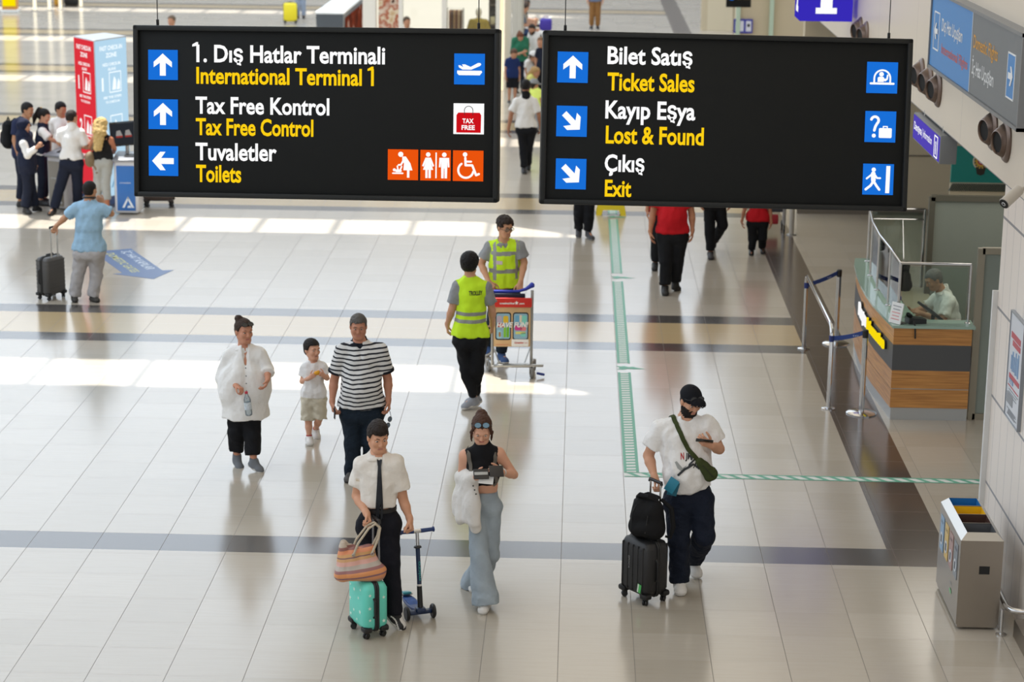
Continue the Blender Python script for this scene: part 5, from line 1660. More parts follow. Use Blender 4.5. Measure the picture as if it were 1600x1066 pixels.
for k in range(14):
 a = 2 * PI * k / 14
 b.prism(ring2d(-0.10 + 0.088 * math.cos(a), 0.10 + 0.092 * math.sin(a), 0.012, 8), 0.004, at(0, 0, -0.046))
b.build('crest', MATS['crest_caa23a'], t, smooth=0)
b = MB()
b.box((0, 0.02, -0.42), (1.0, 0.04, 0.40))
b.build('base_panel', m_beige, t, smooth=0)
b = MB()
for k in range(40):
 b.box((-0.49 + k * 0.025, -0.012, -0.27), (0.010, 0.03, 0.12), rot=Matrix.Rotation(0.5, 3, 'Y'))
b.build('louvre', mat('louvre', '#3f4b45', rough=0.5), t, smooth=0)
b = MB()
for x in (-0.45, 0.45):
 b.box((x, 0.05, -1.19), (0.05, 0.05, 1.18))
b.build('support', m_frame_d, t, smooth=0)
# ------------------------------------------------------------------ the people
def spec(key, **kw):
 S = dict(POSES[key])
 S.update(kw)
 return S


def axis_paint(fn):
 return fn


c_white = cloth('cotton_white', '#e6e3de', vary=0.03)
c_white2 = cloth('cotton_offwhite', '#d9d2c6', vary=0.03)
c_linen = mat('linen_white', '#e8e6e2', rough=0.85, bump=0.35, scale=16, vary=0.04, spec=0.25)
c_black = cloth('cotton_black', '#15161a')
c_navy = cloth('cotton_navy', '#1b2030')
c_navy2 = cloth('vest_navy', '#1d2336')
c_denim_d = cloth('denim_dark', '#16222e', scale=22)
c_denim_l = mat('denim_light', '#9aa5ad', rough=0.9, bump=0.7, scale=7, vary=0.25, spec=0.2)
c_olive = cloth('canvas_olive', '#3c4424')
c_grey = cloth('jersey_grey', '#8f9193')
c_hivis = mat('hivis_yellow', '#c9ef2c', rough=0.75, bump=0.25, scale=12, vary=0.04, spec=0.25)
c_refl = mat('reflective_tape', '#8d8f8c', rough=0.45, spec=0.6)
c_beige = cloth('shorts_beige', '#c9c1ad')
c_red = cloth('jersey_red', '#c01822')
c_skyblue = cloth('jersey_blue', '#93b4cc')
c_ltgrey = cloth('linen_grey', '#a9a6a6')
sh_white = mat('leather_white', '#d9d6d1', rough=0.5, vary=0.03)
sh_black = mat('leather_black', '#17171a', rough=0.45)
sh_grey = mat('mesh_grey', '#6d7176', rough=0.8, bump=0.3, scale=120)
sole_w = mat('sole_white', '#d2cfc9', rough=0.6)
sole_b = mat('sole_black', '#1a1a1a', rough=0.6)
m_lens = mat('lens_dark', '#1c2226', rough=0.08, spec=0.8)
m_lens_b = mat('lens_blue', '#5b7f93', rough=0.08, spec=0.8)
m_phone = mat('phone_black', '#101113', rough=0.2)


def sunglasses(B, root, name, mlens, at_, up=0.0, parent=None, frame=None, size=1.0):
 """two lenses, a bridge and temples, in the wearer's head frame"""
 hs = B.hs * size
 H = lambda x, y, z: Vector(B.J['hd'] + B.hs * (B.R.T @ np.array([x, y, z])))
 fr = frame or m_black
 b = MB()
 y0, z0 = at_
 for s in (-1, 1):
  c = H(s * 0.033, y0, z0)
  n = Vector(B.R.T @ np.array([s * 0.12, math.cos(up), math.sin(up)])).normalized()
  lat = Vector(B.R[0])
  u = n.cross(lat).normalized()
  ring = [c + lat * (math.cos(t) * 0.029 * hs) + u * (math.sin(t) * 0.023 * hs) for t in [2 * PI * k / 18 for k in range(18)]]
  b.tube(ring, 0.0022 * hs, 6, closed=True)
  b.tube([c + lat * (s * 0.029 * hs), H(s * 0.079, y0 - 0.025, z0 - 0.004 - up * 0.025), H(s * 0.086, y0 - 0.09, z0 - 0.006 - up * 0.075)], 0.0024 * hs, 6)
 b.tube([H(-0.006, y0, z0 + 0.004), H(0.006, y0, z0 + 0.004)], 0.0022 * hs, 6)
 g = b.build(name, fr, root)
 for s in (-1, 1):
  c = H(s * 0.033, y0, z0)
  n = Vector(B.R.T @ np.array([s * 0.12, math.cos(up), math.sin(up)])).normalized()
  lat = Vector(B.R[0])
  u = n.cross(lat).normalized()
  l = MB()
  vs = [c + lat * (math.cos(t) * 0.028 * hs) + u * (math.sin(t) * 0.022 * hs) for t in [2 * PI * k / 18 for k in range(18)]]
  l.add(vs, [tuple(range(18))])
  l.add([v - n * 0.002 for v in vs], [tuple(reversed(range(18)))])
  l.build('lens', mlens, g, smooth=0)
 return g


def on_surface(ob, pts, d, lift=0.004):
 """drop points along d onto the mesh ob (its own coordinates), lifted off by lift"""
 from mathutils.bvhtree import BVHTree
 me = ob.data
 bvh = BVHTree.FromPolygons([v.co[:] for v in me.vertices], [p.vertices[:] for p in me.polygons])
 d = Vector(d).normalized()
 out = []
 last = None
 for p in pts:
  p = Vector(p)
  hit = bvh.ray_cast(p - d * 0.6, d)
  if hit[0] is not None:
   q = hit[0] - d * lift
   last = (q - p).dot(d)
  else:
   q = p + d * (last if last is not None else 0)
  out.append(q)
 return out


def print_on(ob, vs, fs, M, d, name, m, parent, lift=0.004, sub=0):
 b = MB()
 b.add(vs, fs, M)
 if sub:
  bm = bmesh.new()
  vv = [bm.verts.new(v) for v in b.v]
  for f in b.f:
   try:
    bm.faces.new([vv[i] for i in f])
   except ValueError:
    pass
  bmesh.ops.triangulate(bm, faces=bm.faces[:])
  bmesh.ops.subdivide_edges(bm, edges=bm.edges[:], cuts=sub, use_grid_fill=True)
  bm.verts.index_update()
  b.v = [v.co[:] for v in bm.verts]
  b.f = [[v.index for v in f.verts] for f in bm.faces]
  b.mi = [0] * len(b.f)
  bm.free()
 b.v = [p[:] for p in on_surface(ob, b.v, d, lift)]
 return b.build(name, m, parent, smooth=0)


def strap_over(ob, path, width, d_fn, name, m, parent, n=36, lift=0.006, thick=0.004):
 """a flat strap whose centre line is dropped onto ob; d_fn(t) gives the inward direction"""
 from mathutils.bvhtree import BVHTree
 bvh = BVHTree.FromPolygons([v.co[:] for v in ob.data.vertices], [p.vertices[:] for p in ob.data.polygons])
 P = [Vector(p) for p in path]
 L = [0]
 for a, c in zip(P[:-1], P[1:]):
  L.append(L[-1] + (c - a).length)
 ctr, nor = [], []
 for k in range(n + 1):
  t = L[-1] * k / n
  i = max(j for j in range(len(L)) if L[j] <= t + 1e-9)
  i = min(i, len(P) - 2)
  p = P[i].lerp(P[i + 1], (t - L[i]) / max(L[i + 1] - L[i], 1e-6))
  q = bvh.find_nearest(p)
  nn = (q[1])
  ctr.append(q[0] + nn * lift)
  nor.append(nn)
 rings = []
 for k in range(n + 1):
  a, c = ctr[max(k - 1, 0)], ctr[min(k + 1, n)]
  tg = (c - a).normalized()
  nn = (nor[max(k - 1, 0)] + nor[k] * 2 + nor[min(k + 1, n)]).normalized()
  s = tg.cross(nn).normalized() * width / 2
  o = nn * thick
  rings.append([ctr[k] - s, ctr[k] + s, ctr[k] + s + o, ctr[k] - s + o])
 b = MB()
 b.loft(rings)
 return b.build(name, m, parent, smooth=50)


def slab(c, ex, ey, ez, s, bevel=0.004):
 """box with explicit axes -> (centre, rot, size) helper for MB.box"""
 R = Matrix((Vector(ex).normalized(), Vector(ey).normalized(), Vector(ez).normalized())).transposed()
 return dict(c=c, s=s, rot=R, bevel=bevel)


def axes(z, x):
 z = Vector(z).normalized()
 x = Vector(x)
 x = (x - z * x.dot(z)).normalized()
 return x, z.cross(x), z


# --- man in the black cap -------------------------------------------------
B = person(spec('cap', yaw=26, pitch=24, body=12, skin='#c9977a', hairc='#17110e', beard=1, hair_th=0.006, lod=0, curl_a=62, thumb_a=(0.25, -1, -0.2), palm_a=(0.2, 0.3, -1),
    curl_b=48, thumb_b=(0.2, -0.45, 1), palm_b=(-0.1, 0.75, 0.65)),
           'bearded man in black cap and white graphic T-shirt looking at his phone beside black suitcase')
cap_man = B
r = B.root
tee = B.build_top(r, 't_shirt', cloth('tee_white_cap', '#e8e6e3', vary=0.02), sleeve=0.66, hem=0.515, off=0.020, loose=0.012, neck='crew', belly=0.025, sl_r=(0.070, 0.088), wr=0.006)
B.build_legs(r, 'jeans', cloth('jeans_navy', '#151c2b', scale=20), r=(0.106, 0.092, 0.080), hem=1.04, waist=0.12, wr=0.006, wscale=24)
B.build_shoes(r, sh_white, sole_w, bulk=1.12, sole_h=0.034)
# cap
hs, R_, H_ = B.hs, B.R, B.H
F = Field(B.J['hd'] - 0.2, B.J['hd'] + 0.24, 0.0055)
F.el(H_(0, -0.014, 0.040), np.array([0.092, 0.112, 0.098]) * hs, R_, 0)
F.plane(H_(0, 0, 0.034), -(R_[2] * 1.0 + R_[1] * 0.10))
G = Field(B.J['hd'] - 0.2, B.J['hd'] + 0.24, 0.0055)
G.el(H_(0, 0.105, 0.030), np.array([0.086, 0.094, 0.070]) * hs, R_, 0)
G.el(H_(0, 0.105, 0.022), np.array([0.090, 0.100, 0.070]) * hs, R_, 0.002, True)
G.plane(H_(0, 0.060, 0), -R_[1])
F.d = np.minimum(F.d, G.d)
F.el(H_(0, -0.014, 0.142), np.array([0.008, 0.008, 0.006]), R_, 0.004)
v, q = F.mesh()
capo = mesh_obj('cap', [(v, q, 0)], cloth('cap_black', '#111319', bump=0.15), r)
b = MB()
for pts in ([(-.012, -.01), (-.012, .014)], [(-.012, .014), (0, .0), (.003, .016)], [(.003, .016), (.012, -.012)], [(-.02, .0), (.016, .004)]):
 stroke(b, pts, 0.0045, y=0, dep=0.002)
fwd = Vector(R_[1])
print_on(capo, b.v, b.f, basis(H_(0.006, 0.12, 0.060), Vector(R_[0]), Vector(R_[2])) @ Matrix.Rotation(-PI / 2, 4, 'X'), -fwd, 'cap_emblem', mat('emblem_white', '#e6e6e4'), capo, 0.003)
sunglasses(B, r, 'sunglasses', m_lens, (0.090, 0.088), 0.5)
# print on the chest
Cc = B.shm - B.u * 0.27 + B.f * 0.3 - B.lt * 0.02
Mx = lambda dx, dz: basis(Cc + B.lt * dx + B.u * dz, B.lt, B.u)
fd = Vector(-B.f)
for s_, x, z, wd, cp, m_ in (('N', -0.068, 0.028, 0.036, 0.056, mat('ink_red', '#b3202a')), ('JM', -0.030, 0.030, 0.062, 0.05, mat('ink_black', '#17171a')), ('AIR', 0.026, -0.042, 0.072, 0.045, MATS['ink_black'])):
 vs, fs = text_mesh(s_, wd, cp, 0.03, 0.25)
 print_on(tee, vs, fs, Mx(x, z), fd, 'chest_print', m_, tee, 0.004)
b = MB()
for pts, wd in (([(-.10, -.105), (-.045, -.055), (-.01, -.035), (.03, -.01)], 0.018), ([(-.01, -.035), (.0, -.01), (.05, .03)], 0.014), ([(.03, -.01), (.055, -.03), (.075, -.05)], 0.014), ([(.02, .03), (.03, .05)], 0.016)):
 stroke(b, pts, wd, 0, 0.001)
print_on(tee, b.v, b.f, basis(Cc, B.lt, B.u) @ Matrix.Rotation(-PI / 2, 4, 'X') @ Matrix.Scale(-1, 4, (0, 1, 0)) if False else Mx(0, 0) @ Matrix.Rotation(-PI / 2, 4, 'X'), fd, 'chest_print', mat('ink_slate', '#2b2e31'), tee, 0.006)
b = MB()
b.add([(x, z, 0) for x, z in [(-.115, .0), (-.10, -.05), (-.07, -.075), (-.02, -.02), (-.06, -.045), (-.085, -.035), (-.10, .01)]], [tuple(range(7))])
print_on(tee, b.v, b.f, Mx(0, 0), fd, 'chest_print', mat('ink_grey', '#9a9c99'), tee, 0.003, sub=2)

# olive bag worn across the chest
sh_r = B.J['sa'] + B.u * 0.06 + (B.shm - B.J['sa']) * 0.55
bag_c = B.shm - B.u * 0.335 + B.f * 0.185 + B.lt * 0.125
t = thing('crossbody_bag', 'olive green bag on a strap across the capped man\'s chest', 'bag', (B.S['loc'][0], B.S['loc'][1], 0))
F = Field(bag_c - 0.2, bag_c + 0.2, 0.007)
dgn = nrm(B.lt * 0.62 - B.u * 0.78)
F.rc(bag_c - dgn * 0.10, bag_c + dgn * 0.06, 0.030, 0.052, 0.02, (nrm(B.lt * 0.78 + B.u * 0.62), 1.25))
F.wrinkle(0.002, 40, 3)
v, q = F.mesh()
mesh_obj('pouch', [(v, q, 0)], c_olive, t)
strap_over(tee, [bag_c - dgn * 0.10, B.shm - B.u * 0.16 + B.f * 0.15 - B.lt * 0.015, sh_r + B.f * 0.09, sh_r + B.u * 0.03, sh_r - B.f * 0.10, B.shm - B.f * 0.14 - B.u * 0.2], 0.038, None, 'strap', c_olive, t)
b = MB()
zz = bag_c + B.f * 0.056
b.tube([zz - dgn * 0.08, zz + dgn * 0.07], 0.003, 6)
b.build('zip', m_black, t)

# --- young woman in black crop top ----------------------------------------
B = person(spec('girl', yaw=4, pitch=34, body=4, sex='f', skin='#d3a085', lip='#b4655f', hairc='#4a3024', hair='sleek', hair_th=0.009, hairline=0.080, curl_a=35, thumb_a=(0.1, -0.3, 1), palm_a=(0.55, 0.3, 0.75), curl_b=40, thumb_b=(-0.35, -0.2, 1), palm_b=(-0.75, 0.35, 0.5)),
           'young woman in black sleeveless top and pale flared jeans reading her phone')
girl = B
r = B.root
top = B.build_top(r, 'crop_top', cloth('knit_black', '#121215', bump=0.2), sleeve=0, arms=False, hem=0.255, off=0.008, loose=0.0, neck='turtle', wr=0.0015)
pink = None
B.build_legs(r, 'jeans', c_denim_l, r=(0.088, 0.084, 0.126), hem=1.06, waist=0.15, wr=0.005, wscale=18)
B.build_shoes(r, sh_white, sole_w, bulk=0.98, sole_h=0.03)
sunglasses(B, r, 'sunglasses', m_lens_b, (0.062, 0.117), 1.0)
b = MB()
w_ = B.J['wb'] + (B.J['eb'] - B.J['wb']) * 0.12
dv = Vector(nrm(B.J['fb'] - B.J['wb']))
x_, y_, z_ = axes(dv, (0, 0, 1))
b.tube([Vector(w_) + (x_ * math.cos(a) + y_ * math.sin(a)) * 0.029 for a in [2 * PI * k / 20 for k in range(20)]], 0.006, 8, closed=True)
b.build('bracelet', mat('bracelet_pale', '#b9b3a8', rough=0.3, metal=0.5), r)
# rucksack whose straps show in front
t = thing('rucksack', 'grey rucksack on the back of the woman in black top', 'rucksack', (B.S['loc'][0], B.S['loc'][1], 0))
m_ruck = cloth('ruck_grey', '#6a655d')
c = B.shm - B.u * 0.22 - B.f * 0.19
F = Field(c - 0.26, c + 0.26, 0.010)
F.rc(c - B.u * 0.10, c + B.u * 0.09, 0.075, 0.070, 0.02, (B.lt, 1.5))
F.wrinkle(0.003, 25, 6)
v, q = F.mesh()
mesh_obj('pack', [(v, q, 0)], m_ruck, t)
for sgn, s in ((-1, 'sa'), (1, 'sb')):
 sh = B.shm + B.lt * sgn * 0.108
 strap_over(top, [sh - B.u * 0.30 + B.f * 0.12 + B.lt * sgn * 0.035, sh - B.u * 0.14 + B.f * 0.13, sh + B.u * 0.02 + B.f * 0.05, sh + B.u * 0.03 - B.f * 0.03, sh - B.u * 0.08 - B.f * 0.12], 0.032, None, 'strap', m_ruck, t)

# --- boy with a tie ---------------------------------------------------------
B = person(spec('tie', yaw=22, pitch=14, body=8, skin='#cb9779', hairc='#241a15', hair='short', hair_th=0.010, quiff=0.012, hairline=0.062, curl_a=70, thumb_a=(0.3, -1, 0), palm_a=(0.3, 0.2, -1), curl_b=75, thumb_b=(-0.2, -1, 0.2), palm_b=(-0.3, 0.2, -0.9)),
           'teenage boy in white short-sleeved shirt and dark tie pushing a turquoise suitcase')
tie_boy = B
r = B.root
sh = B.build_top(r, 'shirt', cloth('shirt_white', '#e2dcd3', vary=0.02), sleeve=0.66, hem=0.355, off=0.016, loose=0.004, neck='v', vopen=0.05, sl_r=(0.066, 0.082), wr=0.004)
B.build_collar(r, MATS['shirt_white'])
B.build_legs(r, 'trousers', cloth('trousers_ink', '#12131b'), r=(0.096, 0.080, 0.068), hem=1.05, waist=0.165, wr=0.004)


def vans(L, mi):
 x, y, z = L[:, 0], L[:, 1], L[:, 2]
 st = (np.abs(z - 0.012 - 0.018 * np.sin((y + 0.02) * 30)) < 0.006) & (y < 0.13) & (y > 0.0)
 vamp = (np.abs(x) < 0.03) & (y > 0.07) & (y < 0.15) & (z > 0.02)
 return np.where(st | vamp, 1, mi)


B.build_shoes(r, None, sole_w, bulk=1.05, sole_h=0.034, paintfn=vans, mats=[sh_black, sh_white])
fd = Vector(-B.f)
ctr = B.shm + B.f * 0.3
b = MB()
b.add([(-.020, .02, 0), (.020, .02, 0), (.014, -.03, 0), (-.014, -.03, 0)], [(0, 3, 2, 1)])
b.add([(-.013, -.03, 0), (.013, -.03, 0), (.030, -.36, 0), (.034, -.47, 0), (.0, -.52, 0), (-.034, -.47, 0), (-.030, -.36, 0)], [(0, 6, 5, 4, 3, 2, 1)])
print_on(sh, b.v, b.f, basis(ctr + B.u * 0.035, B.lt, B.u), fd, 'necktie', mat('tie_navy', '#0f141d', rough=0.6), r, 0.012, sub=5)
b = MB()
hipc = B.hipm + B.u * 0.150
pts = [Vector(hipc + B.lt * (math.cos(a) * 0.146) + B.f * (math.sin(a) * 0.115)) for a in [2 * PI * k / 40 for k in range(40)]]
b.loft([[p + Vector(B.u) * z * 0.016 for p in pts] for z in (-1, 1)], caps=False)
b.build('belt', mat('belt_black', '#101012', rough=0.4), r)
vs, fs = text_mesh('LLL', 0.030, 0.022, 0.0)
print_on(sh, vs, fs, basis(B.J['sa'] + (B.J['ea'] - B.J['sa']) * 0.45 + B.f * 0.2 - B.lt * 0.03, B.lt, B.u), fd, 'sleeve_mark', mat('mark_gold', '#b99a58'), sh, 0.004)

# --- man in the striped polo -------------------------------------------------
B = person(spec('striped', yaw=6, pitch=12, body=4, skin='#ba8268', hairc='#5b5753', hair='short', hair_th=0.008, hairline=0.066, w=1.15, curl_a=45, curl_b=40),
           'grey-haired man in a black and white striped polo shirt walking behind the boy with tie')
striped_man = B
r = B.root
m_st = mat('polo_white', '#d9d8d6', rough=0.85, bump=0.3, scale=14, spec=0.25)
m_sk = mat('polo_black', '#171a22', rough=0.85, bump=0.3, scale=14, spec=0.25)
nt = bpy.data.materials.new('polo_stripes')
nt.use_nodes = True
_t = nt.node_tree
_b = _t.nodes['Principled BSDF']
_tc = _t.nodes.new('ShaderNodeTexCoord')
_sp = _t.nodes.new('ShaderNodeSeparateXYZ')
_t.links.new(_tc.outputs['Object'], _sp.inputs['Vector'])
_nz = _t.nodes.new('ShaderNodeTexNoise')
_nz.inputs['Scale'].default_value = 6.0
_t.links.new(_tc.outputs['Object'], _nz.inputs['Vector'])


def mth(nt_, op, a, b_=None):
 n = nt_.nodes.new('ShaderNodeMath')
 n.operation = op
 for i, v_ in enumerate((a, b_)):
  if v_ is None:
   continue
  if isinstance(v_, (int, float)):
   n.inputs[i].default_value = v_
  else:
   nt_.links.new(v_, n.inputs[i])
 return n.outputs[0]


_z = mth(_t, 'ADD', _sp.outputs['Z'], mth(_t, 'MULTIPLY', mth(_t, 'SUBTRACT', _nz.outputs['Fac'], 0.5), 0.03))
_z = mth(_t, 'ADD', _z, mth(_t, 'MULTIPLY', mth(_t, 'ABSOLUTE', mth(_t, 'ADD', _sp.outputs['X'], 0.0)), -0.10))
_fr = mth(_t, 'FRACT', mth(_t, 'DIVIDE', _z, 0.0455))
_mx = _t.nodes.new('ShaderNodeMix')
_mx.data_type = 'RGBA'
_mx.inputs['A'].default_value = srgb('#d9d8d6')
_mx.inputs['B'].default_value = srgb('#1a1d26')
_t.links.new(mth(_t, 'LESS_THAN', _fr, 0.36), _mx.inputs['Factor'])
_t.links.new(_mx.outputs['Result'], _b.inputs['Base Color'])
_b.inputs['Roughness'].default_value = 0.85
polo = B.build_top(r, 'polo_shirt', nt, sleeve=0.70, hem=0.555, off=0.016, loose=0.010, neck='v', vopen=0.06, belly=0.03, sl_r=(0.068, 0.078), wr=0.004)
B.build_collar(r, m_sk, flap=0.036)
b = MB()
for s in 'ab':
 E = B.J['s' + s] + (B.J['e' + s] - B.J['s' + s]) * 0.69
 dv = Vector(B.J['e' + s] - B.J['s' + s]).normalized()
 x_, y_, z_ = axes(dv, (0, 0, 1))
 c_ = MB()
 rr_ = 0.0865
 ringa = [Vector(E) + (x_ * math.cos(a) + y_ * math.sin(a)) * rr_ for a in [2 * PI * k / 28 for k in range(28)]]
 c_.loft([[p - z_ * 0.014 for p in ringa], [p + z_ * 0.010 for p in ringa]])
 c_.build('sleeve_cuff', m_sk, polo)
B.build_legs(r, 'jeans', c_denim_d, r=(0.098, 0.084, 0.078), hem=1.05, waist=0.10, wr=0.005)
B.build_shoes(r, mat('shoe_taupe', '#4a4744', rough=0.7), sole_b)

# --- little boy ---------------------------------------------------------------
B = person(spec('kid', yaw=42, pitch=4, body=24, skin='#d6a186', hairc='#1b1512', hair='short', hair_th=0.013, hairline=0.07, lod=0, curl_a=45, curl_b=45, thumb_a=(0, -0.5, 1), thumb_b=(0, -0.5, 1), palm_a=(0.8, 0.5, 0), palm_b=(-0.8, 0.5, 0)),
           'small boy in white T-shirt and beige shorts between the woman and the striped man')
kid = B
r = B.root
B.build_top(r, 't_shirt', cloth('tee_white_kid', '#e8e6e4', vary=0.02), sleeve=0.62, hem=0.47, off=0.012, loose=0.008, neck='crew', sl_r=(0.072, 0.092), wr=0.003, wscale=34)
B.build_legs(r, 'shorts', c_beige, r=(0.125, 0.125, 0.125), hem=0.47, waist=0.10, wr=0.006, wscale=34)
B.build_shoes(r, sh_white, sole_w, bulk=1.25, sole_h=0.03)
for s in 'ab':
 b = MB()
 A, K = Vector(B.J['a' + s]), Vector(B.J['k' + s])
 dv = (K - A).normalized()
 b.cyl(A + dv * 0.0, A + dv * 0.032, 0.032, 0.031)
 b.build('sock', mat('sock_red', '#a3242e', rough=0.9), r)

# --- woman in the long white blouse ---------------------------------------------
B = person(spec('woman', yaw=36, pitch=6, body=14, sex='f', skin='#c68d72', lip='#b06a62', hairc='#3a2a20', hair='bun', hair_th=0.010, hairline=0.068, w=1.18, curl_a=55, palm_a=(0.3, 0.6, -0.7), curl_b=30),
           'woman in loose white blouse and black trousers holding a water bottle')
blouse_woman = B
r = B.root
bl = B.build_top(r, 'blouse', c_linen, sleeve=1.42, hem=0.68, off=0.024, loose=0.02, flare=0.085, slk=0.012, neck='v', vopen=0.11, sl_r=(0.066, 0.070), cuff=0.98, wr=0.006, wscale=17)
B.build_collar(r, c_linen, flap=0.036)
B.build_legs(r, 'trousers', c_black, r=(0.090, 0.092, 0.080), hem=0.90, waist=0.06, wr=0.006)
B.build_shoes(r, sh_grey, sole_w, bulk=0.98, sole_h=0.028)
sunglasses(B, r, 'sunglasses', m_lens, (0.080, 0.092), 0.75)
b = MB()
for k in range(5):
 b.prism(ring2d(0, -0.10 - k * 0.075, 0.006, 10), 0.002, at(0, 0, 0))
print_on(bl, b.v, b.f, basis(B.shm + B.f * 0.35, B.lt, B.u) @ Matrix.Rotation(-PI / 2, 4, 'X') @ Matrix.Identity(4), Vector(-B.f), 'buttons', mat('button_dark', '#50525a'), bl, 0.003)

# --- trolley attendant seen from behind -------------------------------------------
B = person(spec('tback', yaw=165, pitch=4, body=188, skin='#c9977a', hairc='#120f0e', hair='curly', hair_th=0.026, hairback=-0.08, curl_a=45, curl_b=45),
           'trolley attendant seen from behind in yellow vest with TROLLEY on its back')
r = B.root
B.build_top(r, 't_shirt', c_grey, sleeve=0.72, hem=0.50, off=0.008, loose=0.002, neck='crew', sl_r=(0.064, 0.080))


def tape_rows(z1, z2, h=0.024):
 def fn(C, mi):
  z = C[:, 2]
  return np.where((np.abs(z - z1) < h) | (np.abs(z - z2) < h), 1, mi)
 return fn


zs = float(B.shm[2])
vest = B.build_top(r, 'safety_vest', None, sleeve=0, arms=False, hem=0.545, off=0.022, loose=0.012, neck='v', vopen=0.02, wr=0.005, paint=tape_rows(zs - 0.28, zs - 0.365, 0.021), mats=[c_hivis, c_refl])
vs, fs = text_mesh('TROLLEY', 0.150, 0.046, 0.03)
print_on(vest, vs, fs, basis(B.shm - B.u * 0.065 - B.f * 0.3, -B.lt, B.u) @ Matrix.Translation((-0.040, 0, 0)), Vector(B.f), 'lettering', m_black, vest, 0.005)
B.build_legs(r, 'cargo_trousers', cloth('cargo_black', '#141518'), r=(0.102, 0.086, 0.048), hem=0.96, waist=0.06, wr=0.007)
B.build_shoes(r, mat('trainer_grey', '#8d9096', rough=0.7, bump=0.2, scale=90), sole_w, bulk=1.02, sole_h=0.03)

# --- trolley attendant pushing the cart ----------------------------------------------
B = person(spec('tman', yaw=34, pitch=14, body=14, skin='#c08e6e', hairc='#2c201a', hair='curly', hair_th=0.014, hairline=0.07, curl_a=75, curl_b=75, thumb_a=(1, -0.2, 0), thumb_b=(-1, -0.2, 0), palm_a=(0, 0.2, -1), palm_b=(0, 0.2, -1)),
           'trolley attendant with glasses and open yellow vest pushing a luggage cart')
r = B.root
t_ = B.build_top(r, 'polo_shirt', c_grey, sleeve=0.66, hem=0.48, off=0.008, loose=0.002, neck='v', vopen=0.05, sl_r=(0.066, 0.086))
B.build_collar(r, c_grey)


def front_tapes(C, mi, B=B):
 L = (C - B.shm)
 x, z = np.abs(L @ B.lt), L @ B.u
 front = (L @ B.f) > 0.02
 m = front & (x > 0.115) & (x < 0.150) & (z > -0.38)
 m |= (np.abs(z + 0.275) < 0.024)
 m |= front & (np.abs(z + 0.06) < 0.022)
 return np.where(m, 1, mi)


vest = B.build_top(r, 'safety_vest', None, sleeve=0, arms=False, hem=0.485, off=0.022, loose=0.016, neck='v', vopen=0.05, wr=0.005, open_front=0.045, paint=front_tapes, mats=[c_hivis, c_refl])
b = MB()
b.add([(-.035, -.022, 0), (.035, -.022, 0), (.035, .022, 0), (-.035, .022, 0)], [(0, 1, 2, 3)])
print_on(vest, b.v, b.f, basis(B.shm - B.u * 0.165 + B.f * 0.3 - B.lt * 0.088, B.lt, B.u), Vector(-B.f), 'badge', mat('badge_pink', '#c9b7bb'), vest, 0.006, sub=2)
B.build_legs(r, 'jeans', c_denim_d, r=(0.096, 0.076, 0.070), hem=0.96, waist=0.10)
B.build_shoes(r, mat('canvas_blue', '#35507e', rough=0.8), sole_w, bulk=1.0, sole_h=0.03)
sunglasses(B, r, 'glasses', pane_glass('lens_clear', '#eef2f2'), (0.104, 0.006), 0.0)

# --- man on the phone ---------------------------------------------------------------
B = person(spec('phone', yaw=158, pitch=8, body=172, skin='#b98a6a', hairc='#15110f', hair='short', hair_th=0.007, hairback=-0.07, lod=1, w=1.15, curl_a=75, palm_a=(0, 0, -1), thumb_a=(1, 0, 0), curl_b=45, palm_b=(-1, 0, 0), thumb_b=(0, 0, 1)),
           'man in light blue T-shirt and grey trousers on the phone, seen from behind')
phone_man = B
r = B.root
B.build_top(r, 't_shirt', c_skyblue, sleeve=0.80, hem=0.60, off=0.016, loose=0.010, neck='crew', sl_r=(0.072, 0.086), wr=0.006)
B.build_legs(r, 'trousers', c_ltgrey, r=(0.104, 0.090, 0.086), hem=0.98, waist=0.08, wr=0.007)
B.build_shoes(r, mat('shoe_dark', '#35332f', rough=0.7), sole_b)
b = MB()
c = B.J['nk'] + B.u * 0.03
ringp = [Vector(c + B.lt * (math.cos(a) * 0.080) - B.f * (math.sin(a) * 0.075) + B.u * (0.012 * math.sin(a))) for a in [math.radians(-70 + 320 * k / 24) for k in range(25)]]
b.tube(ringp, 0.013, 8)
b.build('headphones', m_black, r)
# phone at his ear
t = thing('mobile_phone', 'dark phone held to the ear of the man in light blue', 'phone', (B.S['loc'][0], B.S['loc'][1], 0))
pc = B.J['fb'] * 0.6 + B.J['hd'] * 0.4
x_, y_, z_ = axes((0.2, 0, 1), (0, 1, 0.2))
b = MB()
b.box(**slab(pc, x_, y_, z_, (0.07, 0.009, 0.15), 0.004))
b.build('handset', m_phone, t)

# --- the group at the check-in kiosk --------------------------------------------------
B = person(spec('pack', yaw=78, pitch=14, body=80, skin='#b48464', hairc='#15110f', hair='short', hair_th=0.010, lod=1), 'dark-haired man with black backpack behind the woman in the navy headscarf')
pack_man = B
B.build_top(B.root, 't_shirt', cloth('tee_navy', '#232a45'), sleeve=0.7, off=0.015, neck='crew')
B.build_legs(B.root, 'trousers', c_navy)
B.build_shoes(B.root, sh_black, sole_b)
t = thing('backpack', 'black backpack on the back of the man at the kiosk', 'rucksack', (B.S['loc'][0], B.S['loc'][1], 0))
c = B.shm - B.u * 0.20 - B.f * 0.22
F = Field(c - 0.33, c + 0.33, 0.014)
F.rc(c - B.u * 0.14, c + B.u * 0.13, 0.115, 0.095, 0.03, (B.lt, 1.35))
F.rc(c - B.u * 0.12 - B.f * 0.09, c + B.u * 0.0 - B.f * 0.09, 0.06, 0.05, 0.02, (B.lt, 1.6))
v, q = F.mesh()
mesh_obj('pack', [(v, q, 0)], cloth('pack_black', '#131416'), t)
b = MB()
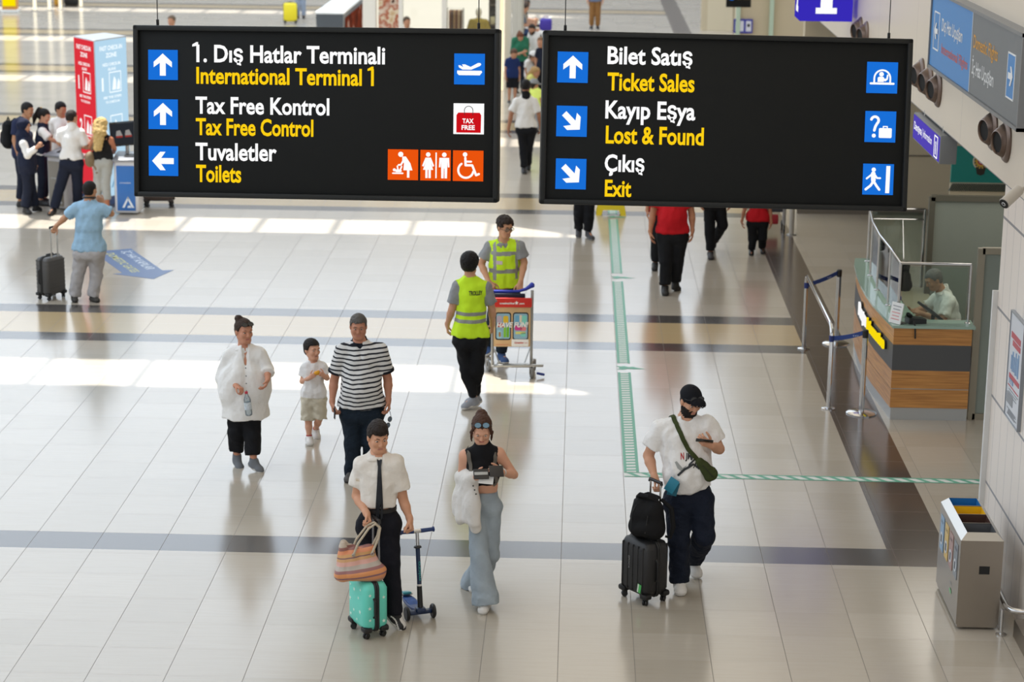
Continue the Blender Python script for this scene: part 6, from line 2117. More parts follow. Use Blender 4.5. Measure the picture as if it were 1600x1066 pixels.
for s in (-1, 1):
 p = B.shm + B.lt * s * 0.10
 b.tube([p - B.f * 0.13, p + B.u * 0.065 - B.f * 0.06, p + B.u * 0.06 + B.f * 0.04, p - B.u * 0.08 + B.f * 0.135], 0.018, 8)
 b.build('strap', MATS['pack_black'], t)
 b = MB()
b.tube([c + B.u * 0.22 + B.lt * 0.05, c + B.u * 0.275, c + B.u * 0.22 - B.lt * 0.05], 0.012, 8)
b.build('carry_loop', MATS['pack_black'], t)

B = person(spec('hijab', yaw=82, pitch=16, body=88, sex='f', skin='#c08f72', hair='none', lod=1, curl_a=60), 'woman in navy headscarf and long navy waistcoat over white sleeves')
F = Field(B.J['hd'] - np.array([0.28, 0.28, 0.42]), B.J['hd'] + np.array([0.28, 0.28, 0.2]), 0.012)
F.el(B.H(0, -0.015, 0.03), np.array([0.094, 0.115, 0.10]), B.R, 0)
F.rc(B.H(0, -0.02, -0.03), B.J['nk'] - B.u * 0.02, 0.085, 0.10, 0.05)
F.rc(B.J['nk'] - B.u * 0.02, B.shm - B.u * 0.14 - B.f * 0.05, 0.11, 0.125, 0.05, (B.lt, 1.3))
F.el(B.H(0, 0.11, -0.005), np.array([0.062, 0.07, 0.085]), B.R, 0.02, True)
F.wrinkle(0.004, 36, 8)
v, q = F.mesh()
mesh_obj('headscarf', [(v, q, 0)], cloth('scarf_navy', '#171d33'), B.root)
B.build_top(B.root, 'shirt', c_white, sleeve=1.85, hem=0.40, off=0.006, neck='crew', sl_r=(0.066, 0.062), cuff=0.8)
B.build_top(B.root, 'waistcoat', c_navy2, sleeve=0, arms=False, hem=0.62, off=0.024, loose=0.02, flare=0.015, neck='none')
B.build_legs(B.root, 'trousers', c_navy, r=(0.10, 0.085, 0.085), hem=0.98)
B.build_shoes(B.root, sh_black, sole_b)

B = person(spec('pony', yaw=84, pitch=22, body=84, sex='f', skin='#c6957a', hairc='#14100f', hair='tail', hair_th=0.010, lod=1, curl_a=40, curl_b=40), 'woman with black ponytail in navy waistcoat leaning over the check-in desk')
B.build_top(B.root, 'shirt', c_white, sleeve=0.9, hem=0.45, off=0.010, neck='crew', sl_r=(0.068, 0.082))
B.build_top(B.root, 'waistcoat', c_navy2, sleeve=0, arms=False, hem=0.43, off=0.020, loose=0.006, neck='none')
B.build_legs(B.root, 'trousers', c_navy, r=(0.098, 0.08, 0.062), hem=0.94)
B.build_shoes(B.root, sh_black, sole_b, bulk=1.05)
b = MB()
b.box(tuple(B.H(0.0, -0.10, 0.10)), (0.05, 0.03, 0.04), bevel=0.01)
b.build('hair_clip', mat('clip_amber', '#b08d52', rough=0.4), B.root)

B = person(spec('wshirt', yaw=150, pitch=10, body=190, skin='#b98a6c', hairc='#241c18', hair='short', hair_th=0.007, hairback=-0.06, lod=1), 'man in white short-sleeved shirt and navy trousers leaning at the kiosk, seen from behind')
B.build_top(B.root, 'shirt', c_white, sleeve=0.78, hem=0.42, off=0.016, loose=0.002, neck='none', sl_r=(0.068, 0.080))
B.build_collar(B.root, c_white)
B.build_legs(B.root, 'trousers', c_navy, r=(0.104, 0.088, 0.076), hem=0.97, waist=0.10)
B.build_shoes(B.root, sh_black, sole_b)
b = MB()
hipc = B.hipm + B.u * 0.095
pts = [Vector(hipc + B.lt * (math.cos(a) * 0.160) + B.f * (math.sin(a) * 0.125)) for a in [2 * PI * k / 32 for k in range(32)]]
b.loft([[p + Vector(B.u) * z * 0.018 for p in pts] for z in (-1, 1)], caps=False)
b.build('belt', MATS['belt_black'], B.root)

B = person(spec('blonde', yaw=176, pitch=12, body=175, sex='f', skin='#b9795a', hairc='#c4a468', hair='long', hair_th=0.016, hair_w=0.11, lod=1), 'woman with long blonde hair and pale grey trousers at the kiosk screen')
blonde = B
B.build_top(B.root, 'vest_top', cloth('top_black', '#1a191b'), sleeve=0, arms=False, hem=0.33, off=0.008, loose=0.0, neck='none')
B.build_legs(B.root, 'capri_trousers', cloth('capri_grey', '#a8a8a2'), r=(0.104, 0.078, 0.070), hem=0.82, waist=0.09, wr=0.004)
B.build_shoes(B.root, mat('sandal_tan', '#a87c58', rough=0.6), sole_b, bulk=0.9)
t = thing('shoulder_bag', 'brown round shoulder bag hanging beside the blonde woman', 'bag', (B.S['loc'][0], B.S['loc'][1], 0))
c = B.hipm - B.lt * -0.19 * (1 if B.lt[0] < 0 else -1) + B.u * 0.05 - B.f * 0.08
F = Field(c - 0.24, c + 0.24, 0.012)
F.el(c, np.array([0.085, 0.10, 0.13]), np.eye(3), 0)
F.rc(c + np.array([0.07, 0, -0.02]), c + np.array([0.11, 0.0, -0.21]), 0.022, 0.03, 0.02)
F.wrinkle(0.003, 30, 4)
v, q = F.mesh()
mesh_obj('pouch', [(v, q, 0)], mat('bag_brown', '#7d6a50', rough=0.7, vary=0.25, scale=12), t)
b = MB()
shp = B.J['sa'] + (B.shm - B.J['sa']) * 0.25 + B.u * 0.055
b.tube([c + np.array([0.03, 0, 0.12]), (c + shp) / 2 + np.array([0.02, -0.05, 0.05]), shp], 0.010, 6)
b.build('strap', MATS['bag_brown'], t)

B = person(spec('hidden', yaw=60, pitch=20, body=40, sex='f', skin='#b98a6c', hairc='#14100f', hair='short', hair_th=0.012, lod=2), 'dark-haired person mostly hidden behind the man in white shirt at the kiosk')
B.build_top(B.root, 'shirt', c_white, sleeve=0.8, neck='crew')
B.build_legs(B.root, 'trousers', c_navy)
B.build_shoes(B.root, sh_black, sole_b)

# --- people crossing further back ---------------------------------------------------------
B = person(spec('wtee', yaw=172, pitch=4, body=175, skin='#a9765a', hairc='#14100f', hair='short', hair_th=0.012, hairback=-0.06, lod=1), 'man in white polo shirt and black trousers walking away between the two signs')
B.build_top(B.root, 'polo_shirt', c_white, sleeve=0.80, hem=0.46, off=0.016, loose=0.006, neck='none', sl_r=(0.068, 0.082))
B.build_collar(B.root, c_black)
B.build_legs(B.root, 'trousers', c_black, r=(0.098, 0.078, 0.064), hem=0.97)
B.build_shoes(B.root, sh_black, sole_b)


def cargo_man(key, label, **kw):
 P = person(spec(key, **kw), label)
 return P


B = cargo_man('redA', 'stout man in red T-shirt and black cargo trousers walking below the right sign', yaw=0, pitch=4, skin='#b07a5c', lod=1, w=1.2)
B.build_top(B.root, 't_shirt', c_red, sleeve=0.72, hem=0.63, off=0.018, loose=0.012, neck='crew', belly=0.04, sl_r=(0.072, 0.084))
B.build_legs(B.root, 'cargo_trousers', cloth('cargo_black', '#141518'), r=(0.108, 0.092, 0.080), hem=0.96)
B.build_shoes(B.root, mat('boot_black', '#201e1c', rough=0.6), sole_b, bulk=1.08)
b = MB()
K, A = Vector(B.J['ka']), Vector(B.J['aa'])
b.box(**slab((K + A) / 2 + Vector((-0.082, -0.03, 0.02)), (0, 1, 0), (-1, 0, 0), (A - K), (0.02, 0.006, 0.26), 0.001))
b.build('reflective_strip', mat('strip_white', '#c9c9c5', rough=0.5), B.root)
B = cargo_man('redC', 'person in black trousers right behind the stout man in red', yaw=0, pitch=4, skin='#b07a5c', lod=2)
B.build_top(B.root, 't_shirt', c_red, sleeve=0.72, neck='crew')
B.build_legs(B.root, 'cargo_trousers', MATS['cargo_black'], r=(0.10, 0.085, 0.07), hem=0.96)
B.build_shoes(B.root, MATS['boot_black'], sole_b)
B = cargo_man('legs', 'person in black trousers and grey-soled shoes striding below the right sign\'s left end', yaw=10, pitch=4, skin='#b07a5c', lod=1)
B.build_top(B.root, 't_shirt', c_black, sleeve=0.72, neck='crew')
B.build_legs(B.root, 'trousers', c_black, r=(0.10, 0.080, 0.070), hem=0.95, wr=0.006)
B.build_shoes(B.root, mat('shoe_charcoal', '#3a3a3c', rough=0.7), mat('sole_grey', '#8a8a88', rough=0.6))
B = cargo_man('stripe', 'person in black trousers with one grey side stripe walking below the right sign', yaw=5, pitch=4, skin='#b07a5c', lod=1)
B.build_top(B.root, 't_shirt', c_black, sleeve=0.72, neck='crew')
B.build_legs(B.root, 'cargo_trousers', MATS['cargo_black'], r=(0.10, 0.080, 0.064), hem=0.95)
B.build_shoes(B.root, MATS['shoe_charcoal'], sole_b)
b = MB()
K, Hh = Vector(B.J['ka']), Vector(B.J['ha'])
b.box(**slab(K + (Hh - K) * 0.05 + Vector((-0.083, -0.015, 0)), (0, 1, 0), (-1, 0, 0), (Hh - K), (0.035, 0.006, 0.24), 0.001))
b.build('reflective_strip', MATS['strip_white'], B.root)
B = cargo_man('redB', 'short person in red T-shirt and baggy black trousers, rightmost below the right sign', yaw=0, pitch=4, skin='#b07a5c', lod=1)
B.build_top(B.root, 't_shirt', c_red, sleeve=0.72, hem=0.62, off=0.02, loose=0.016, neck='crew', sl_r=(0.072, 0.088))
B.build_legs(B.root, 'trousers', MATS['cargo_black'], r=(0.115, 0.10, 0.08), hem=0.95)
B.build_shoes(B.root, sh_black, sole_b, bulk=1.2)

# --- the far queue between the signs ---------------------------------------------------------
far = [
 ('green', dict(yaw=15, pitch=30, body=15, sex='f', hairc='#6b3d22', hair='tail'), 'auburn-haired woman in green cardigan looking down in the far queue', ('cardigan', cloth('knit_green', '#2f7257'), 0.9), ('trousers', c_navy, 0.95)),
 ('farman', dict(yaw=-15, pitch=20, body=-10, hairc='#2a211b', beard=1), 'man in white T-shirt with a black strap behind the woman in green', ('t_shirt', c_white, 0.7), ('trousers', c_navy, 0.95)),
 ('navyboy', dict(yaw=20, pitch=30, body=15, hairc='#5d4230'), 'boy in navy T-shirt and dark shorts in front of the woman in green', ('t_shirt', cloth('tee_royal', '#1c2d5c'), 0.7), ('shorts', c_black, 0.46)),
 ('navykid', dict(yaw=-20, pitch=6, body=-15, hairc='#7d5f45'), 'fair-haired youth in dark T-shirt half behind the right sign', ('t_shirt', c_navy, 0.7), ('trousers', c_black, 0.95)),
 ('whitecap', dict(yaw=65, pitch=20, body=60, sex='f', hairc='#4a3525'), 'child in white cap and white top with black strap in the far queue', ('t_shirt', c_white, 0.7), ('shorts', c_beige, 0.46)),
 ('yellowkid', dict(yaw=70, pitch=20, body=60, sex='f', hairc='#b08d5b', hair='long', hair_w=0.08), 'blonde child in pale yellow top in the far queue', ('t_shirt', cloth('tee_lemon', '#dfdf86'), 0.7), ('shorts', c_beige, 0.46)),
 ('hivis', dict(yaw=120, pitch=10, body=150, hairc='#2a211b'), 'child in grey cap and neon yellow top nearest the man walking away', ('t_shirt', cloth('tee_neon', '#e2f27a'), 0.7), ('trousers', c_grey, 0.95)),
 ('brown', dict(yaw=0, pitch=6, body=0, hairc='#2a211b'), 'person in brown trousers standing far down the passage above the right sign', ('t_shirt', cloth('tee_slate', '#6c7894'), 0.7), ('trousers', cloth('chino_brown', '#8a6238'), 0.95)),
 ('head1', dict(yaw=-20, pitch=6, body=-20, hairc='#6b5a48'), 'person whose brown hair just shows over the left sign, left of its middle', ('t_shirt', c_white, 0.7), ('trousers', c_navy, 0.95)),
 ('head2', dict(yaw=30, pitch=6, body=20, hairc='#5b4a3a'), 'person by the shop front whose head just shows over the left sign', ('t_shirt', c_white2, 0.7), ('trousers', c_navy, 0.95)),
 ('yellowcase', dict(yaw=0, pitch=6, body=0, hairc='#2a211b'), 'person in grey-blue trousers far off beside the yellow suitcase', ('t_shirt', c_grey, 0.7), ('trousers', cloth('jeans_faded', '#8c97a8'), 0.95)),
]
for key, kw, lab, (tn, tm, sl), (ln, lm, lh) in far:
 B = person(spec(key, lod=2, skin='#bd8a6c', **kw), lab)
 B.build_top(B.root, tn, tm, sleeve=sl, hem=0.54, off=0.018, loose=0.01, neck='crew', sl_r=(0.07, 0.084), wr=0.003)
 B.build_legs(B.root, ln, lm, r=(0.104, 0.086, 0.074) if lh > 0.5 else (0.12, 0.12, 0.12), hem=lh)
 B.build_shoes(B.root, sh_black if key != 'yellowkid' else sh_white, sole_w, bulk=1.05)
 if key in ('whitecap', 'hivis'):
  F = Field(B.J['hd'] - 0.24, B.J['hd'] + 0.24, 0.012)
  F.el(B.H(0, -0.014, 0.045), np.array([0.098, 0.118, 0.10]) * B.hs, B.R, 0)
  F.plane(B.H(0, 0, 0.035), -B.R[2])
  F.el(B.H(0, 0.12, 0.042), np.array([0.08, 0.09, 0.016]) * B.hs, B.R, 0.01)
  v, q = F.mesh()
  mesh_obj('cap', [(v, q, 0)], c_white if key == 'whitecap' else c_grey, B.root)
 if key in ('farman', 'whitecap'):
  b = MB()
  p = B.shm + B.lt * 0.10 * B.q
  b.tube([p - B.f * 0.12 - B.u * 0.1, p + B.u * 0.075 * B.q - B.f * 0.03, p + B.u * 0.06 * B.q + B.f * 0.05, p - B.u * 0.1 + B.f * 0.14, p - B.u * 0.26 + B.f * 0.15], 0.02, 6)
  b.build('bag_strap', c_black, B.root)
# ------------------------------------------------------------------ things people carry, push and wear
def loc_of(key, d=(0, 0, 0)):
 l = POSES[key]['loc']
 return (l[0] + d[0], l[1] + d[1], d[2])


def rounded_shell(w, d, h, r, seg=5, bulge=0.0):
 """rings of a rounded-rectangle shell, z from 0 to h, closed top and bottom with soft edges"""
 rings = []
 for k, (ins, z) in enumerate(((r * 0.9, 0), (r * 0.35, r * 0.25), (0.0, r), (0.0, h * 0.5), (0.0, h - r), (r * 0.35, h - r * 0.25), (r * 0.9, h))):
  b = bulge if 0 < k < 6 else 0
  rings.append([(x, y, z) for x, y in rrect(w - 2 * ins + b, d - 2 * ins + b, max(r - ins * 0.5, 0.006), seg)])
 return rings


def caster(root, x, y, r, m_h, m_w, name='wheel', rz=0.0):
 b = MB()
 b.box((x, y, r * 2.0 + 0.006), (0.040, 0.044, 0.016), bevel=0.005)
 b.box((x, y + r * 0.25, r * 1.55), (0.048, 0.020, r * 1.1), bevel=0.005)
 f = b.build('wheel_fork', m_h, root)
 c, s = math.cos(rz), math.sin(rz)
 for sg in (-1, 1):
  b = MB()
  o = sg * 0.012
  b.lathe([(r * 0.55, -0.007), (r * 0.92, -0.007), (r, -0.003), (r, 0.003), (r * 0.92, 0.007), (r * 0.55, 0.007)], (x + c * o, y + s * o, r), (c, s, 0), 20)
  b.build(name, m_w, f)


def suitcase(label, loc, rz, w, d, h, m_shell, m_trim, ribs=0, handle=0.4, lean=0.0, group=None, rib_axis='v', wheel_r=0.026, hand_gap=0.13, m_ext=None, side=True, m_stripe=None, name='suitcase'):
 """four-wheeled case: w wide, d deep, front panel facing local -y"""
 t = thing(name, label, 'suitcase', loc, rz, group)
 z0 = wheel_r * 2 + 0.016
 b = MB()
 rr = min(w, d) * 0.24
 rings = rounded_shell(w, d, h, rr)
 b.loft([[(x, y, z + z0) for x, y, z in r] for r in rings])
 b.build('shell', m_shell, t, smooth=50)
 if ribs:
  for k in range(ribs):
   b = MB()
   if rib_axis == 'v':
    x = -w * 0.36 + w * 0.72 * k / (ribs - 1)
    b.box((x, 0, z0 + h * 0.5), (0.012, d + 0.010, h * 0.84), bevel=0.005)
   else:
    z = z0 + h * (0.10 + 0.8 * k / (ribs - 1))
    rg = rrect(w + 0.006, d + 0.006, rr, 6)
    b.loft([[(x, y, z - 0.006) for x, y in rg], [(x, y, z + 0.006) for x, y in rg]], caps=False)
   b.build('rib', m_shell, t)
 # zip band round the middle of the depth
 b = MB()
 for dz in (-0.010, 0.010):
  path = [(x, dz, z + z0 + h / 2) for x, z in rrect(w + 0.004, h + 0.002, rr * 0.95, 6)]
  b.tube(path, 0.011, 6, closed=True)
 b.build('zip_band', m_trim, t)
 for sx in (-1, 1):
  for sy in (-1, 1):
   caster(t, sx * (w / 2 - 0.045), sy * (d / 2 - 0.035), wheel_r, m_black, m_black, rz=0.5 * sx)
 b = MB()
 for sx in (-1, 1):
  for sy in (-1, 1):
   b = MB()
   b.box((sx * (w / 2 - 0.04), sy * (d / 2 - 0.035), z0 + 0.014), (0.09, 0.075, 0.05), bevel=0.018)
   b.build('corner_guard', m_trim, t)
 b = MB()
 b.tube([(-0.07, -0.005, z0 + h - 0.002), (-0.06, -0.005, z0 + h + 0.024), (0.06, -0.005, z0 + h + 0.024), (0.07, -0.005, z0 + h - 0.002)], 0.010, 8)
 b.build('top_handle', m_trim, t)
 if side:
  b = MB()
  b.tube([(w / 2 - 0.002, -0.025, z0 + h * 0.30), (w / 2 + 0.022, -0.025, z0 + h * 0.34), (w / 2 + 0.022, -0.025, z0 + h * 0.66), (w / 2 - 0.002, -0.025, z0 + h * 0.70)], 0.010, 8)
  b.build('side_handle', m_trim, t)
 if handle:
  b = MB()
  y = d / 2 - 0.035
  for sx in (-1, 1):
   b = MB()
   b.cyl((sx * hand_gap / 2, y, z0 + h - 0.02), (sx * hand_gap / 2, y, z0 + h + handle * 0.55), 0.0105)
   b.cyl((sx * hand_gap / 2, y, z0 + h + handle * 0.5), (sx * hand_gap / 2, y, z0 + h + handle), 0.0085)
   b.build('handle_tube', m_ext or m_alu, t)
  b = MB()
  b.tube([(-hand_gap / 2 - 0.012, y, z0 + h + handle - 0.012), (-hand_gap / 2 - 0.010, y, z0 + h + handle + 0.008), (hand_gap / 2 + 0.010, y, z0 + h + handle + 0.008), (hand_gap / 2 + 0.012, y, z0 + h + handle - 0.012)], 0.014, 10)
  b.build('handle_grip', m_black, t)
 return t


# --- capped man's suitcase, rucksack, passport, phone
m_case_blk = mat('shell_black', '#1b1b1c', rough=0.5, bump=0.15, scale=120)
cap_case = suitcase('large black suitcase held by the man in the black cap', (0.63, 16.87, 0), math.radians(-52), 0.365, 0.265, 0.48, m_case_blk, mat('trim_black', '#0e0e0f', rough=0.5), ribs=5, handle=0.47, hand_gap=0.13, m_ext=m_chrome)
b = MB()
b.box((0.105, -0.1405, 0.15), (0.045, 0.004, 0.075), rot=Matrix.Rotation(0.15, 3, 'Y'))
b.build('sticker', mat('sticker_green', '#4fae5b', rough=0.5), cap_case, smooth=0)
b = MB()
b.box((0.092, -0.1415, 0.152), (0.016, 0.004, 0.073), rot=Matrix.Rotation(0.15, 3, 'Y'))
b.build('sticker', mat('sticker_white', '#c9d3c4', rough=0.5), cap_case, smooth=0)
write('lettering', 'EPOCA', basis((-0.050, -0.1395, 0.40), (0, 0, -1), (1, 0, 0)), mat('print_silver', '#9a9a9a', rough=0.3, metal=0.6), cap_case, width=0.11, cap=0.024, bold=0.0)
t = thing('rucksack', 'black rucksack standing on top of the black suitcase', 'rucksack', (0.645, 16.86, 0.549), math.radians(-35))
m_rk = cloth('rucksack_black', '#131314', bump=0.4)
F = Field((-0.26, -0.22, -0.02), (0.26, 0.22, 0.46), 0.009)
F.rc((-0.07, 0, 0.10), (-0.055, 0, 0.27), 0.098, 0.080, 0.03)
F.rc((0.07, 0, 0.10), (0.055, 0, 0.27), 0.098, 0.080, 0.06)
F.rc((-0.06, -0.055, 0.10), (0.06, -0.055, 0.10), 0.075, 0.075, 0.04)
F.rc((-0.05, -0.05, 0.20), (0.05, -0.05, 0.24), 0.055, 0.05, 0.04)
F.plane((0, 0, 0.004), (0, 0, -1))
F.wrinkle(0.005, 22, 9)
v, q = F.mesh()
mesh_obj('pack', [(v, q, 0)], m_rk, t)
b = MB()
b.tube([(-0.10, 0.0, 0.335), (-0.06, -0.03, 0.372), (0.03, -0.04, 0.375), (0.09, -0.01, 0.345), (0.06, 0.05, 0.350), (-0.04, 0.06, 0.358), (-0.10, 0.0, 0.335)], 0.022, 8)
b.build('top_roll', m_rk, t)
for sx in (-1, 1):
 b = MB()
 b.tube([(sx * 0.09, 0.06, 0.34), (sx * 0.175, 0.09, 0.27), (sx * 0.205, 0.08, 0.12), (sx * 0.19, 0.06, 0.02), (sx * 0.15, 0.05, 0.03)], [0.016, 0.022, 0.022, 0.014, 0.012], 8)
 b.build('shoulder_strap', m_rk, t)
b = MB()
b.tube([(-0.08, -0.128, 0.07), (-0.09, -0.10, 0.22), (-0.06, -0.08, 0.30)], 0.004, 6)
b.build('zip', m_black, t)
b = MB()
b.tube([(0.06, -0.128, 0.08), (0.065, -0.10, 0.23)], 0.004, 6)
b.build('zip', m_black, t)

J = cap_man.J
L0 = Vector(loc_of('cap'))
t = thing('passport', 'teal passport folder in the hand of the capped man', 'passport', L0 + Vector(J['fa']) + Vector((0.045, -0.06, 0.01)))
Mx_ = Matrix.Rotation(0.5, 3, 'Y') @ Matrix.Rotation(-0.4, 3, 'Z')
b = MB()
b.box((0.035, 0, 0.03), (0.088, 0.006, 0.125), rot=Mx_, bevel=0.002)
b.build('cover', mat('teal_cover', '#12748c', rough=0.5), t)
b = MB()
b.box((0.05, 0.014, -0.005), (0.085, 0.005, 0.12), rot=Matrix.Rotation(0.25, 3, 'Y') @ Matrix.Rotation(0.1, 3, 'Z'), bevel=0.002)
b.build('back_cover', mat('teal_cover_dark', '#0f5d73', rough=0.5), t)
pc = Vector(J['fb']) * 0.62 + Vector(J['wb']) * 0.38 + Vector((-0.015, -0.045, 0.03))
t = thing('mobile_phone', 'black phone in the capped man\'s raised hand', 'phone', L0 + pc)
x_, y_, z_ = axes((0.1, 0.55, 0.85), (1, 0.15, 0.25))
b = MB()
b.box(**slab((0, 0, 0), x_, y_, z_, (0.145, 0.072, 0.009), 0.004))
b.build('body', m_phone, t)
b = MB()
b.box(**slab(Vector(z_) * 0.0052, x_, y_, z_, (0.136, 0.066, 0.001), 0.0003))
b.build('screen', mat('screen_dark', '#22262b', rough=0.08), t)

# --- crop-top woman: wallet, paper, jacket over her arm
J = girl.J
L0 = Vector(loc_of('girl'))
mid = Vector(J['fa']) * 0.5 + Vector(J['fb']) * 0.5 + Vector((0.0, -0.055, 0.0))
t = thing('travel_wallet', 'dark open travel wallet in the hands of the woman in black top', 'wallet', L0 + mid)
x_, y_, z_ = axes((0.05, -0.55, 0.8), (1, 0, 0.18))
m_wl = mat('wallet_dark', '#2c2927', rough=0.5)
b = MB()
b.box(**slab((-0.062, -0.005, -0.012), x_, y_, z_, (0.125, 0.10, 0.012), 0.004))
b.build('flap', m_wl, t)
b = MB()
b.box(**slab((0.062, 0.004, 0.012), *axes((0.25, -0.7, 0.65), (1, 0.1, 0.1)), (0.118, 0.10, 0.010), 0.004))
b.build('flap', m_wl, t)
b = MB()
b.box(**slab(Vector((-0.062, -0.005, -0.012)) + z_ * 0.008, x_, y_, z_, (0.11, 0.03, 0.003), 0.001))
b.build('cards', mat('card_silver', '#a9a8a4', rough=0.4), t)
t = thing('folded_paper', 'small white paper held under the dark wallet', 'paper', L0 + mid + Vector((-0.02, -0.02, -0.055)))
b = MB()
b.box(**slab((0, 0, 0), *axes((0.0, -0.8, 0.55), (1, 0, -0.1)), (0.12, 0.07, 0.003), 0.001))
b.build('sheet', mat('paper_white', '#dddcd8', rough=0.7), t)
t = thing('jacket', 'white jacket draped over the arm of the woman in black top', 'jacket', L0)
F = Field(np.array(J['wa']) - np.array([0.34, 0.26, 0.52]), np.array(J['ea']) + np.array([0.32, 0.22, 0.16]), 0.009)
e, w_ = np.array(J['ea']), np.array(J['wa'])
up_ = np.array([0, 0, 1.0])
F.rc(e - up_ * 0.0, w_ - (w_ - e) * 0.12, 0.066, 0.060, 0.02)
for k, (tt, dz, dx) in enumerate(((0.0, 0.30, -0.035), (0.28, 0.35, -0.03), (0.55, 0.35, 0.0), (0.80, 0.38, 0.03))):
 p = e + (w_ - e) * tt
 F.rc(p - up_ * 0.03, p - up_ * dz + np.array([dx, -0.02 - 0.015 * (k % 2), 0]), 0.052, 0.050 - 0.006 * (k % 2), 0.05)
F.rc(e + (w_ - e) * 0.7 - up_ * 0.2, e + (w_ - e) * 0.72 - up_ * 0.43 + np.array([0.04, -0.02, 0]), 0.035, 0.045, 0.03)
F.wrinkle(0.010, 20, 12)
v, q = F.mesh()
mesh_obj('jacket', [(v, q, 0)], cloth('jacket_white', '#dcd8d2', bump=0.5, scale=10), t)
for k in range(3):
 b = MB()
 p = Vector(e + (w_ - e) * 0.82) + Vector((0.01 + 0.012 * k, -0.075, -0.05 - 0.035 * k))
 b.lathe([(0.007, 0), (0.007, 0.003)], p, (0, -1, 0), 12)
 b.build('stud', mat('stud_dark', '#4a4844', rough=0.4, metal=0.6), t)

# --- boy's turquoise suitcase, tote and scooter
m_teal = mat('shell_turquoise', '#66d2be', rough=0.4, vary=0.04, scale=8)
kid_case = suitcase('turquoise suitcase pushed by the boy with the tie', (-1.62, 15.97, 0), math.radians(-60), 0.34, 0.215, 0.40, m_teal, mat('trim_black2', '#161617', rough=0.5), handle=0.48, hand_gap=0.11, m_ext=mat('tube_grey', '#8d8f93', rough=0.35, metal=0.8))
m_star = mat('print_cream', '#d9efe2', rough=0.4)
rs = random.Random(5)


def star(r, n=5):
 return [((r if k % 2 == 0 else r * 0.45) * math.sin(PI * k / n), (r if k % 2 == 0 else r * 0.45) * math.cos(PI * k / n)) for k in range(2 * n)]


for x, z, r in ((-0.10, 0.40, 0.012), (-0.03, 0.38, 0.018), (0.09, 0.41, 0.012), (0.05, 0.33, 0.014), (-0.11, 0.28, 0.018), (0.08, 0.22, 0.020), (-0.04, 0.20, 0.015), (0.02, 0.14, 0.012), (-0.10, 0.15, 0.016)):
 b = MB()
 b.prism([(x + a, z + c) for a, c in star(r)], 0.002, at(0, 0, -0.1095))
 b.build('star_print', m_star, kid_case, smooth=0)
for y, z, r in ((-0.06, 0.38, 0.016), (-0.062, 0.27, 0.018), (-0.06, 0.17, 0.015), (0.06, 0.35, 0.016), (0.06, 0.15, 0.018)):
 b = MB()
 b.add([(0.1715, y + a, z + c) for a, c in star(r)], [tuple(range(10))])
 b.build('star_print', m_star, kid_case, smooth=0)

t = thing('tote_bag', 'striped orange and pink tote bag resting on the turquoise suitcase', 'bag', (-1.68, 15.90, 0.470), math.radians(14))
m = bpy.data.materials.new('tote_stripes')
m.use_nodes = True
_t = m.node_tree
_b = _t.nodes['Principled BSDF']
_tc = _t.nodes.new('ShaderNodeTexCoord')
_sp = _t.nodes.new('ShaderNodeSeparateXYZ')
_t.links.new(_tc.outputs['Object'], _sp.inputs['Vector'])
_zz = mth(_t, 'ADD', _sp.outputs['Z'], mth(_t, 'MULTIPLY', _sp.outputs['X'], -0.10))
_cr = _t.nodes.new('ShaderNodeValToRGB')
_cr.color_ramp.interpolation = 'CONSTANT'
els = [(0.0, '#b98a78'), (0.05, '#d68f62'), (0.14, '#85606a'), (0.18, '#dd9560'), (0.29, '#9a6a68'), (0.36, '#b8ada2'), (0.46, '#d9a79a'), (0.56, '#cfa070'), (0.63, '#7d5c62'), (0.66, '#d2a06a'), (0.73, '#e0936a'), (0.82, '#96665f'), (0.90, '#c2b3a2')]
for i, (pos, c) in enumerate(els):
 e_ = _cr.color_ramp.elements[i] if i < 2 else _cr.color_ramp.elements.new(pos)
 e_.position = pos
 e_.color = srgb(c)
_t.links.new(mth(_t, 'DIVIDE', _zz, 0.34), _cr.inputs['Fac'])
_t.links.new(_cr.outputs['Color'], _b.inputs['Base Color'])
_b.inputs['Roughness'].default_value = 0.42
F = Field((-0.27, -0.17, -0.02), (0.27, 0.17, 0.40), 0.009)
F.rc((-0.125, 0, 0.075), (0.125, 0, 0.075), 0.075, 0.075, 0.02)
F.rc((-0.125, 0, 0.075), (-0.130, 0.0, 0.32), 0.072, 0.030, 0.03)
F.rc((0.125, 0, 0.075), (0.085, 0.01, 0.26), 0.072, 0.034, 0.03)
F.rc((-0.05, -0.01, 0.09), (-0.05, 0.0, 0.28), 0.080, 0.036, 0.05)
F.rc((0.05, -0.01, 0.09), (0.03, 0.0, 0.25), 0.080, 0.036, 0.05)
F.plane((0, 0, 0.315), (0.22, 0, 1))
F.el((-0.02, 0, 0.36), (0.17, 0.022, 0.09), None, 0.01, True)
F.plane((0, 0, 0.004), (0, 0, -1))
F.wrinkle(0.006, 26, 17)
v, q = F.mesh()
mesh_obj('bag_body', [(v, q, 0)], m, t)
m_rope = mat('rope_cream', '#cbbda6', rough=0.9, bump=0.6, scale=120)
for y in (-0.045, 0.035):
 b = MB()
 b.tube([(-0.055, y * 1.2, 0.235), (-0.02, y * 1.3, 0.33), (0.07, y, 0.45), (0.125, y * 0.6, 0.475), (0.165, y * 0.5, 0.44), (0.150, y * 0.7, 0.36), (0.095, y * 1.2, 0.245)], 0.0095, 8)
 b.build('rope_handle', m_rope, t)
 for x in (-0.055, 0.095):
  b = MB()
  b.tube([(x + 0.011 * math.cos(a), y * 1.35, 0.238 + 0.011 * math.sin(a)) for a in [2 * PI * k / 12 for k in range(12)]], 0.004, 6, closed=True)
  b.build('eyelet', m_alu, t)

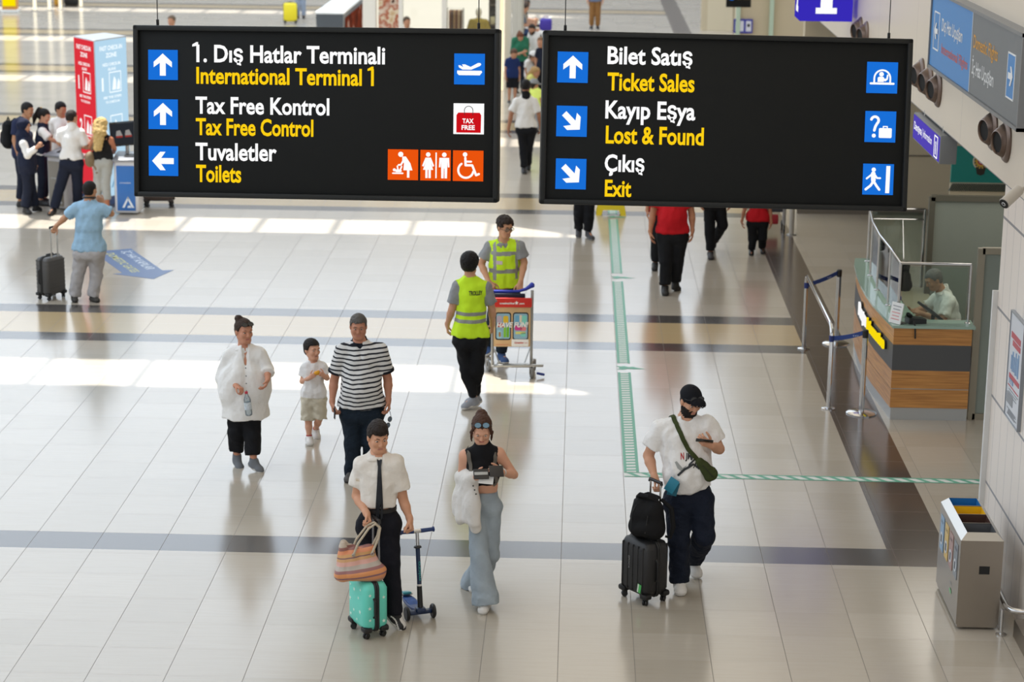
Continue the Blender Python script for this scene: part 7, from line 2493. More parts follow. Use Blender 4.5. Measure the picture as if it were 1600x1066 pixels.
t = thing('kick_scooter', 'dark blue three-wheeled kick scooter held by the boy with the tie', 'scooter', (-1.263, 16.38, 0), math.radians(22))
m_sb, m_sb2 = mat('scooter_blue', '#1f3a6e', rough=0.45), mat('scooter_navy', '#142a4c', rough=0.35)
b = MB()
rings = []
for y, w_, z, h_ in ((-0.10, 0.075, 0.075, 0.030), (-0.02, 0.11, 0.068, 0.026), (0.09, 0.115, 0.060, 0.022), (0.19, 0.11, 0.060, 0.022), (0.25, 0.085, 0.062, 0.022), (0.285, 0.05, 0.064, 0.02)):
 rings.append([(x, y, z + c) for x, c in rrect(w_, h_, 0.008, 3)])
b.loft(rings)
b.build('deck', m_sb, t)
b = MB()
b.box((0, 0.11, 0.0735), (0.085, 0.20, 0.004), bevel=0.002)
b.build('grip_mat', mat('grip_blue', '#35528a', rough=0.8, vary=0.5, scale=30), t)
b = MB()
b.box((0, -0.10, 0.062), (0.20, 0.06, 0.035), bevel=0.014)
b.box((0, -0.11, 0.085), (0.085, 0.085, 0.05), bevel=0.02)
b.build('front_truck', m_sb2, t)
for sx in (-1, 1):
 b = MB()
 b.lathe([(0.028, -0.013), (0.052, -0.014), (0.060, -0.006), (0.060, 0.006), (0.052, 0.014), (0.028, 0.013)], (sx * 0.112, -0.105, 0.060), (1, 0, 0), 28)
 wl = b.build('wheel', m_black, t)
 b = MB()
 b.lathe([(0.004, -0.016), (0.030, -0.012), (0.030, 0.012), (0.004, 0.016)], (sx * 0.112, -0.105, 0.060), (1, 0, 0), 20)
 b.build('wheel_hub', mat('hub_grey', '#2e3138', rough=0.4), wl)
b = MB()
b.lathe([(0.02, -0.012), (0.036, -0.012), (0.040, 0), (0.036, 0.012), (0.02, 0.012)], (0, 0.29, 0.040), (1, 0, 0), 24)
b.build('wheel', m_black, t)
b = MB()
b.box((0, 0.285, 0.09), (0.075, 0.10, 0.022), rot=Matrix.Rotation(-0.25, 3, 'X'), bevel=0.01)
b.build('rear_brake', mat('brake_teal', '#2f8a93', rough=0.35), t)
b = MB()
b.box((0, 0.27, 0.088), (0.10, 0.05, 0.02), bevel=0.01)
b.build('mudguard', m_alu, t)
sx0, sy0, zz0 = 0.0, -0.115, 0.10
top_ = (0.012, -0.02, 0.70)
P0, P1 = Vector((0, -0.115, 0.09)), Vector((0.0, -0.02, 0.735))
b = MB()
b.cyl(P0, P0.lerp(P1, 0.30), 0.023, 0.021)
b.build('steering_sleeve', m_black, t)
b = MB()
b.cyl(P0.lerp(P1, 0.28), P0.lerp(P1, 0.80), 0.0185)
b.build('steering_column', m_sb2, t)
b = MB()
b.cyl(P0.lerp(P1, 0.30), P0.lerp(P1, 0.325), 0.0205)
b.build('white_band', sh_white, t)
b = MB()
b.lathe([(0.02, -0.012), (0.034, -0.006), (0.03, 0.006), (0.02, 0.012)], P0.lerp(P1, 0.80), (P1 - P0), 18)
b.build('clamp', m_black, t)
b = MB()
b.cyl(P0.lerp(P1, 0.80), P1, 0.0145)
b.cyl(P1 - Vector((0.03, 0, 0)), P1 + Vector((0.03, 0, 0)), 0.017)
b.build('upper_tube', m_chrome, t)
for sx in (-1, 1):
 b = MB()
 b.lathe([(0.0165, 0.0), (0.0175, 0.01), (0.0165, 0.105), (0.022, 0.108), (0.022, 0.118), (0.014, 0.122)], P1 + Vector((sx * 0.028, 0, 0)), (sx, 0, 0.03), 16)
 b.build('handle_grip', m_sb, t)
write('lettering', 'micro', basis(P0.lerp(P1, 0.38) + Vector((0.011, -0.0225, 0)), (P1 - P0), (-1, 0, 0)), mat('print_teal', '#2f8f8f', rough=0.4), t, width=0.16, cap=0.026, bold=0.02)

# --- striped man's phone and sunglasses; woman's bottle; little boy's snack
J = striped_man.J
L0 = Vector(loc_of('striped'))
t = thing('mobile_phone', 'dark phone in the lowered hand of the striped man', 'phone', L0 + Vector(J['fa']) + Vector((0.018, -0.035, 0.035)))
b = MB()
b.box((0, 0, 0), (0.012, 0.068, 0.12), rot=Matrix.Rotation(-0.5, 3, 'X'), bevel=0.003)
b.build('body', m_phone, t)
t = thing('sunglasses', 'dark sunglasses dangling from the hand of the striped man', 'sunglasses', L0 + Vector(J['fb']) + Vector((0.005, -0.03, -0.055)))
for k, dz in enumerate((0.0, -0.062)):
 b = MB()
 b.tube([(0.030 * math.cos(a) * 0.6 - 0.018 * k, -0.01 + 0.016 * math.cos(a), dz + 0.026 * math.sin(a)) for a in [2 * PI * i / 18 for i in range(18)]], 0.0028, 6, closed=True)
 fr_ = b.build('frame', m_black, t)
 b = MB()
 b.add([(0.030 * math.cos(a) * 0.58 - 0.018 * k, -0.01 + 0.0155 * math.cos(a), dz + 0.025 * math.sin(a)) for a in [2 * PI * i / 18 for i in range(18)]], [tuple(range(18))])
 b.build('lens', mat('lens_steel', '#46586a', rough=0.1, spec=0.8), fr_, smooth=0)
b = MB()
b.tube([(0.012, 0.0, 0.02), (0.0, 0.02, 0.06), (-0.01, 0.035, 0.085)], 0.003, 6)
b.build('temple_arm', m_black, t)

J = blouse_woman.J
L0 = Vector(loc_of('woman'))
t = thing('water_bottle', 'clear plastic water bottle held by the woman in the white blouse', 'bottle', L0 + Vector(J['fa']) + Vector((0.012, -0.045, -0.01)))
m_pet = pane_glass('pet_plastic', '#e6eef2', haze=0.16)
ax_ = Vector((0.10, 0.0, -1)).normalized()
b = MB()
b.lathe([(0.013, -0.012), (0.013, 0.012), (0.030, 0.045), (0.036, 0.065), (0.034, 0.10), (0.036, 0.13), (0.034, 0.16), (0.036, 0.19), (0.034, 0.222), (0.024, 0.230)], (0, 0, 0), ax_, 24)
b.build('bottle', m_pet, t)
b = MB()
b.lathe([(0.0155, -0.016), (0.0155, 0.004)], (0, 0, 0), ax_, 18)
b.build('cap', mat('cap_red', '#b3243c', rough=0.4), t)
b = MB()
b.lathe([(0.0366, 0.09), (0.0366, 0.165)], (0, 0, 0), ax_, 24, caps=False)
b.build('label', mat('label_pale', '#c6cfd6', rough=0.5, vary=0.5, scale=60), t)
J = kid.J
L0 = Vector(loc_of('kid'))
mid = Vector(J['fa']) * 0.5 + Vector(J['fb']) * 0.5 + Vector((0.0, -0.03, 0.012))
t = thing('snack', 'small orange snack in the hands of the little boy', 'snack', L0 + mid)
F = Field((-0.05, -0.05, -0.05), (0.05, 0.05, 0.05), 0.004)
F.el((0, 0, 0), (0.028, 0.018, 0.022), None, 0)
F.el((0.015, 0, 0.012), (0.014, 0.012, 0.016), None, 0.01)
F.wrinkle(0.002, 150, 2)
v, q = F.mesh()
mesh_obj('snack', [(v, q, 0)], mat('snack_orange', '#e6a21f', rough=0.6), t)

# --- grey suitcase of the man on the phone
phone_case = suitcase('grey ribbed cabin suitcase beside the man in light blue', (-7.09, 27.72, 0), math.radians(240), 0.36, 0.24, 0.52, mat('shell_graphite', '#4c4a48', rough=0.45), mat('trim_dark', '#1b1b1b', rough=0.5), ribs=9, rib_axis='h', handle=0.40, hand_gap=0.12)

# --- more luggage further back
suitcase('brown suitcase standing under the lower left corner of the left sign', (-7.01, 34.78, 0), 0.05, 0.50, 0.28, 0.55, mat('shell_brown', '#5a4c46', rough=0.5), mat('trim_brown', '#3a312d', rough=0.5), handle=0.0, wheel_r=0.034)
suitcase('blue-grey suitcase half hidden by the right sign, beside the man walking away', (-0.46, 41.2, 0), 0.2, 0.46, 0.28, 0.66, mat('shell_slate', '#47556b', rough=0.6), MATS['trim_dark'], handle=0.35)
suitcase('bright yellow suitcase far away above the left sign', (-9.07, 66.4, 0), 0.15, 0.42, 0.26, 0.58, mat('shell_yellow', '#e6d321', rough=0.45), MATS['trim_dark'], handle=0.35)

# --- luggage cart ad and frame
CX, CY = -0.73, 24.12
t = thing('luggage_cart', 'luggage cart with a red and beige advertising panel pushed by the attendant', 'cart', (CX, CY, 0), math.radians(3))
m_cart = mat('cart_steel', '#a9a9a6', rough=0.3, metal=0.9)
cw = 0.46
for sx in (-1, 1):
 b = MB()
 b.tube([(sx * cw / 2, 0.02, 0.10), (sx * cw / 2, 0.02, 0.55), (sx * (cw / 2 + 0.004), 0.06, 1.02)], 0.017, 12)
 b.build('upright', m_cart, t)
b = MB()
b.tube([(-cw / 2, -0.02, 0.115), (cw / 2, -0.02, 0.115)], 0.014, 10)
b.build('cross_bar', m_cart, t)
b = MB()
b.box((0.10, -0.13, 0.155), (0.54, 0.045, 0.028), bevel=0.008)
b.build('bumper', m_cart, t)
for sx in (-1, 1):
 b = MB()
 b.tube([(sx * cw / 2, 0.03, 0.12), (sx * (cw / 2 + 0.03), 0.20, 0.135)], 0.014, 10)
 b.build('rear_rail', m_cart, t)
for sx in (-1, 1):
 b = MB()
 b.tube([(sx * cw * 0.44, 0.0, 0.12), (0.10 + sx * 0.13, -0.13, 0.15)], 0.013, 10)
 b.build('deck_rail', m_cart, t)
 b = MB()
 b.tube([(sx * (cw / 2 - 0.015), 0.0, 0.34), (sx * 0.15, -0.06, 0.17)], 0.008, 8)
 b.build('stay', m_cart, t)
b = MB()
b.box((0.05, -0.06, 0.138), (0.30, 0.14, 0.012), bevel=0.004)
b.build('deck', m_cart, t)
for x, y, r in ((-cw / 2 - 0.035, 0.19, 0.075), (cw / 2 + 0.035, 0.21, 0.075), (0.235, -0.13, 0.068)):
 b = MB()
 b.lathe([(r * 0.35, -0.018), (r * 0.9, -0.018), (r, -0.010), (r, 0.010), (r * 0.9, 0.018), (r * 0.35, 0.018)], (x, y, r), (1, 0.15, 0), 28)
 wl = b.build('wheel', mat('tyre_grey', '#75736f', rough=0.6), t)
 b = MB()
 b.lathe([(0.01, -0.021), (r * 0.5, -0.019), (r * 0.5, 0.019), (0.01, 0.021)], (x, y, r), (1, 0.15, 0), 20)
 b.build('wheel_hub', m_cart, wl)
 b = MB()
 b.box((x, y + 0.01, r * 1.75), (0.062, 0.05, 0.03), bevel=0.01)
 b.box((x + 0.026, y, r * 1.3), (0.008, 0.035, r * 1.0), bevel=0.003)
 b.box((x - 0.026, y, r * 1.3), (0.008, 0.035, r * 1.0), bevel=0.003)
 b.build('wheel_fork', m_cart, t)
b = MB()
b.box((0.34, -0.08, 0.04), (0.10, 0.03, 0.03), rot=Matrix.Rotation(0.2, 3, 'Y'), bevel=0.012)
b.build('foot_pedal', mat('cart_blue', '#2a3f8f', rough=0.5), t)
# advertising panel
m_sand = mat('ad_sand', '#cda878', rough=0.5, vary=0.18, scale=9)
b = MB()
b.box((0, -0.004, 0.60), (cw - 0.03, 0.012, 0.50), bevel=0.006)
pn = b.build('ad_panel', m_sand, t)
b = MB()
b.box((0.0, -0.010, 0.885), (cw + 0.0, 0.03, 0.115), bevel=0.014)
hd_ = b.build('ad_header', mat('ad_red', '#cf2a20', rough=0.4), t)
pwt = mat('ad_white', '#efece6', rough=0.5)
write('lettering', 'corendonairlines', basis((-0.150, -0.0265, 0.868), (1, 0, 0.0), (0, 0, 1)), pwt, hd_, width=0.175, cap=0.026, bold=0.03)
b = MB()
b.prism([(0.048 + a, 0.884 + c) for a, c in star(0.026)], 0.002, at(0, 0, -0.0275))
b.build('star_mark', pwt, hd_, smooth=0)
write('lettering', '.com', basis((0.074, -0.0265, 0.868), (1, 0, 0.0), (0, 0, 1)), pwt, hd_, width=0.065, cap=0.024, bold=0.03)
def ad(poly, m_, y=-0.0125, name='ad_print'):
 bb = MB()
 bb.prism(poly, 0.002, at(0, 0, y))
 return bb.build(name, m_, pn, smooth=0)
for cx_ in (-0.105, 0.100):
 ad(rrect(0.185, 0.335, 0.03, 5, cx_, 0.60), mat('ad_case', '#23262b', rough=0.5), -0.0115, 'suitcase_print')
 ad(rrect(0.160, 0.305, 0.022, 5, cx_, 0.60), mat('ad_inside', '#8fb3c4', rough=0.5), -0.0125, 'suitcase_print')
for x, z, w_, h_, c in ((-0.15, 0.68, 0.06, 0.09, '#b9a9b8'), (-0.13, 0.61, 0.07, 0.05, '#c9402f'), (-0.075, 0.68, 0.06, 0.09, '#e0b92a'), (-0.15, 0.50, 0.05, 0.10, '#9ccbd6'), (-0.085, 0.53, 0.03, 0.13, '#7fc02c'), (-0.05, 0.53, 0.03, 0.13, '#6fb526'), (-0.145, 0.50, 0.025, 0.06, '#e59a2e'),
      (0.06, 0.68, 0.05, 0.10, '#6aa8c9'), (0.10, 0.69, 0.03, 0.09, '#e3d7bd'), (0.14, 0.67, 0.06, 0.12, '#7ed1c0'), (0.075, 0.58, 0.09, 0.06, '#d23f8e'), (0.13, 0.57, 0.07, 0.05, '#e27f86'), (0.10, 0.52, 0.12, 0.03, '#d9d77a'), (0.13, 0.50, 0.06, 0.05, '#7ed1c0')):
 ad(rrect(w_, h_, min(w_, h_) * 0.3, 3, x, z), mat('ad_' + c[1:], c, rough=0.5), -0.0135, 'packing_print')
write('lettering', 'HAVE FUN!', basis((-0.185, -0.0155, 0.585), (1, 0, 0.02), (0, 0, 1)), pwt, pn, width=0.375, cap=0.062, bold=0.035, slant=0.25)
ad(rrect(0.20, 0.085, 0.008, 3, 0.095, 0.40), pwt, -0.0135, 'logo_card')
write('lettering', 'Corendon', basis((0.03, -0.0160, 0.392), (1, 0, 0), (0, 0, 1)), MATS['ad_red'], pn, width=0.105, cap=0.022, bold=0.03)
write('lettering', '20 YIL', basis((0.150, -0.0160, 0.394), (1, 0, 0), (0, 0, 1)), MATS['ad_red'], pn, width=0.036, cap=0.012, bold=0.01)
write('lettering', 'corendonairlines.com', basis((-0.19, -0.0130, 0.372), (1, 0, 0), (0, 0, 1)), MATS['ad_red'], pn, width=0.15, cap=0.013, bold=0.0)
b = MB()
b.tube([(-cw / 2 + 0.0, 0.07, 1.00), (-0.06, 0.07, 1.00), (0.08, 0.07, 1.005), (0.16, 0.075, 1.03), (cw / 2 + 0.0, 0.08, 1.075)], [0.020, 0.018, 0.016, 0.020, 0.030], 12)
b.build('push_handle', mat('handle_blue', '#2536a6', rough=0.4), t)
b = MB()
b.lathe([(0.012, -0.028), (0.028, -0.018), (0.034, 0), (0.028, 0.02), (0.010, 0.030)], (cw / 2 + 0.0, 0.08, 1.075), (1, 0, 0.5), 18)
b.build('handle_knob', MATS['handle_blue'], t)
b = MB()
b.box((-0.03, 0.04, 0.955), (cw - 0.10, 0.03, 0.055), bevel=0.008)
b.build('document_pouch', mat('pouch_navy', '#1a2036', rough=0.6), t)
# ------------------------------------------------------------------ floor markings
m_tape_g = mat('tape_green', '#5aa58b', rough=0.45)
m_tape_w = mat('tape_white', '#d9dcd8', rough=0.45)


def quad_strip(b, pts, z):
 b.add([(x, y, z) for x, y in pts], [tuple(range(len(pts)))])


def floor_tape(label, segs, horizontal):
 t = thing('floor_tape', label, 'floor marking', (0, 0, 0))
 g, w_ = MB(), MB()
 if not horizontal:
  x0, x1 = 0.528, 0.682
  for y0, y1 in segs:
   w_.add([(x0, y0, 0.0012), (x1, y0, 0.0012), (x1, y1, 0.0012), (x0, y1, 0.0012)], [(0, 1, 2, 3)])
   for a, c in ((x0, x0 + 0.030), (x1 - 0.030, x1)):
    g.add([(a, y0, 0.002), (c, y0, 0.002), (c, y1, 0.002), (a, y1, 0.002)], [(0, 1, 2, 3)])
   y = y0 + 0.03
   while y < y1 - 0.05:
    g.add([(x0 + 0.03, y, 0.002), (x1 - 0.03, y + 0.012, 0.002), (x1 - 0.03, y + 0.055, 0.002), (x0 + 0.03, y + 0.043, 0.002)], [(0, 1, 2, 3)])
    y += 0.10
 else:
  (a0, a1), (y0, y1) = segs
  w_.add([(a0, y0, 0.0012), (a1, y0, 0.0012), (a1, y1, 0.0012), (a0, y1, 0.0012)], [(0, 1, 2, 3)])
  for a, c in ((y0, y0 + 0.025), (y1 - 0.025, y1)):
   g.add([(a0, a, 0.002), (a1, a, 0.002), (a1, c, 0.002), (a0, c, 0.002)], [(0, 1, 2, 3)])
  x = a0 + 0.02
  while x < a1 - 0.16:
   g.add([(x, y1 - 0.02, 0.002), (x + 0.06, y1 - 0.02, 0.002), (x + 0.15, y0 + 0.02, 0.002), (x + 0.09, y0 + 0.02, 0.002)], [(0, 1, 2, 3)])
   x += 0.145
 w_.build('white_ground', m_tape_w, t, smooth=0)
 g.build('green_print', m_tape_g, t, smooth=0)
 return t


floor_tape('green and white dashed tape running away along the floor beside the capped man', [(20.42, 24.35), (24.78, 29.42), (29.95, 34.2), (34.6, 39.0), (39.4, 44.0)], False)
floor_tape('green and white striped tape running across the floor to the right wall', [(0.53, 4.30), (20.255, 20.405)], True)
for y in (24.565, 29.68, 34.4):
 t = thing('floor_mark', {24.565: 'small green figure print in the nearer gap of the floor tape', 29.68: 'small green figure print in the farther gap of the floor tape', 34.4: 'small green figure print in the farthest gap of the floor tape'}[y], 'floor marking', (0.66, y, 0.0))
 b = MB()
 b.add([(px_, py_ * 1.2, 0.002) for px_, py_ in [(-.15, .07), (-.08, .05), (-.06, .08), (0, .03), (.06, .05), (.10, .01), (.20, -.03), (.08, -.05), (-.02, -.04), (-.06, -.08), (-.14, -.06), (-.10, -.01)]], [tuple(range(12))])
 b.build('figure_print', m_tape_g, t, smooth=0)

t = thing('floor_arrow', 'blue arrow decal with white and yellow lettering on the floor behind the phone man', 'floor marking', (0, 0, 0))
b = MB()
b.add([(x, y, 0.002) for x, y in [(-6.72, 31.12), (-5.95, 29.62), (-5.79, 29.66), (-5.96, 29.02), (-6.61, 29.32), (-6.48, 29.38), (-7.02, 30.42), (-7.22, 30.86)]], [tuple(range(8))])
b.build('arrow', mat('decal_blue', '#50688f', rough=0.4), t, smooth=0)
dx, dy = Vector((0.46, -0.89, 0)), Vector((0.89, 0.46, 0))
write('lettering', 'İÇ HAT KAPILAR', basis((-6.83, 30.90, 0.003), dx, dy), mat('decal_white', '#c9d2dc', rough=0.5), t, width=1.42, cap=0.14, bold=0.01)
write('lettering', 'DOMESTIC GATES', basis((-7.02, 30.72, 0.003), dx, dy), mat('decal_yellow', '#c6c27c', rough=0.5), t, width=1.45, cap=0.13, bold=0.01)

# ------------------------------------------------------------------ information counter
m_wood = bpy.data.materials.new('counter_wood')
m_wood.use_nodes = True
_t = m_wood.node_tree
_b = _t.nodes['Principled BSDF']
_tc = _t.nodes.new('ShaderNodeTexCoord')
_mp = _t.nodes.new('ShaderNodeMapping')
_mp.inputs['Scale'].default_value = (1.2, 1.2, 34)
_t.links.new(_tc.outputs['Object'], _mp.inputs['Vector'])
_nz = _t.nodes.new('ShaderNodeTexNoise')
_nz.inputs['Scale'].default_value = 1.6
_nz.inputs['Detail'].default_value = 5
_t.links.new(_mp.outputs['Vector'], _nz.inputs['Vector'])
_cr = _t.nodes.new('ShaderNodeValToRGB')
_cr.color_ramp.elements[0].position, _cr.color_ramp.elements[0].color = 0.3, srgb('#9c6734')
_cr.color_ramp.elements[1].position, _cr.color_ramp.elements[1].color = 0.7, srgb('#cf9450')
_t.links.new(_nz.outputs['Fac'], _cr.inputs['Fac'])
_t.links.new(_cr.outputs['Color'], _b.inputs['Base Color'])
_b.inputs['Roughness'].default_value = 0.35
m_cgrey = mat('counter_grey', '#4b4c4d', rough=0.5)
m_plinth = mat('plinth_grey', '#a9aaa8', rough=0.35, metal=0.4)
m_cglass = mat('counter_glass_top', '#93ad9f', rough=0.08, spec=0.7)
m_clear = pane_glass('screen_glass', '#eaf3ee')
counter = thing('information_counter', 'curved wood and grey information counter with glass screens at the right wall', 'counter', (3.49, 22.53, 0))
CP = [(0.0, 0.0), (-0.035, 0.5), (-0.07, 1.0), (-0.085, 1.5), (-0.08, 2.0), (-0.055, 2.6), (-0.01, 3.2), (0.05, 3.6)]
END = 0.85


def curve_at(s):
 L = [0]
 for a, c in zip(CP[:-1], CP[1:]):
  L.append(L[-1] + math.hypot(c[0] - a[0], c[1] - a[1]))
 d = max(0, min(s, L[-1] - 1e-6))
 i = max(k for k in range(len(L) - 1) if L[k] <= d)
 f_ = (d - L[i]) / (L[i + 1] - L[i])
 return Vector((CP[i][0] + (CP[i + 1][0] - CP[i][0]) * f_, CP[i][1] + (CP[i + 1][1] - CP[i][1]) * f_, 0))


def counter_band(name, z0, z1, inset, m, th=0.05):
 """a band following the end panel and the curved front"""
 b = MB()
 outer = [(END, inset)] + [(inset, inset)] + [(x + inset, y) for x, y in CP[1:]]
 inner = [(END, inset + th)] + [(inset + th, inset + th)] + [(x + inset + th, y) for x, y in CP[1:]]
 n = len(outer)
 vs = [(x, y, z0) for x, y in outer] + [(x, y, z1) for x, y in outer] + [(x, y, z0) for x, y in inner] + [(x, y, z1) for x, y in inner]
 fs = []
 for i in range(n - 1):
  fs += [(i + 1, i, n + i, n + i + 1), (2 * n + i, 2 * n + i + 1, 3 * n + i + 1, 3 * n + i), (n + i, 3 * n + i, 3 * n + i + 1, n + i + 1), (i, i + 1, 2 * n + i + 1, 2 * n + i)]
 fs += [(0, 2 * n, 3 * n, n), (n - 1, 2 * n - 1, 4 * n - 1, 3 * n - 1)]
 b.add(vs, fs)
 return b.build(name, m, counter, smooth=20)


counter_band('plinth', 0.0, 0.14, 0.012, m_plinth)
counter_band('wood_panel', 0.14, 0.350, 0.0, m_wood)
counter_band('joint_strip', 0.350, 0.360, 0.006, m_plinth)
counter_band('wood_panel', 0.360, 0.565, 0.0, m_wood)
counter_band('grey_band', 0.565, 0.855, -0.002, m_cgrey)
counter_band('wood_panel', 0.855, 1.045, 0.0, m_wood)
b = MB()
outer = [(END + 0.03, -0.03)] + [(-0.02, -0.03)] + [(x - 0.03, y) for x, y in CP[1:]]
inner = [(END + 0.03, 0.30)] + [(0.33, 0.30)] + [(x + 0.33, y) for x, y in CP[1:]]
n = len(outer)
vs = [(x, y, 1.045) for x, y in outer] + [(x, y, 1.073) for x, y in outer] + [(x, y, 1.045) for x, y in inner] + [(x, y, 1.073) for x, y in inner]
fs = []
for i in range(n - 1):
 fs += [(i + 1, i, n + i, n + i + 1), (2 * n + i, 2 * n + i + 1, 3 * n + i + 1, 3 * n + i), (n + i, 3 * n + i, 3 * n + i + 1, n + i + 1), (i, i + 1, 2 * n + i + 1, 2 * n + i)]
fs += [(0, 2 * n, 3 * n, n), (n - 1, 2 * n - 1, 4 * n - 1, 3 * n - 1)]
b.add(vs, fs)
b.build('glass_top', m_cglass, counter, smooth=0)
b = MB()
b.box((0.62, 1.9, 0.74), (0.50, 3.0, 0.03))
b.build('inner_desk', mat('desk_beige', '#a29a86', rough=0.5), counter, smooth=0)
ZR = 1.73
posts = [(END - 0.03, 0.14), (0.06, 0.16)] + [tuple(curve_at(s)[:2]) for s in (0.95, 1.75, 2.55, 3.4)]
posts = posts[:2] + [(x + 0.13, y) for x, y in posts[2:]]
for x, y in posts:
 b = MB()
 b.cyl((x, y, 1.073), (x, y, ZR), 0.017, seg=14)
 b.lathe([(0.036, 1.073), (0.036, 1.083), (0.018, 1.09)], (x, y, 0), seg=16)
 b.build('screen_post', m_chrome, counter)
b = MB()
b.tube([(posts[0][0], posts[0][1], ZR), (posts[1][0], posts[1][1], ZR)] + [(x, y, ZR) for x, y in posts[2:]], 0.017, 12)
b.build('top_rail', m_chrome, counter)
for a, c in zip(posts[:-1], posts[1:]):
 b = MB()
 A, C_ = Vector((a[0], a[1], 0)), Vector((c[0], c[1], 0))
 dv = (C_ - A).normalized()
 A, C_ = A + dv * 0.03, C_ - dv * 0.03
 nv = Vector((-dv.y, dv.x, 0)) * 0.004
 b.add([(p + o)[:2] + (z,) for p in (A, C_) for o in (nv, -nv) for z in (1.12, ZR - 0.03)], [(0, 1, 5, 4), (3, 2, 6, 7), (1, 3, 7, 5), (0, 4, 6, 2), (0, 2, 3, 1), (4, 5, 7, 6)])
 b.build('glass_screen', m_clear, counter, smooth=0)
# far end screen
for x, y in ((END, 3.50),):
 b = MB()
 b.cyl((x, y, 0.0), (x, y, ZR), 0.02, seg=14)
 b.build('screen_post', m_chrome, counter)
b = MB()
b.tube([(0.09, 3.48, ZR), (END, 3.50, ZR)], 0.015, 10)
b.build('top_rail', m_chrome, counter)
b = MB()
b.box(((0.12 + END) / 2, 3.49, 1.38), (END - 0.18, 0.008, 0.62))
b.build('glass_screen', m_clear, counter, smooth=0)
b = MB()
b.tube([(0.15, 3.49, 1.60), (END - 0.02, 3.49, 1.60)], 0.010, 8)
b.build('mid_rail', m_chrome, counter)
# raised lettering on the curved front: white then yellow
g_yel = glow('letter_yellow', '#ffe010', 0.95)
g_wh = glow('letter_white', '#ffffff', 0.95)
for s_, s0, wd, cp, m_ in (('Danışma', 1.98, 0.68, 0.15, g_wh), ('Information', 1.26, 0.96, 0.13, g_yel)):
 vs, fs = text_mesh(s_, wd, cp, 0.03, 0.0, 0.012)
 P = []
 for x, y, z in vs:
  s_pos = s0 - x
  c = curve_at(s_pos)
  c2 = curve_at(s_pos + 0.05)
  tg = (c2 - c).normalized()
  nrm_ = Vector((-tg.y, tg.x, 0))
  P.append(c + nrm_ * (0.040 + z) + Vector((0, 0, 0.735 + y)))
 b = MB()
 b.add(P, fs)
 b.build('raised_lettering', m_, counter, smooth=0)
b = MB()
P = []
vs, fs = text_mesh('Danışma', 0.68, 0.15, 0.04, 0.0, 0.018)  # black copy behind the white letters, put in as their shade
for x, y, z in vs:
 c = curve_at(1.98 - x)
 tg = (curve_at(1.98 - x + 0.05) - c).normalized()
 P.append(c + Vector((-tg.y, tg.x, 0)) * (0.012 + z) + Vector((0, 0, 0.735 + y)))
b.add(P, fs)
b.build('letter_shade_copy', m_black, counter, smooth=0)
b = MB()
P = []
vs, fs = text_mesh('Information', 0.96, 0.13, 0.04, 0.0, 0.018)  # same painted-in shade behind the yellow letters
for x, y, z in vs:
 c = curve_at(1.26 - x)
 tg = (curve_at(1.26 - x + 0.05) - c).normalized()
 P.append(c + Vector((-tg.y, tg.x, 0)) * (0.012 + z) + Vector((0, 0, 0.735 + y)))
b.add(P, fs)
b.build('letter_shade_copy', m_black, counter, smooth=0)

# things on and behind the counter
t = thing('notice_stand', 'white notice in a clear stand on the counter corner', 'notice', (3.52, 22.62, 1.074), math.radians(-52))
b = MB()
b.box((0, 0, 0.115), (0.17, 0.010, 0.23), rot=Matrix.Rotation(-0.2, 3, 'X'))
b.build('sheet', mat('notice_white', '#dcdcda', rough=0.5), t, smooth=0)
for k in range(5):
 b = MB()
 b.box((0, -0.0065 - 0.0, 0.19 - 0.035 * k), (0.12 - 0.02 * (k % 2), 0.003, 0.010), rot=Matrix.Rotation(-0.2, 3, 'X'))
 b.v = [(x, y - 0.2 * -(z - 0.115) * 1.0 * -1 * 0.0 + (z - 0.115) * 0.2, z) for x, y, z in b.v]
 b.build('print_line', mat('notice_red', '#c98a8a') if k > 1 else mat('notice_grey', '#8a8c90'), t, smooth=0)
b = MB()
b.box((0, 0.03, 0.006), (0.17, 0.09, 0.012))
b.build('foot', pane_glass('acrylic', '#e8efec', haze=0.1), t, smooth=0)
t = thing('desk_phone', 'black desk phone on the glass counter top beside the notice', 'phone', (3.74, 22.66, 1.074), 0.2)
b = MB()
b.prism([(-0.10, 0), (0.10, 0), (0.10, 0.05), (-0.10, 0.07)], 0.14, at(0, 0, -0.07))
b.build('base', m_black, t)
b = MB()
b.tube([(-0.075, -0.045, 0.085), (-0.075, 0.0, 0.10), (-0.075, 0.055, 0.085)], [0.022, 0.015, 0.022], 10)
b.build('handset', m_black, t)
b = MB()
b.tube([(-0.06, -0.10, 0.04), (-0.055, -0.135, 0.0), (-0.055, -0.150, -0.06), (-0.05, -0.150, -0.14)], 0.010, 8)
b.build('cord', m_black, t)
t = thing('monitor', 'black monitor lying low behind the counter glass in front of the agent', 'monitor', (4.02, 23.20, 0.756), math.radians(100))
b = MB()
b.box((0, 0, 0.30), (0.46, 0.03, 0.28), rot=Matrix.Rotation(-0.9, 3, 'X'), bevel=0.006)
b.build('screen', mat('monitor_black', '#1b1d22', rough=0.3), t)
b = MB()
b.cyl((0, 0.0, 0.0), (0, 0.0, 0.29), 0.022)
b.lathe([(0.10, 0), (0.10, 0.012), (0.03, 0.02)], (0, 0, 0))
b.build('foot', m_black, t)
t = thing('desk_papers', 'sheets of paper on the low desk behind the counter glass', 'paper', (4.0, 24.0, 0.756), 0.3)
b = MB()
b.box((0, 0, 0.003), (0.21, 0.30, 0.004))
b.build('sheet', mat('paper_grey', '#c8c7c0', rough=0.7), t, smooth=0)
b = MB()
b.box((0.02, -0.05, 0.007), (0.21, 0.30, 0.003), rot=Matrix.Rotation(0.3, 3, 'Z'))
b.build('sheet', MATS['paper_grey'], t, smooth=0)
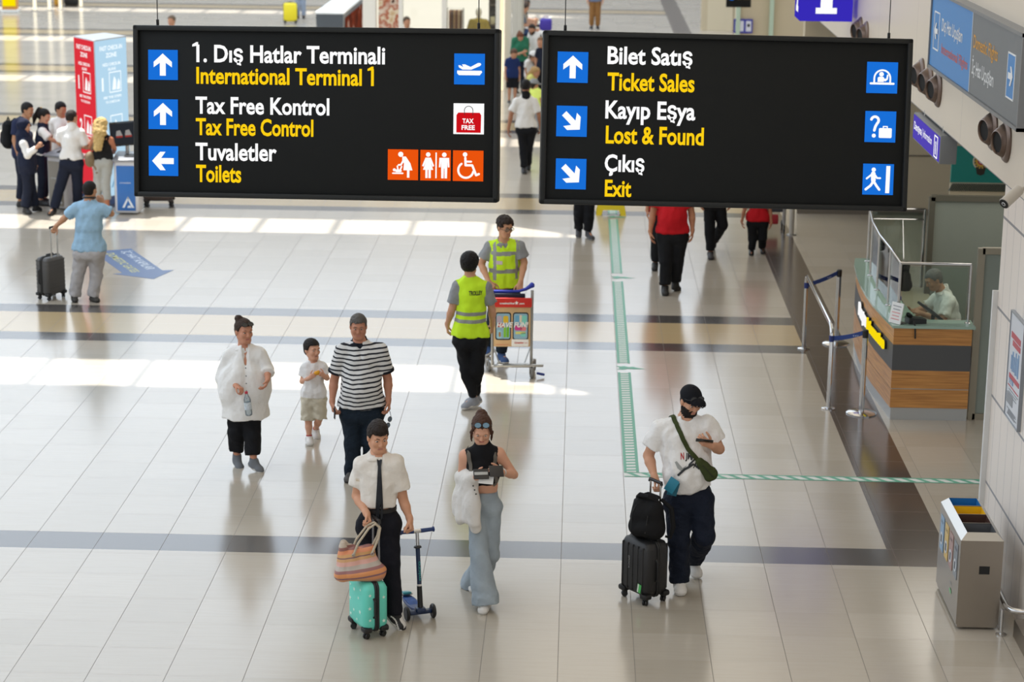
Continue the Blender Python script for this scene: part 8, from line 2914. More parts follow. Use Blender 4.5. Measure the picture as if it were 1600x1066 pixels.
t = thing('document_tray', 'narrow dark tray along the inside of the counter', 'tray', (3.86, 24.6, 0.756), 0.0)
b = MB()
b.box((0, 0, 0.05), (0.10, 1.1, 0.10), bevel=0.01)
b.build('tray', m_black, t)
b = MB()
b.box((0, 0.2, 0.12), (0.08, 0.12, 0.045), bevel=0.006)
b.build('blue_box', mat('box_blue', '#2b3f8c'), t)
t = thing('hanging_jacket', 'dark jacket hanging on the screen behind the agent', 'jacket', (4.06, 25.75, 0.62))
F = Field((-0.25, -0.14, 0.0), (0.25, 0.14, 0.75), 0.014)
F.rc((0, 0, 0.46), (0, 0, 0.14), 0.045, 0.06, 0.02, ((1, 0, 0), 1.5))
F.rc((-0.06, 0, 0.44), (-0.09, 0, 0.20), 0.032, 0.032, 0.03)
F.rc((0.06, 0, 0.44), (0.09, 0, 0.20), 0.032, 0.032, 0.03)
F.wrinkle(0.012, 22, 3)
v, q = F.mesh()
mesh_obj('jacket', [(v, q, 0)], cloth('jacket_black', '#121318'), t)
b = MB()
b.tube([(0, 0, 0.49), (0, 0.02, 0.55), (0, 0.24, 0.97)], 0.006, 6)
b.build('hanger_hook', m_chrome, t)

# the seated agent and his chair
S = dict(loc=(4.31, 24.05), q=0.98, w=1.12, hs=1.0, yaw=-72, pitch=30, body=-75, skin='#b98a6c', hairc='#6e6a66', hair='short', hair_th=0.008, lod=1,
         J={'hd': (-0.17, -0.05, 1.275), 'nk': (-0.06, -0.02, 1.13), 'sa': (-0.03, 0.16, 1.08), 'sb': (0.0, -0.19, 1.08), 'ea': (-0.20, 0.22, 0.86), 'wa': (-0.38, 0.08, 0.86), 'fa': (-0.48, 0.03, 0.87),
   'eb': (-0.08, -0.30, 0.84), 'wb': (-0.30, -0.20, 0.90), 'fb': (-0.42, -0.14, 0.94), 'ha': (0.08, 0.10, 0.54), 'hb': (0.08, -0.09, 0.54), 'ka': (-0.34, 0.12, 0.52), 'kb': (-0.34, -0.12, 0.52),
   'aa': (-0.30, 0.12, 0.11), 'ab': (-0.30, -0.12, 0.11), 'ta': (-0.45, 0.13, 0.03), 'tb': (-0.45, -0.13, 0.03)})
B = person(S, 'grey-haired man in white shirt sitting behind the counter glass')
B.build_top(B.root, 'shirt', c_white, sleeve=0.78, hem=0.50, off=0.018, loose=0.01, neck='none', sl_r=(0.07, 0.078), wr=0.007, belly=0.02)
B.build_collar(B.root, c_white)
B.build_legs(B.root, 'trousers', c_navy, r=(0.10, 0.085, 0.075), hem=0.97, waist=0.06)
B.build_shoes(B.root, sh_black, sole_b)
t = thing('office_chair', 'black office chair with armrests under the seated man', 'chair', (4.40, 24.05, 0))
b = MB()
b.box((0.0, 0, 0.415), (0.48, 0.48, 0.07), bevel=0.03)
b.build('seat', m_black, t)
b = MB()
b.box((0.30, 0, 0.78), (0.06, 0.44, 0.52), rot=Matrix.Rotation(0.12, 3, 'Y'), bevel=0.025)
b.build('backrest', m_black, t)
for sy in (-1, 1):
 b = MB()
 b.tube([(0.08, sy * 0.27, 0.42), (0.08, sy * 0.29, 0.62)], 0.016, 8)
 b.box((0.03, sy * 0.29, 0.635), (0.28, 0.05, 0.03), bevel=0.012)
 b.build('armrest', m_black, t)
b = MB()
b.cyl((0, 0, 0.08), (0, 0, 0.40), 0.03)
b.build('column', m_chrome, t)
for k in range(5):
 a = 2 * PI * k / 5
 b = MB()
 b.tube([(0, 0, 0.09), (0.27 * math.cos(a), 0.27 * math.sin(a), 0.065)], [0.025, 0.016], 8)
 lg = b.build('base_leg', m_black, t)
 b = MB()
 b.lathe([(0.022, -0.014), (0.028, 0), (0.022, 0.014)], (0.28 * math.cos(a), 0.28 * math.sin(a), 0.028), (0, 1, 0), 14)
 b.build('castor', m_black, lg)

# ------------------------------------------------------------------ queue rail and belt stanchions
t = thing('queue_rail', 'stainless steel queue rail standing on the dark floor stripe', 'railing', (2.865, 24.30, 0))
b = MB()
b.tube([(0, -1.38, 0.0), (0, -1.38, 0.86), (0, -1.36, 0.91), (0, -1.30, 0.945), (0, -1.2, 0.95), (0, 1.24, 0.95), (0, 1.32, 0.93), (0, 1.35, 0.89), (0, 1.36, 0.84), (0, 1.36, 0.0)], 0.024, 14)
b.build('rail', m_chrome, t)
for y in (-1.38, 1.36):
 b = MB()
 b.lathe([(0.075, 0), (0.075, 0.012), (0.03, 0.022)], (0, y, 0), seg=22)
 b.build('floor_flange', m_chrome, t)
 b = MB()
 b.lathe([(0.028, 0.78), (0.028, 0.85)], (0, y, 0), seg=16)
 b.build('belt_clip', mat('belt_navy', '#1d2f6d', rough=0.6), t)


def stanchion(label, x, y, hx, hy, z=0.93):
 t = thing('belt_stanchion', label, 'stanchion', (x, y, 0), 0, 'belt stanchions at the counter')
 b = MB()
 b.lathe([(0.17, 0), (0.17, 0.012), (0.15, 0.022), (0.03, 0.034)], seg=32)
 b.build('base', m_chrome, t)
 b = MB()
 b.cyl((0, 0, 0.03), (0, 0, z - 0.06), 0.030)
 b.build('pole', m_chrome, t)
 b = MB()
 b.lathe([(0.032, z - 0.06), (0.034, z + 0.02), (0.026, z + 0.03)], seg=18)
 b.build('belt_cassette', m_black, t)
 d = Vector((hx - x, hy - y, 0))
 n_ = Vector((-d.y, d.x, 0)).normalized() * 0.0015
 b = MB()
 R0, R1 = d.normalized() * 0.03, d - d.normalized() * 0.026
 k = 10
 rings = []
 for i in range(k + 1):
  p = R0.lerp(R1, i / k)
  zc = (z - 0.01) * (1 - i / k) + 0.82 * (i / k) - 0.012 * math.sin(PI * i / k)
  rings.append([p + n_ + Vector((0, 0, zc - 0.026)), p - n_ + Vector((0, 0, zc - 0.026)), p - n_ + Vector((0, 0, zc + 0.026)), p + n_ + Vector((0, 0, zc + 0.026))])
 b.loft(rings)
 bl = b.build('belt', mat('belt_blue', '#1f3b7d', rough=0.6), t, smooth=30)
 q0, q1 = R0.lerp(R1, 0.35), R0.lerp(R1, 0.15)
 q0.z = (z - 0.01) * 0.65 + 0.82 * 0.35 - 0.022
 dd = (q1 - q0)
 dd.z = 0.01
 if dd.x < 0:
  q0, dd = q0 + dd, -dd
 write('lettering', 'TAV', basis(q0 - Vector((0, 0.004, 0)), dd, (0, 0, 1)), mat('belt_print', '#b9c3dd'), bl, width=0.07, cap=0.02)
 return t


stanchion('steel belt stanchion nearest the camera, beside the counter front', 3.215, 22.76, 2.865, 22.92)
stanchion('steel belt stanchion farther back, by the counter\'s far end', 3.30, 25.95, 2.865, 25.66)

# ------------------------------------------------------------------ recycling bin
t = thing('recycling_bin', 'stainless steel recycling bin with blue, yellow, brown and grey openings', 'bin', (3.335, 16.81, 0))
W_, L_, Hb = 0.345, 1.0, 0.77
b = MB()
b.box((0, 0, 0.035), (W_ - 0.02, L_ - 0.02, 0.03))
b.build('base', m_steel, t, smooth=0)
b = MB()
x, y = W_ / 2, L_ / 2
b.add([(-x, -y, 0.05), (x, -y, 0.05), (x, y, 0.05), (-x, y, 0.05), (-x, -y, Hb), (x, -y, Hb), (x, y, Hb), (-x, y, Hb)], [(3, 2, 1, 0), (0, 1, 5, 4), (1, 2, 6, 5), (2, 3, 7, 6), (3, 0, 4, 7)])
b.build('body', m_steel, t, smooth=0)
b = MB()
xi, yi, zt = x - 0.055, y - 0.055, Hb + 0.055
b.add([(-x, -y, Hb), (x, -y, Hb), (x, y, Hb), (-x, y, Hb), (-xi, -yi, zt), (xi, -yi, zt), (xi, yi, zt), (-xi, yi, zt)], [(0, 1, 5, 4), (1, 2, 6, 5), (2, 3, 7, 6), (3, 0, 4, 7)])
b.build('rim', mat('rim_steel', '#c4c2bd', rough=0.3, metal=1.0), t, smooth=0)
seg = 2 * yi / 4
for k, (nm, c) in enumerate((('grey', '#55575a'), ('brown', '#4a322a'), ('yellow', '#e2b410'), ('blue', '#1f6fae'))):
 y0, y1 = -yi + seg * k + 0.008, -yi + seg * (k + 1) - 0.004
 b = MB()
 z0 = zt - 0.26
 b.add([(-xi, y0, zt), (xi, y0, zt), (xi, y1, zt), (-xi, y1, zt), (-xi * 0.8, y0 + 0.01, z0), (xi * 0.8, y0 + 0.01, z0), (xi * 0.8, y1 - 0.01, z0), (-xi * 0.8, y1 - 0.01, z0)], [(4, 5, 6, 7), (0, 4, 7, 3), (1, 2, 6, 5), (0, 1, 5, 4), (3, 7, 6, 2)])
 b.build('waste_chute', mat('chute_' + nm, c, rough=0.45), t, smooth=0, label=nm + ' waste opening')
 if k:
  b = MB()
  b.box((0, y0 - 0.006, zt - 0.02), (2 * xi, 0.006, 0.05))
  b.build('divider', m_steel, t, smooth=0)
 b = MB()
 yc = (y0 + y1) / 2
 b.box((-x - 0.003, yc, 0.545), (0.004, 0.155, 0.30))
 st = b.build('sticker', mat('sticker_' + nm, {'grey': '#7d8288', 'brown': '#a5837c', 'yellow': '#cfae62', 'blue': '#7fa0bd'}[nm], rough=0.4), t, smooth=0)
 b = MB()
 b.lathe([(0.055, 0), (0.055, 0.002)], (-x - 0.006, yc, 0.50), (-1, 0, 0), 24)
 ic = b.build('icon_disc', mat('sticker_pale', '#c9cdd2', rough=0.4), st, smooth=0)
 b = MB()
 b.box((-x - 0.009, yc, 0.50), (0.002, 0.035, 0.062), bevel=0.0)
 b.build('icon', mat('icon_dark', '#3c4046'), ic, smooth=0)
 write('lettering', ('DİĞER', 'ORGANİK', 'PLASTİK', 'KAĞIT')[k], basis((-x - 0.006, yc + 0.055, 0.63), (0, -1, 0), (0, 0, 1)), mat('sticker_print', '#4a4e55'), st, width=0.11, cap=0.024)
b = MB()
b.box((0.03, -y - 0.001, 0.52), (0.085, 0.004, 0.068))
b.build('hand_slot', mat('slot_black', '#0d0d0e'), t, smooth=0)
write('lettering', 'ZERO', basis((-x - 0.003, -0.13, 0.27), (0, -1, 0), (0, 0, 1)), mat('eco_grey', '#8a8d90'), t, width=0.10, cap=0.03)
b = MB()
b.add([(-x - 0.003, -0.18 + a, 0.22 + c) for a, c in ring2d(0, 0, 0.05, 16, 0.022)], [tuple(range(16))])
b.build('leaf_print', mat('eco_green', '#7fb183'), t, smooth=0)

# guard rail along the wall foot, camera, vents
t = thing('guard_rail', 'low stainless guard rail at the foot of the panelled wall', 'railing', (3.55, 16.35, 0))
b = MB()
b.tube([(0.03, 1.2, 0.24), (0.0, 0.0, 0.24), (0.0, -0.14, 0.24), (0.03, -0.2, 0.24), (0.10, -0.22, 0.24), (0.5, -0.22, 0.24)], 0.024, 12)
b.build('rail', m_chrome, t)
b = MB()
b.cyl((-0.035, -0.13, 0.0), (-0.035, -0.13, 0.22), 0.016)
b.lathe([(0.045, 0), (0.045, 0.01), (0.02, 0.018)], (-0.035, -0.13, 0), seg=18)
b.build('post', m_chrome, t)
t = thing('security_camera', 'white bullet security camera on the wall edge at the right', 'camera', (3.7, 16.75, 3.58))
d = Vector((-0.62, -0.55, -0.42)).normalized()
c0 = Vector((-0.26, -0.18, -0.02))
b = MB()
b.lathe([(0.03, -0.10), (0.042, -0.085), (0.045, 0.0), (0.045, 0.11), (0.047, 0.115), (0.044, 0.12)], c0, d, 24)
b.build('housing', mat('camera_white', '#b9b3aa', rough=0.4), t)
b = MB()
b.lathe([(0.041, 0.118), (0.041, 0.123)], c0, d, 24)
fc = b.build('face', m_black, t)
b = MB()
b.lathe([(0.013, 0.123), (0.018, 0.126), (0.013, 0.129)], c0, d, 18, caps=False)
b.build('lens_ring', mat('lens_ring', '#c9cbcc', rough=0.3), fc)
b = MB()
b.tube([c0 - d * 0.08, c0 - d * 0.11 + Vector((0.03, 0, 0.0)), Vector((-0.01, -0.10, 0.03))], 0.016, 10)
b.lathe([(0.045, 0), (0.045, 0.02)], (0, -0.10, 0.03), (-1, 0, 0), 18)
b.build('bracket', MATS['camera_white'], t)
m_vent = mat('vent_bronze', '#6e5d53', rough=0.35, metal=0.7)
for k, (y, z) in enumerate(((18.20, 3.75), (18.82, 3.76), (21.80, 3.745), (22.37, 3.75), (22.93, 3.755), (27.5, 3.72), (28.1, 3.72))):
 t = thing('air_nozzle', ['nearest bronze air nozzle of the pair under the wall sign', 'farther bronze air nozzle of the pair under the wall sign', 'nearest of the three bronze air nozzles left of the wall sign', 'middle one of the three bronze air nozzles left of the wall sign', 'farthest of the three bronze air nozzles left of the wall sign', 'nearer bronze air nozzle far along the fascia above the right sign', 'farther bronze air nozzle far along the fascia above the right sign'][k], 'air vent', (3.70, y, z), 0, 'round air nozzles on the fascia')
 b = MB()
 b.lathe([(0.185, 0.0), (0.185, 0.014), (0.165, 0.035), (0.15, 0.04)], (0, 0, 0), (-1, 0, 0), 32)
 b.build('ring', m_vent, t)
 b = MB()
 b.lathe([(0.155, 0.02), (0.145, 0.04), (0.105, 0.105), (0.096, 0.11), (0.090, 0.10), (0.088, 0.085)], (0, 0, 0), (-1, -0.32, -0.06), 32, caps=False)
 b.build('nozzle', m_vent, t)
 b = MB()
 b.lathe([(0.0885, 0.084), (0.0885, 0.088)], (0, 0, 0), (-1, -0.32, -0.06), 24)
 b.build('throat', mat('vent_black', '#121110', rough=0.8), t)

# ------------------------------------------------------------------ check-in kiosk on the left
t = thing('check_in_totem', 'tall red and pale blue backlit check-in totem', 'totem', (-8.0, 35.12, 0))
A, Bp, C_ = Vector((-0.44, 0.05, 0)), Vector((0.05, -0.61, 0)), Vector((0.41, 0.19, 0))
D = Vector((-0.05, 0.65, 0))
ZT = 2.77
b = MB()
poly = [A, Bp, C_, D]
b.add([p + Vector((0, 0, 0.02)) for p in poly] + [p + Vector((0, 0, ZT)) for p in poly], [(3, 2, 1, 0), (4, 5, 6, 7), (0, 1, 5, 4), (1, 2, 6, 5), (2, 3, 7, 6), (3, 0, 4, 7)])
b.build('body', mat('totem_white', '#cfd3d6', rough=0.4), t, smooth=0)


def totem_face(P, Q, name, m, z0=0.14, z1=ZT - 0.02):
 d = (Q - P).normalized()
 n_ = Vector((d.y, -d.x, 0)) * 0.006
 b = MB()
 a, c = P + d * 0.012 + n_, Q - d * 0.012 + n_
 b.add([a + Vector((0, 0, z0)), c + Vector((0, 0, z0)), c + Vector((0, 0, z1)), a + Vector((0, 0, z1))], [(0, 1, 2, 3)])
 return b.build(name, m, t, smooth=0), d, n_ * 1.6, (Q - P).length


fr, dr, nr, Lr = totem_face(A, Bp, 'red_face', glow('totem_red', '#e23440', 0.95))
fb, db, nb_, Lb = totem_face(Bp, C_, 'blue_face', glow('totem_blue', '#b5d8ee', 1.0))
lines = [('FAST CHECK-IN', 2.58, 0.70, 0.075), ('ZONE', 2.46, 0.34, 0.075), ('HIZLI CHECK-IN', 2.32, 0.56, 0.05), ('ALANI', 2.24, 0.24, 0.05), ('SEE THE STEPS', 1.78, 0.56, 0.04), ('TO CHECK-IN', 1.70, 0.44, 0.04), ('BAG DROP HERE', 1.06, 0.56, 0.04), ('AND PRINT TAG', 0.98, 0.50, 0.04), ('corendonairlines.com', 0.80, 0.58, 0.045), ('FAST CHECK-IN', 0.73, 0.44, 0.03)]
for face, P, d, n_, L, m_ in ((fr, A, dr, nr, Lr, g_white), (fb, Bp, db, nb_, Lb, glow('totem_print', '#f2fbff', 1.1))):
 for s_, z, wf, cp in lines:
  wd = L * wf
  write('lettering', s_, basis(P + d * (L - wd) / 2 + n_ + Vector((0, 0, z)), d, (0, 0, 1)), m_, face, width=wd, cap=cp, bold=0.03)
 for dg, z in (('1', 1.92), ('2', 1.20)):
  write('lettering', dg, basis(P + d * L * 0.18 + n_ + Vector((0, 0, z)), d, (0, 0, 1)), m_, face, width=L * (0.055 if dg == '1' else 0.13), cap=0.22, bold=0.03)
  b = MB()
  o = P + d * L * 0.60 + n_ + Vector((0, 0, z + 0.12))
  for sx, sz, w2, h2 in ((0, 0.165, L * 0.36, 0.018), (0, -0.165, L * 0.36, 0.018), (-L * 0.18, 0, 0.018, 0.34), (L * 0.18, 0, 0.018, 0.34)):
   q = o + d * sx + Vector((0, 0, sz))
   b.add([q - d * w2 / 2 + Vector((0, 0, -h2 / 2)), q + d * w2 / 2 + Vector((0, 0, -h2 / 2)), q + d * w2 / 2 + Vector((0, 0, h2 / 2)), q - d * w2 / 2 + Vector((0, 0, h2 / 2))], [(0, 1, 2, 3)])
  fig = [(-.05, -.13), (-.02, .02), (.01, .10), (.06, .02), (.05, -.13)]
  b.add([o + d * (x_ * L * 1.2 - L * 0.04) + Vector((0, 0, z_)) for x_, z_ in fig], [tuple(range(5))])
  b.add([o + d * (x_ * L * 1.0 + L * 0.09) + Vector((0, 0, z_ * 0.8 - 0.03)) for x_, z_ in fig], [tuple(range(5))])
  b.build('step_icon', m_, face, smooth=0)
b = MB()
for P, Q in ((A, Bp), (Bp, C_)):
 d = (Q - P).normalized()
 n_ = Vector((d.y, -d.x, 0)) * 0.012
 b.add([P + n_, Q + n_, Q + n_ + Vector((0, 0, 0.13)), P + n_ + Vector((0, 0, 0.13))], [(0, 1, 2, 3)])
b.build('plinth', mat('totem_plinth', '#4b6aa8', rough=0.3), t, smooth=0)
# the white arrow-like logo low on the blue face
b = MB()
o = Bp + db * Lb * 0.55 + nb_ + Vector((0, 0, 0.28))
for pl in ([(-.16, 0), (-.11, 0), (.02, .25), (0, .30)], [(0, .30), (.16, 0), (.11, 0), (-.02, .25)], [(-.03, .0), (.09, .0), (.07, .05), (-.0, .05)]):
 b.add([o + db * x_ + Vector((0, 0, z_)) for x_, z_ in pl], [tuple(range(4))])
b.build('logo', mat('logo_sky', '#8cc0e4', emit=0.4), fb, smooth=0)
b = MB()
o = A + dr * Lr * 0.75 + nr + Vector((0, 0, 0.55))
b.add([o + dr * x_ + Vector((0, 0, z_)) for x_, z_ in [(-.08, .3), (.05, .28), (.06, -.05), (.10, -.3), (.02, -.28), (.0, 0)]], [tuple(range(6))])
b.build('logo', g_white, fr, smooth=0)


def kiosk(label, loc, rz, side_m, screen=True):
 t = thing('check_in_kiosk', label, 'kiosk', loc, rz, 'check-in kiosks at the totem')
 b = MB()
 b.box((0, 0.02, 0.47), (0.40, 0.42, 0.90), bevel=0.05, seg=3)
 b.build('body', mat('kiosk_white', '#d9d9dc', rough=0.35), t)
 b = MB()
 b.box((0.0, -0.195, 0.44), (0.30, 0.02, 0.74), bevel=0.004)
 fp = b.build('front_panel', side_m, t)
 b = MB()
 b.box((0, -0.02, 0.935), (0.42, 0.44, 0.05), rot=Matrix.Rotation(0.18, 3, 'X'), bevel=0.02)
 b.build('desk', mat('kiosk_grey', '#8d8f94', rough=0.3), t)
 b = MB()
 b.box((0.05, -0.06, 0.965), (0.16, 0.12, 0.012), rot=Matrix.Rotation(0.18, 3, 'X'))
 b.build('scanner', m_black, t)
 b = MB()
 b.box((-0.206, 0.0, 0.84), (0.006, 0.30, 0.03))
 b.build('light_strip', glow('violet_light', '#5a55f0', 1.0), t)
 b = MB()
 for pl in ([(-.10, 0), (-.06, 0), (.01, .15), (0, .19)], [(0, .19), (.10, 0), (.06, 0), (-.01, .15)], [(-.02, .0), (.05, .0), (.04, .035), (0, .035)]):
  b.add([(x_ + 0.03, -0.2075, z_ + 0.12) for x_, z_ in pl], [tuple(range(4))])
 b.build('logo', mat('logo_white', '#dfe6ee'), fp, smooth=0)
 write('lettering', 'corendon', basis((-0.10, -0.2075, 0.52), (1, 0, 0), (0, 0, 1)), MATS['logo_white'], fp, width=0.18, cap=0.03)
 if screen:
  b = MB()
  b.cyl((-0.02, 0.10, 0.95), (-0.02, 0.10, 1.12), 0.03)
  b.build('screen_neck', m_alu, t)
  b = MB()
  b.box((-0.06, 0.07, 1.30), (0.46, 0.045, 0.40), rot=Matrix.Rotation(-0.12, 3, 'X') @ Matrix.Rotation(-0.10, 3, 'Y'), bevel=0.012)
  sc_ = b.build('screen', mat('screen_black', '#141518', rough=0.2), t)
  b = MB()
  Rm_ = Matrix.Translation((-0.06, 0.07, 1.30)) @ (Matrix.Rotation(-0.12, 4, 'X') @ Matrix.Rotation(-0.10, 4, 'Y'))
  b.add([(-0.20, -0.0245, -0.17), (0.20, -0.0245, -0.17), (0.20, -0.0245, 0.17), (-0.20, -0.0245, 0.17)], [(0, 1, 2, 3)], Rm_)
  dsp = b.build('display', glow('display_dark', '#35383e', 0.6), sc_, smooth=0)
  for x_, c in ((-0.075, '#c9c4c0'), (0.075, '#c9c4c0')):
   b = MB()
   b.add([(x_ - 0.055, -0.026, -0.03), (x_ + 0.055, -0.026, -0.03), (x_ + 0.02, -0.026, 0.06), (x_ - 0.04, -0.026, 0.05)], [(0, 1, 2, 3)], Rm_)
   b.build('tile', glow('tile_pale', c, 0.5), dsp, smooth=0)
   b = MB()
   b.add([(x_ - 0.055, -0.026, -0.06), (x_ + 0.055, -0.026, -0.06), (x_ + 0.055, -0.026, -0.03), (x_ - 0.055, -0.026, -0.03)], [(0, 1, 2, 3)], Rm_)
   b.build('tile', glow('tile_red', '#a8413a', 0.7), dsp, smooth=0)
 return t


kiosk('white and blue check-in kiosk with a black screen beside the left sign', (-7.36, 34.05, 0), 0.0, mat('kiosk_blue', '#2f6cb4', rough=0.35))
kiosk('white and grey check-in kiosk between the woman with the ponytail and the man in white', (-8.50, 34.36, 0), math.radians(-28), mat('kiosk_panel_grey', '#9a9489', rough=0.4), screen=False)

# ------------------------------------------------------------------ far things
t = thing('wet_floor_sign', 'yellow wet floor stand straddling the green tape under the right sign', 'floor sign', (0.575, 34.65, 0))
m_ysg = mat('wet_yellow', '#e3c916', rough=0.45)
for sy in (-1, 1):
 b = MB()
 M_ = Matrix.Translation((0, sy * 0.14, 0)) @ Matrix.Rotation(sy * 0.22, 4, 'X')
 b.prism([(-0.25, 0.0), (-0.16, 0.0), (-0.13, 0.09), (0.13, 0.09), (0.16, 0.0), (0.25, 0.0), (0.13, 0.62), (-0.13, 0.62)], 0.02, M_)
 b.build('panel', m_ysg, t, smooth=0)
b = MB()
b.box((0, 0, 0.62), (0.18, 0.04, 0.03), bevel=0.01)
b.build('hinge', m_ysg, t)
t = thing('trolley_stack', 'dark luggage trolley with a red foot panel under the right sign', 'cart', (3.12, 33.3, 0))
for k in range(2):
 for sx in (-1, 1):
  b = MB()
  b.tube([(sx * 0.22, 0.15 + 0.2 * k, 0.08), (sx * 0.22, 0.2 + 0.2 * k, 0.98)], 0.02, 10)
  b.build('upright', m_cart, t)
b = MB()
b.box((-0.02, 0.10, 0.62), (0.40, 0.03, 0.62), bevel=0.01)
b.build('panel', mat('trolley_grey', '#3e4146', rough=0.5), t)
b = MB()
b.box((-0.04, 0.06, 0.20), (0.30, 0.05, 0.16), bevel=0.02)
b.build('foot_panel', mat('trolley_red', '#a2252e', rough=0.5), t)
for x_, y_ in ((-0.2, 0.0), (0.2, 0.0), (-0.2, 0.4), (0.2, 0.4)):
 b = MB()
 b.lathe([(0.02, -0.015), (0.06, -0.012), (0.06, 0.012), (0.02, 0.015)], (x_, y_, 0.06), (1, 0, 0), 18)
 b.build('wheel', m_black, t)
t = thing('service_post', 'slim pale post standing at the edge of the dark stripe under the right sign', 'post', (3.42, 33.1, 0))
b = MB()
b.cyl((0, 0, 0), (0, 0, 2.4), 0.04)
b.build('post', mat('post_pale', '#a9a399', rough=0.5), t)
b = MB()
b.lathe([(0.08, 0), (0.08, 0.012), (0.045, 0.02)])
b.build('flange', m_alu, t)

# light columns and the yellow advertising pillar far left
for k, (x_, y_) in enumerate(((-17.90, 69.4), (-17.49, 69.7), (-17.20, 70.0), (-16.75, 71.0))):
 t = thing('light_column', ['leftmost of the four thin glowing columns far off at top left', 'second glowing column from the left at the far top left', 'third glowing column from the left at the far top left', 'rightmost glowing column at the far top left'][k], 'light', (x_, y_, 0), 0, 'glowing columns')
 b = MB()
 b.cyl((0, 0, 0.02), (0, 0, 3.2), 0.055)
 b.build('tube', glow('column_light', '#fff4d8', 1.4), t)
 b = MB()
 b.lathe([(0.12, 0), (0.12, 0.02), (0.06, 0.03)])
 b.build('base', m_alu, t)
t = thing('advertising_pillar', 'yellow lit advertising pillar at the top left edge', 'pillar', (-18.6, 69.0, 0), 0.1)
b = MB()
b.box((0, 0, 1.3), (0.46, 0.46, 2.5), bevel=0.01)
b.build('core', mat('pillar_orange', '#c98a3a', rough=0.5), t)
b = MB()
b.box((0, -0.235, 1.35), (0.42, 0.02, 2.3))
b.build('lit_face', glow('pillar_yellow', '#ffe600', 1.0), t, smooth=0)
b = MB()
b.box((0, 0, 0.05), (0.56, 0.56, 0.08))
b.build('base', m_white, t, smooth=0)
t = thing('luggage', 'small dark and yellow bags on the floor right of the glowing columns', 'bag', (-17.35, 71.6, 0))
b = MB()
b.box((0.15, 0, 0.25), (0.5, 0.3, 0.5), bevel=0.08)
b.build('dark_bag', m_black, t)
b = MB()
b.box((-0.3, 0, 0.2), (0.28, 0.25, 0.4), bevel=0.06)
b.build('yellow_bag', mat('bag_amber', '#c9952e'), t)

# shop window displays
def display(label, x0, x1, y, z0, z1, m, extra=None):
 t = thing('shop_display', label, 'display', ((x0 + x1) / 2, y, 0))
 b = MB()
 b.box((0, 0, (z0 + z1) / 2), (x1 - x0, 0.06, z1 - z0))
 b.build('panel', m, t, smooth=0)
 return t


def blotch(name, cols, strength, scale):
 m = bpy.data.materials.new(name)
 m.use_nodes = True
 nt = m.node_tree
 nt.nodes.remove(nt.nodes['Principled BSDF'])
 e = nt.nodes.new('ShaderNodeEmission')
 e.inputs['Strength'].default_value = strength
 tc = nt.nodes.new('ShaderNodeTexCoord')
 nz = nt.nodes.new('ShaderNodeTexNoise')
 nz.inputs['Scale'].default_value = scale
 nz.inputs['Detail'].default_value = 2
 cr = nt.nodes.new('ShaderNodeValToRGB')
 n_ = len(cols)
 for i, c in enumerate(cols):
  el = cr.color_ramp.elements[i] if i < 2 else cr.color_ramp.elements.new(0.5)
  el.position = 0.3 + 0.4 * i / (n_ - 1)
  el.color = srgb(c)
 nt.links.new(tc.outputs['Object'], nz.inputs['Vector'])
 nt.links.new(nz.outputs['Fac'], cr.inputs['Fac'])
 nt.links.new(cr.outputs['Color'], e.inputs['Color'])
 nt.links.new(e.outputs['Emission'], nt.nodes['Material Output'].inputs['Surface'])
 return m


display('backlit fashion picture in the shop window, left of its bright bay', -4.98, -4.46, 52.5, 0.4, 2.6, blotch('picture_warm', ['#d8b48a', '#f0dcc0', '#b4532e', '#5a3326', '#f3e3cf'], 0.9, 4.5))
t = thing('clothes_rail', 'rack of brown clothes in the shop window', 'clothes rack', (-3.10, 52.9, 0))
for k in range(6):
 b = MB()
 b.box((-0.13 + 0.055 * k, 0, 1.15), (0.045, 0.38, 1.1), bevel=0.015)
 b.build('garment', mat('garment_%d' % k, ['#8a5c34', '#5d3d25', '#b08a5a', '#7a4a2a', '#c5a57a', '#6b4b32'][k], rough=0.9), t)
b = MB()
b.tube([(-0.2, 0, 0.02), (-0.2, 0, 1.75), (0.2, 0, 1.75), (0.2, 0, 0.02)], 0.015, 8)
b.build('rail', m_chrome, t)
t = thing('mannequin', 'mannequin in an olive gold jacket in the shop window', 'mannequin', (-2.52, 52.9, 0))
F = Field((-0.4, -0.3, 0.0), (0.4, 0.3, 1.75), 0.022)
F.rc((0, 0, 1.40), (0, 0, 0.95), 0.12, 0.12, 0.03, ((1, 0, 0), 1.45))
F.rc((-0.18, 0, 1.42), (-0.30, -0.03, 1.0), 0.07, 0.06, 0.05)
F.rc((0.18, 0, 1.42), (0.30, -0.03, 1.0), 0.07, 0.06, 0.05)
F.rc((0, 0, 0.95), (0, 0, 0.55), 0.14, 0.17, 0.03, ((1, 0, 0), 1.3))
v, q = F.mesh()
mesh_obj('jacket', [(v, q, 0)], cloth('jacket_gold', '#a88f3c'), t)
F = Field((-0.3, -0.3, 0.0), (0.3, 0.3, 1.85), 0.022)
F.rc((-0.09, 0, 0.6), (-0.10, 0, 0.03), 0.08, 0.05, 0.03)
F.rc((0.09, 0, 0.6), (0.10, 0, 0.03), 0.08, 0.05, 0.03)
F.rc((0, 0, 1.45), (0, 0, 1.58), 0.05, 0.05, 0.03)
F.el((0, -0.01, 1.66), (0.08, 0.10, 0.115), None, 0.02)
v, q = F.mesh()
mesh_obj('figure', [(v, q, 0)], mat('mannequin_pale', '#d9cbb4', rough=0.5), t)
t = thing('shop_shelf', 'dark shelf of folded goods at the right end of the shop window', 'shelf', (-2.12, 53.35, 0))
b = MB()
for z in (0.3, 0.8, 1.3, 1.8):
 b.box((0, 0, z), (0.30, 0.35, 0.03))
b.box((0, 0.18, 1.0), (0.30, 0.02, 2.0))
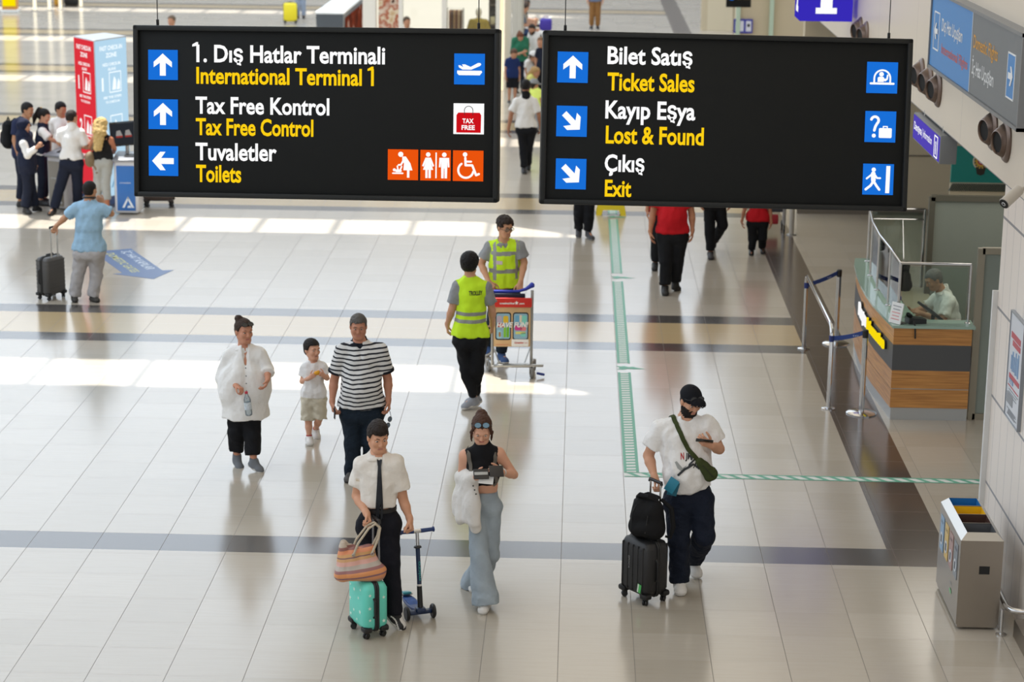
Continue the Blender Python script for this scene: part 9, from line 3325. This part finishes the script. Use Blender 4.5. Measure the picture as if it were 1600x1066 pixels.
for x_ in (-0.15, 0.15):
 b.box((x_, 0, 1.0), (0.02, 0.36, 2.0))
b.build('frame', mat('shelf_brown', '#54402c', rough=0.6), t, smooth=0)
for z in (0.3, 0.8, 1.3):
 for k in range(2):
  b = MB()
  b.box((-0.07 + 0.14 * k, 0, z + 0.12), (0.12, 0.25, 0.20), bevel=0.02)
  b.build('goods', mat('goods_%d' % k, ['#e6d8b0', '#8a7a5c'][k], rough=0.8), t)
t = thing('light_box', 'grey boxed light stand with a white top in front of the shop', 'display stand', (-6.16, 55.2, 0))
b = MB()
b.add([(-0.28, -3.0, 0), (0.28, -3.0, 0), (0.33, 3.0, 0), (-0.33, 3.0, 0), (-0.34, -3.0, 1.62), (0.34, -3.0, 1.62), (0.36, 3.0, 1.62), (-0.36, 3.0, 1.62)], [(3, 2, 1, 0), (0, 1, 5, 4), (1, 2, 6, 5), (2, 3, 7, 6), (3, 0, 4, 7)])
b.build('body', mat('stand_grey', '#50565c', rough=0.5), t, smooth=0)
b = MB()
b.box((0, 0, 1.645), (0.70, 6.02, 0.05))
b.build('top', mat('stand_white', '#e9ecec', rough=0.4), t, smooth=0)
b = MB()
b.box((0.352, 0.1, 1.0), (0.012, 5.4, 1.0))
b.build('picture_panel', blotch('picture_side', ['#e9d6c0', '#8a3f2a', '#c4a184', '#3c2a24'], 0.7, 2.0), t, smooth=0)

# the row of seats at the far end, with people
m_seat = mat('seat_steel', '#5a5d62', rough=0.4, metal=0.6)
t = thing('seat_row', 'row of dark metal seats at the far end between the signs', 'seats', (-1.55, 60.6, 0))
for k in range(4):
 y_ = -1.2 + 0.75 * k
 b = MB()
 b.box((0.0, y_, 0.43), (0.46, 0.55, 0.04), bevel=0.015)
 b.build('seat', m_seat, t)
 b = MB()
 b.box((-0.26, y_, 0.72), (0.05, 0.55, 0.48), rot=Matrix.Rotation(-0.2, 3, 'Y'), bevel=0.015)
 b.build('backrest', m_seat, t)
for k in range(5):
 y_ = -1.575 + 0.75 * k
 b = MB()
 b.tube([(-0.26, y_, 0.45), (-0.22, y_, 0.62), (-0.08, y_, 0.70), (0.10, y_, 0.68), (0.20, y_, 0.60), (0.22, y_, 0.44)], 0.022, 8)
 b.build('armrest', m_chrome, t)
for y_ in (-1.3, 1.2):
 b = MB()
 b.tube([(-0.28, y_, 0.02), (0.0, y_, 0.38), (0.28, y_, 0.02)], 0.025, 8)
 b.build('leg', m_chrome, t)
for k, (y_, lab, tm, hc, legc) in enumerate(((59.4, 'man in grey T-shirt on the nearest far seat, facing right', cloth('tee_ash', '#5d636b'), '#3a2d24', cloth('jeans_mid', '#34486b')), (60.15, 'person in beige top on the second far seat, reading', cloth('top_sand', '#b0a48e'), '#5b4636', c_beige), (60.9, 'person in black on the third far seat with a paper', c_black, '#15110f', c_black))):
 S = dict(loc=(-1.55, y_), q=0.98, w=1.05, yaw=80, pitch=25, body=88, hairc=hc, hair='short', hair_th=0.012, lod=2, skin='#b98a6c',
             J={'hd': (0.02, 0, 1.20), 'nk': (-0.06, 0, 1.05), 'sa': (-0.07, -0.18, 1.00), 'sb': (-0.07, 0.18, 1.00), 'ea': (0.02, -0.22, 0.74), 'wa': (0.24, -0.14, 0.72), 'fa': (0.36, -0.08, 0.74), 'eb': (0.02, 0.22, 0.74), 'wb': (0.24, 0.14, 0.72), 'fb': (0.36, 0.08, 0.74),
    'ha': (-0.08, -0.09, 0.53), 'hb': (-0.08, 0.09, 0.53), 'ka': (0.36, -0.11, 0.52), 'kb': (0.36, 0.11, 0.52), 'aa': (0.38, -0.11, 0.09), 'ab': (0.38, 0.11, 0.09), 'ta': (0.55, -0.12, 0.03), 'tb': (0.55, 0.12, 0.03)})
 B = person(S, lab)
 B.build_top(B.root, 't_shirt', tm, sleeve=0.8, hem=0.46, neck='crew')
 B.build_legs(B.root, 'trousers', legc, hem=0.96)
 B.build_shoes(B.root, sh_black, sole_w)
t = thing('purple_bag', 'purple bag on the lap of the man on the nearest far seat', 'bag', (-0.95, 59.4, 0.60))
b = MB()
b.box((0, 0, 0.15), (0.34, 0.30, 0.34), bevel=0.07, seg=3)
b.build('bag_body', mat('bag_purple', '#3f2f9a', rough=0.6), t)
b = MB()
b.tube([(-0.08, -0.02, 0.30), (-0.06, -0.02, 0.38), (0.06, -0.02, 0.38), (0.08, -0.02, 0.30)], 0.012, 6)
b.build('carry_handle', MATS['bag_purple'], t)
t = thing('newspaper', 'pale newspaper held out by the person on the third far seat', 'newspaper', (-1.12, 60.9, 0.74))
b = MB()
b.box((0.12, 0, 0.0), (0.42, 0.30, 0.012), rot=Matrix.Rotation(-0.45, 3, 'Y'), bevel=0.004)
b.build('sheet', mat('newsprint', '#b9bcae', rough=0.8), t)
# doors of the far wall
t = thing('far_door', 'pale double door with dark handles in the far end wall', 'door', (4.75, 66.02, 0))
for sx in (-1, 1):
 b = MB()
 b.box((sx * 0.42, 0, 1.05), (0.80, 0.05, 2.10))
 lf = b.build('leaf', mat('door_cream', '#cfc3a8', rough=0.5), t, smooth=0)
 b = MB()
 b.box((sx * 0.12, -0.06, 0.95), (0.07, 0.06, 0.36), bevel=0.01)
 b.build('handle', mat('handle_bronze', '#5d4f40', rough=0.4), lf)
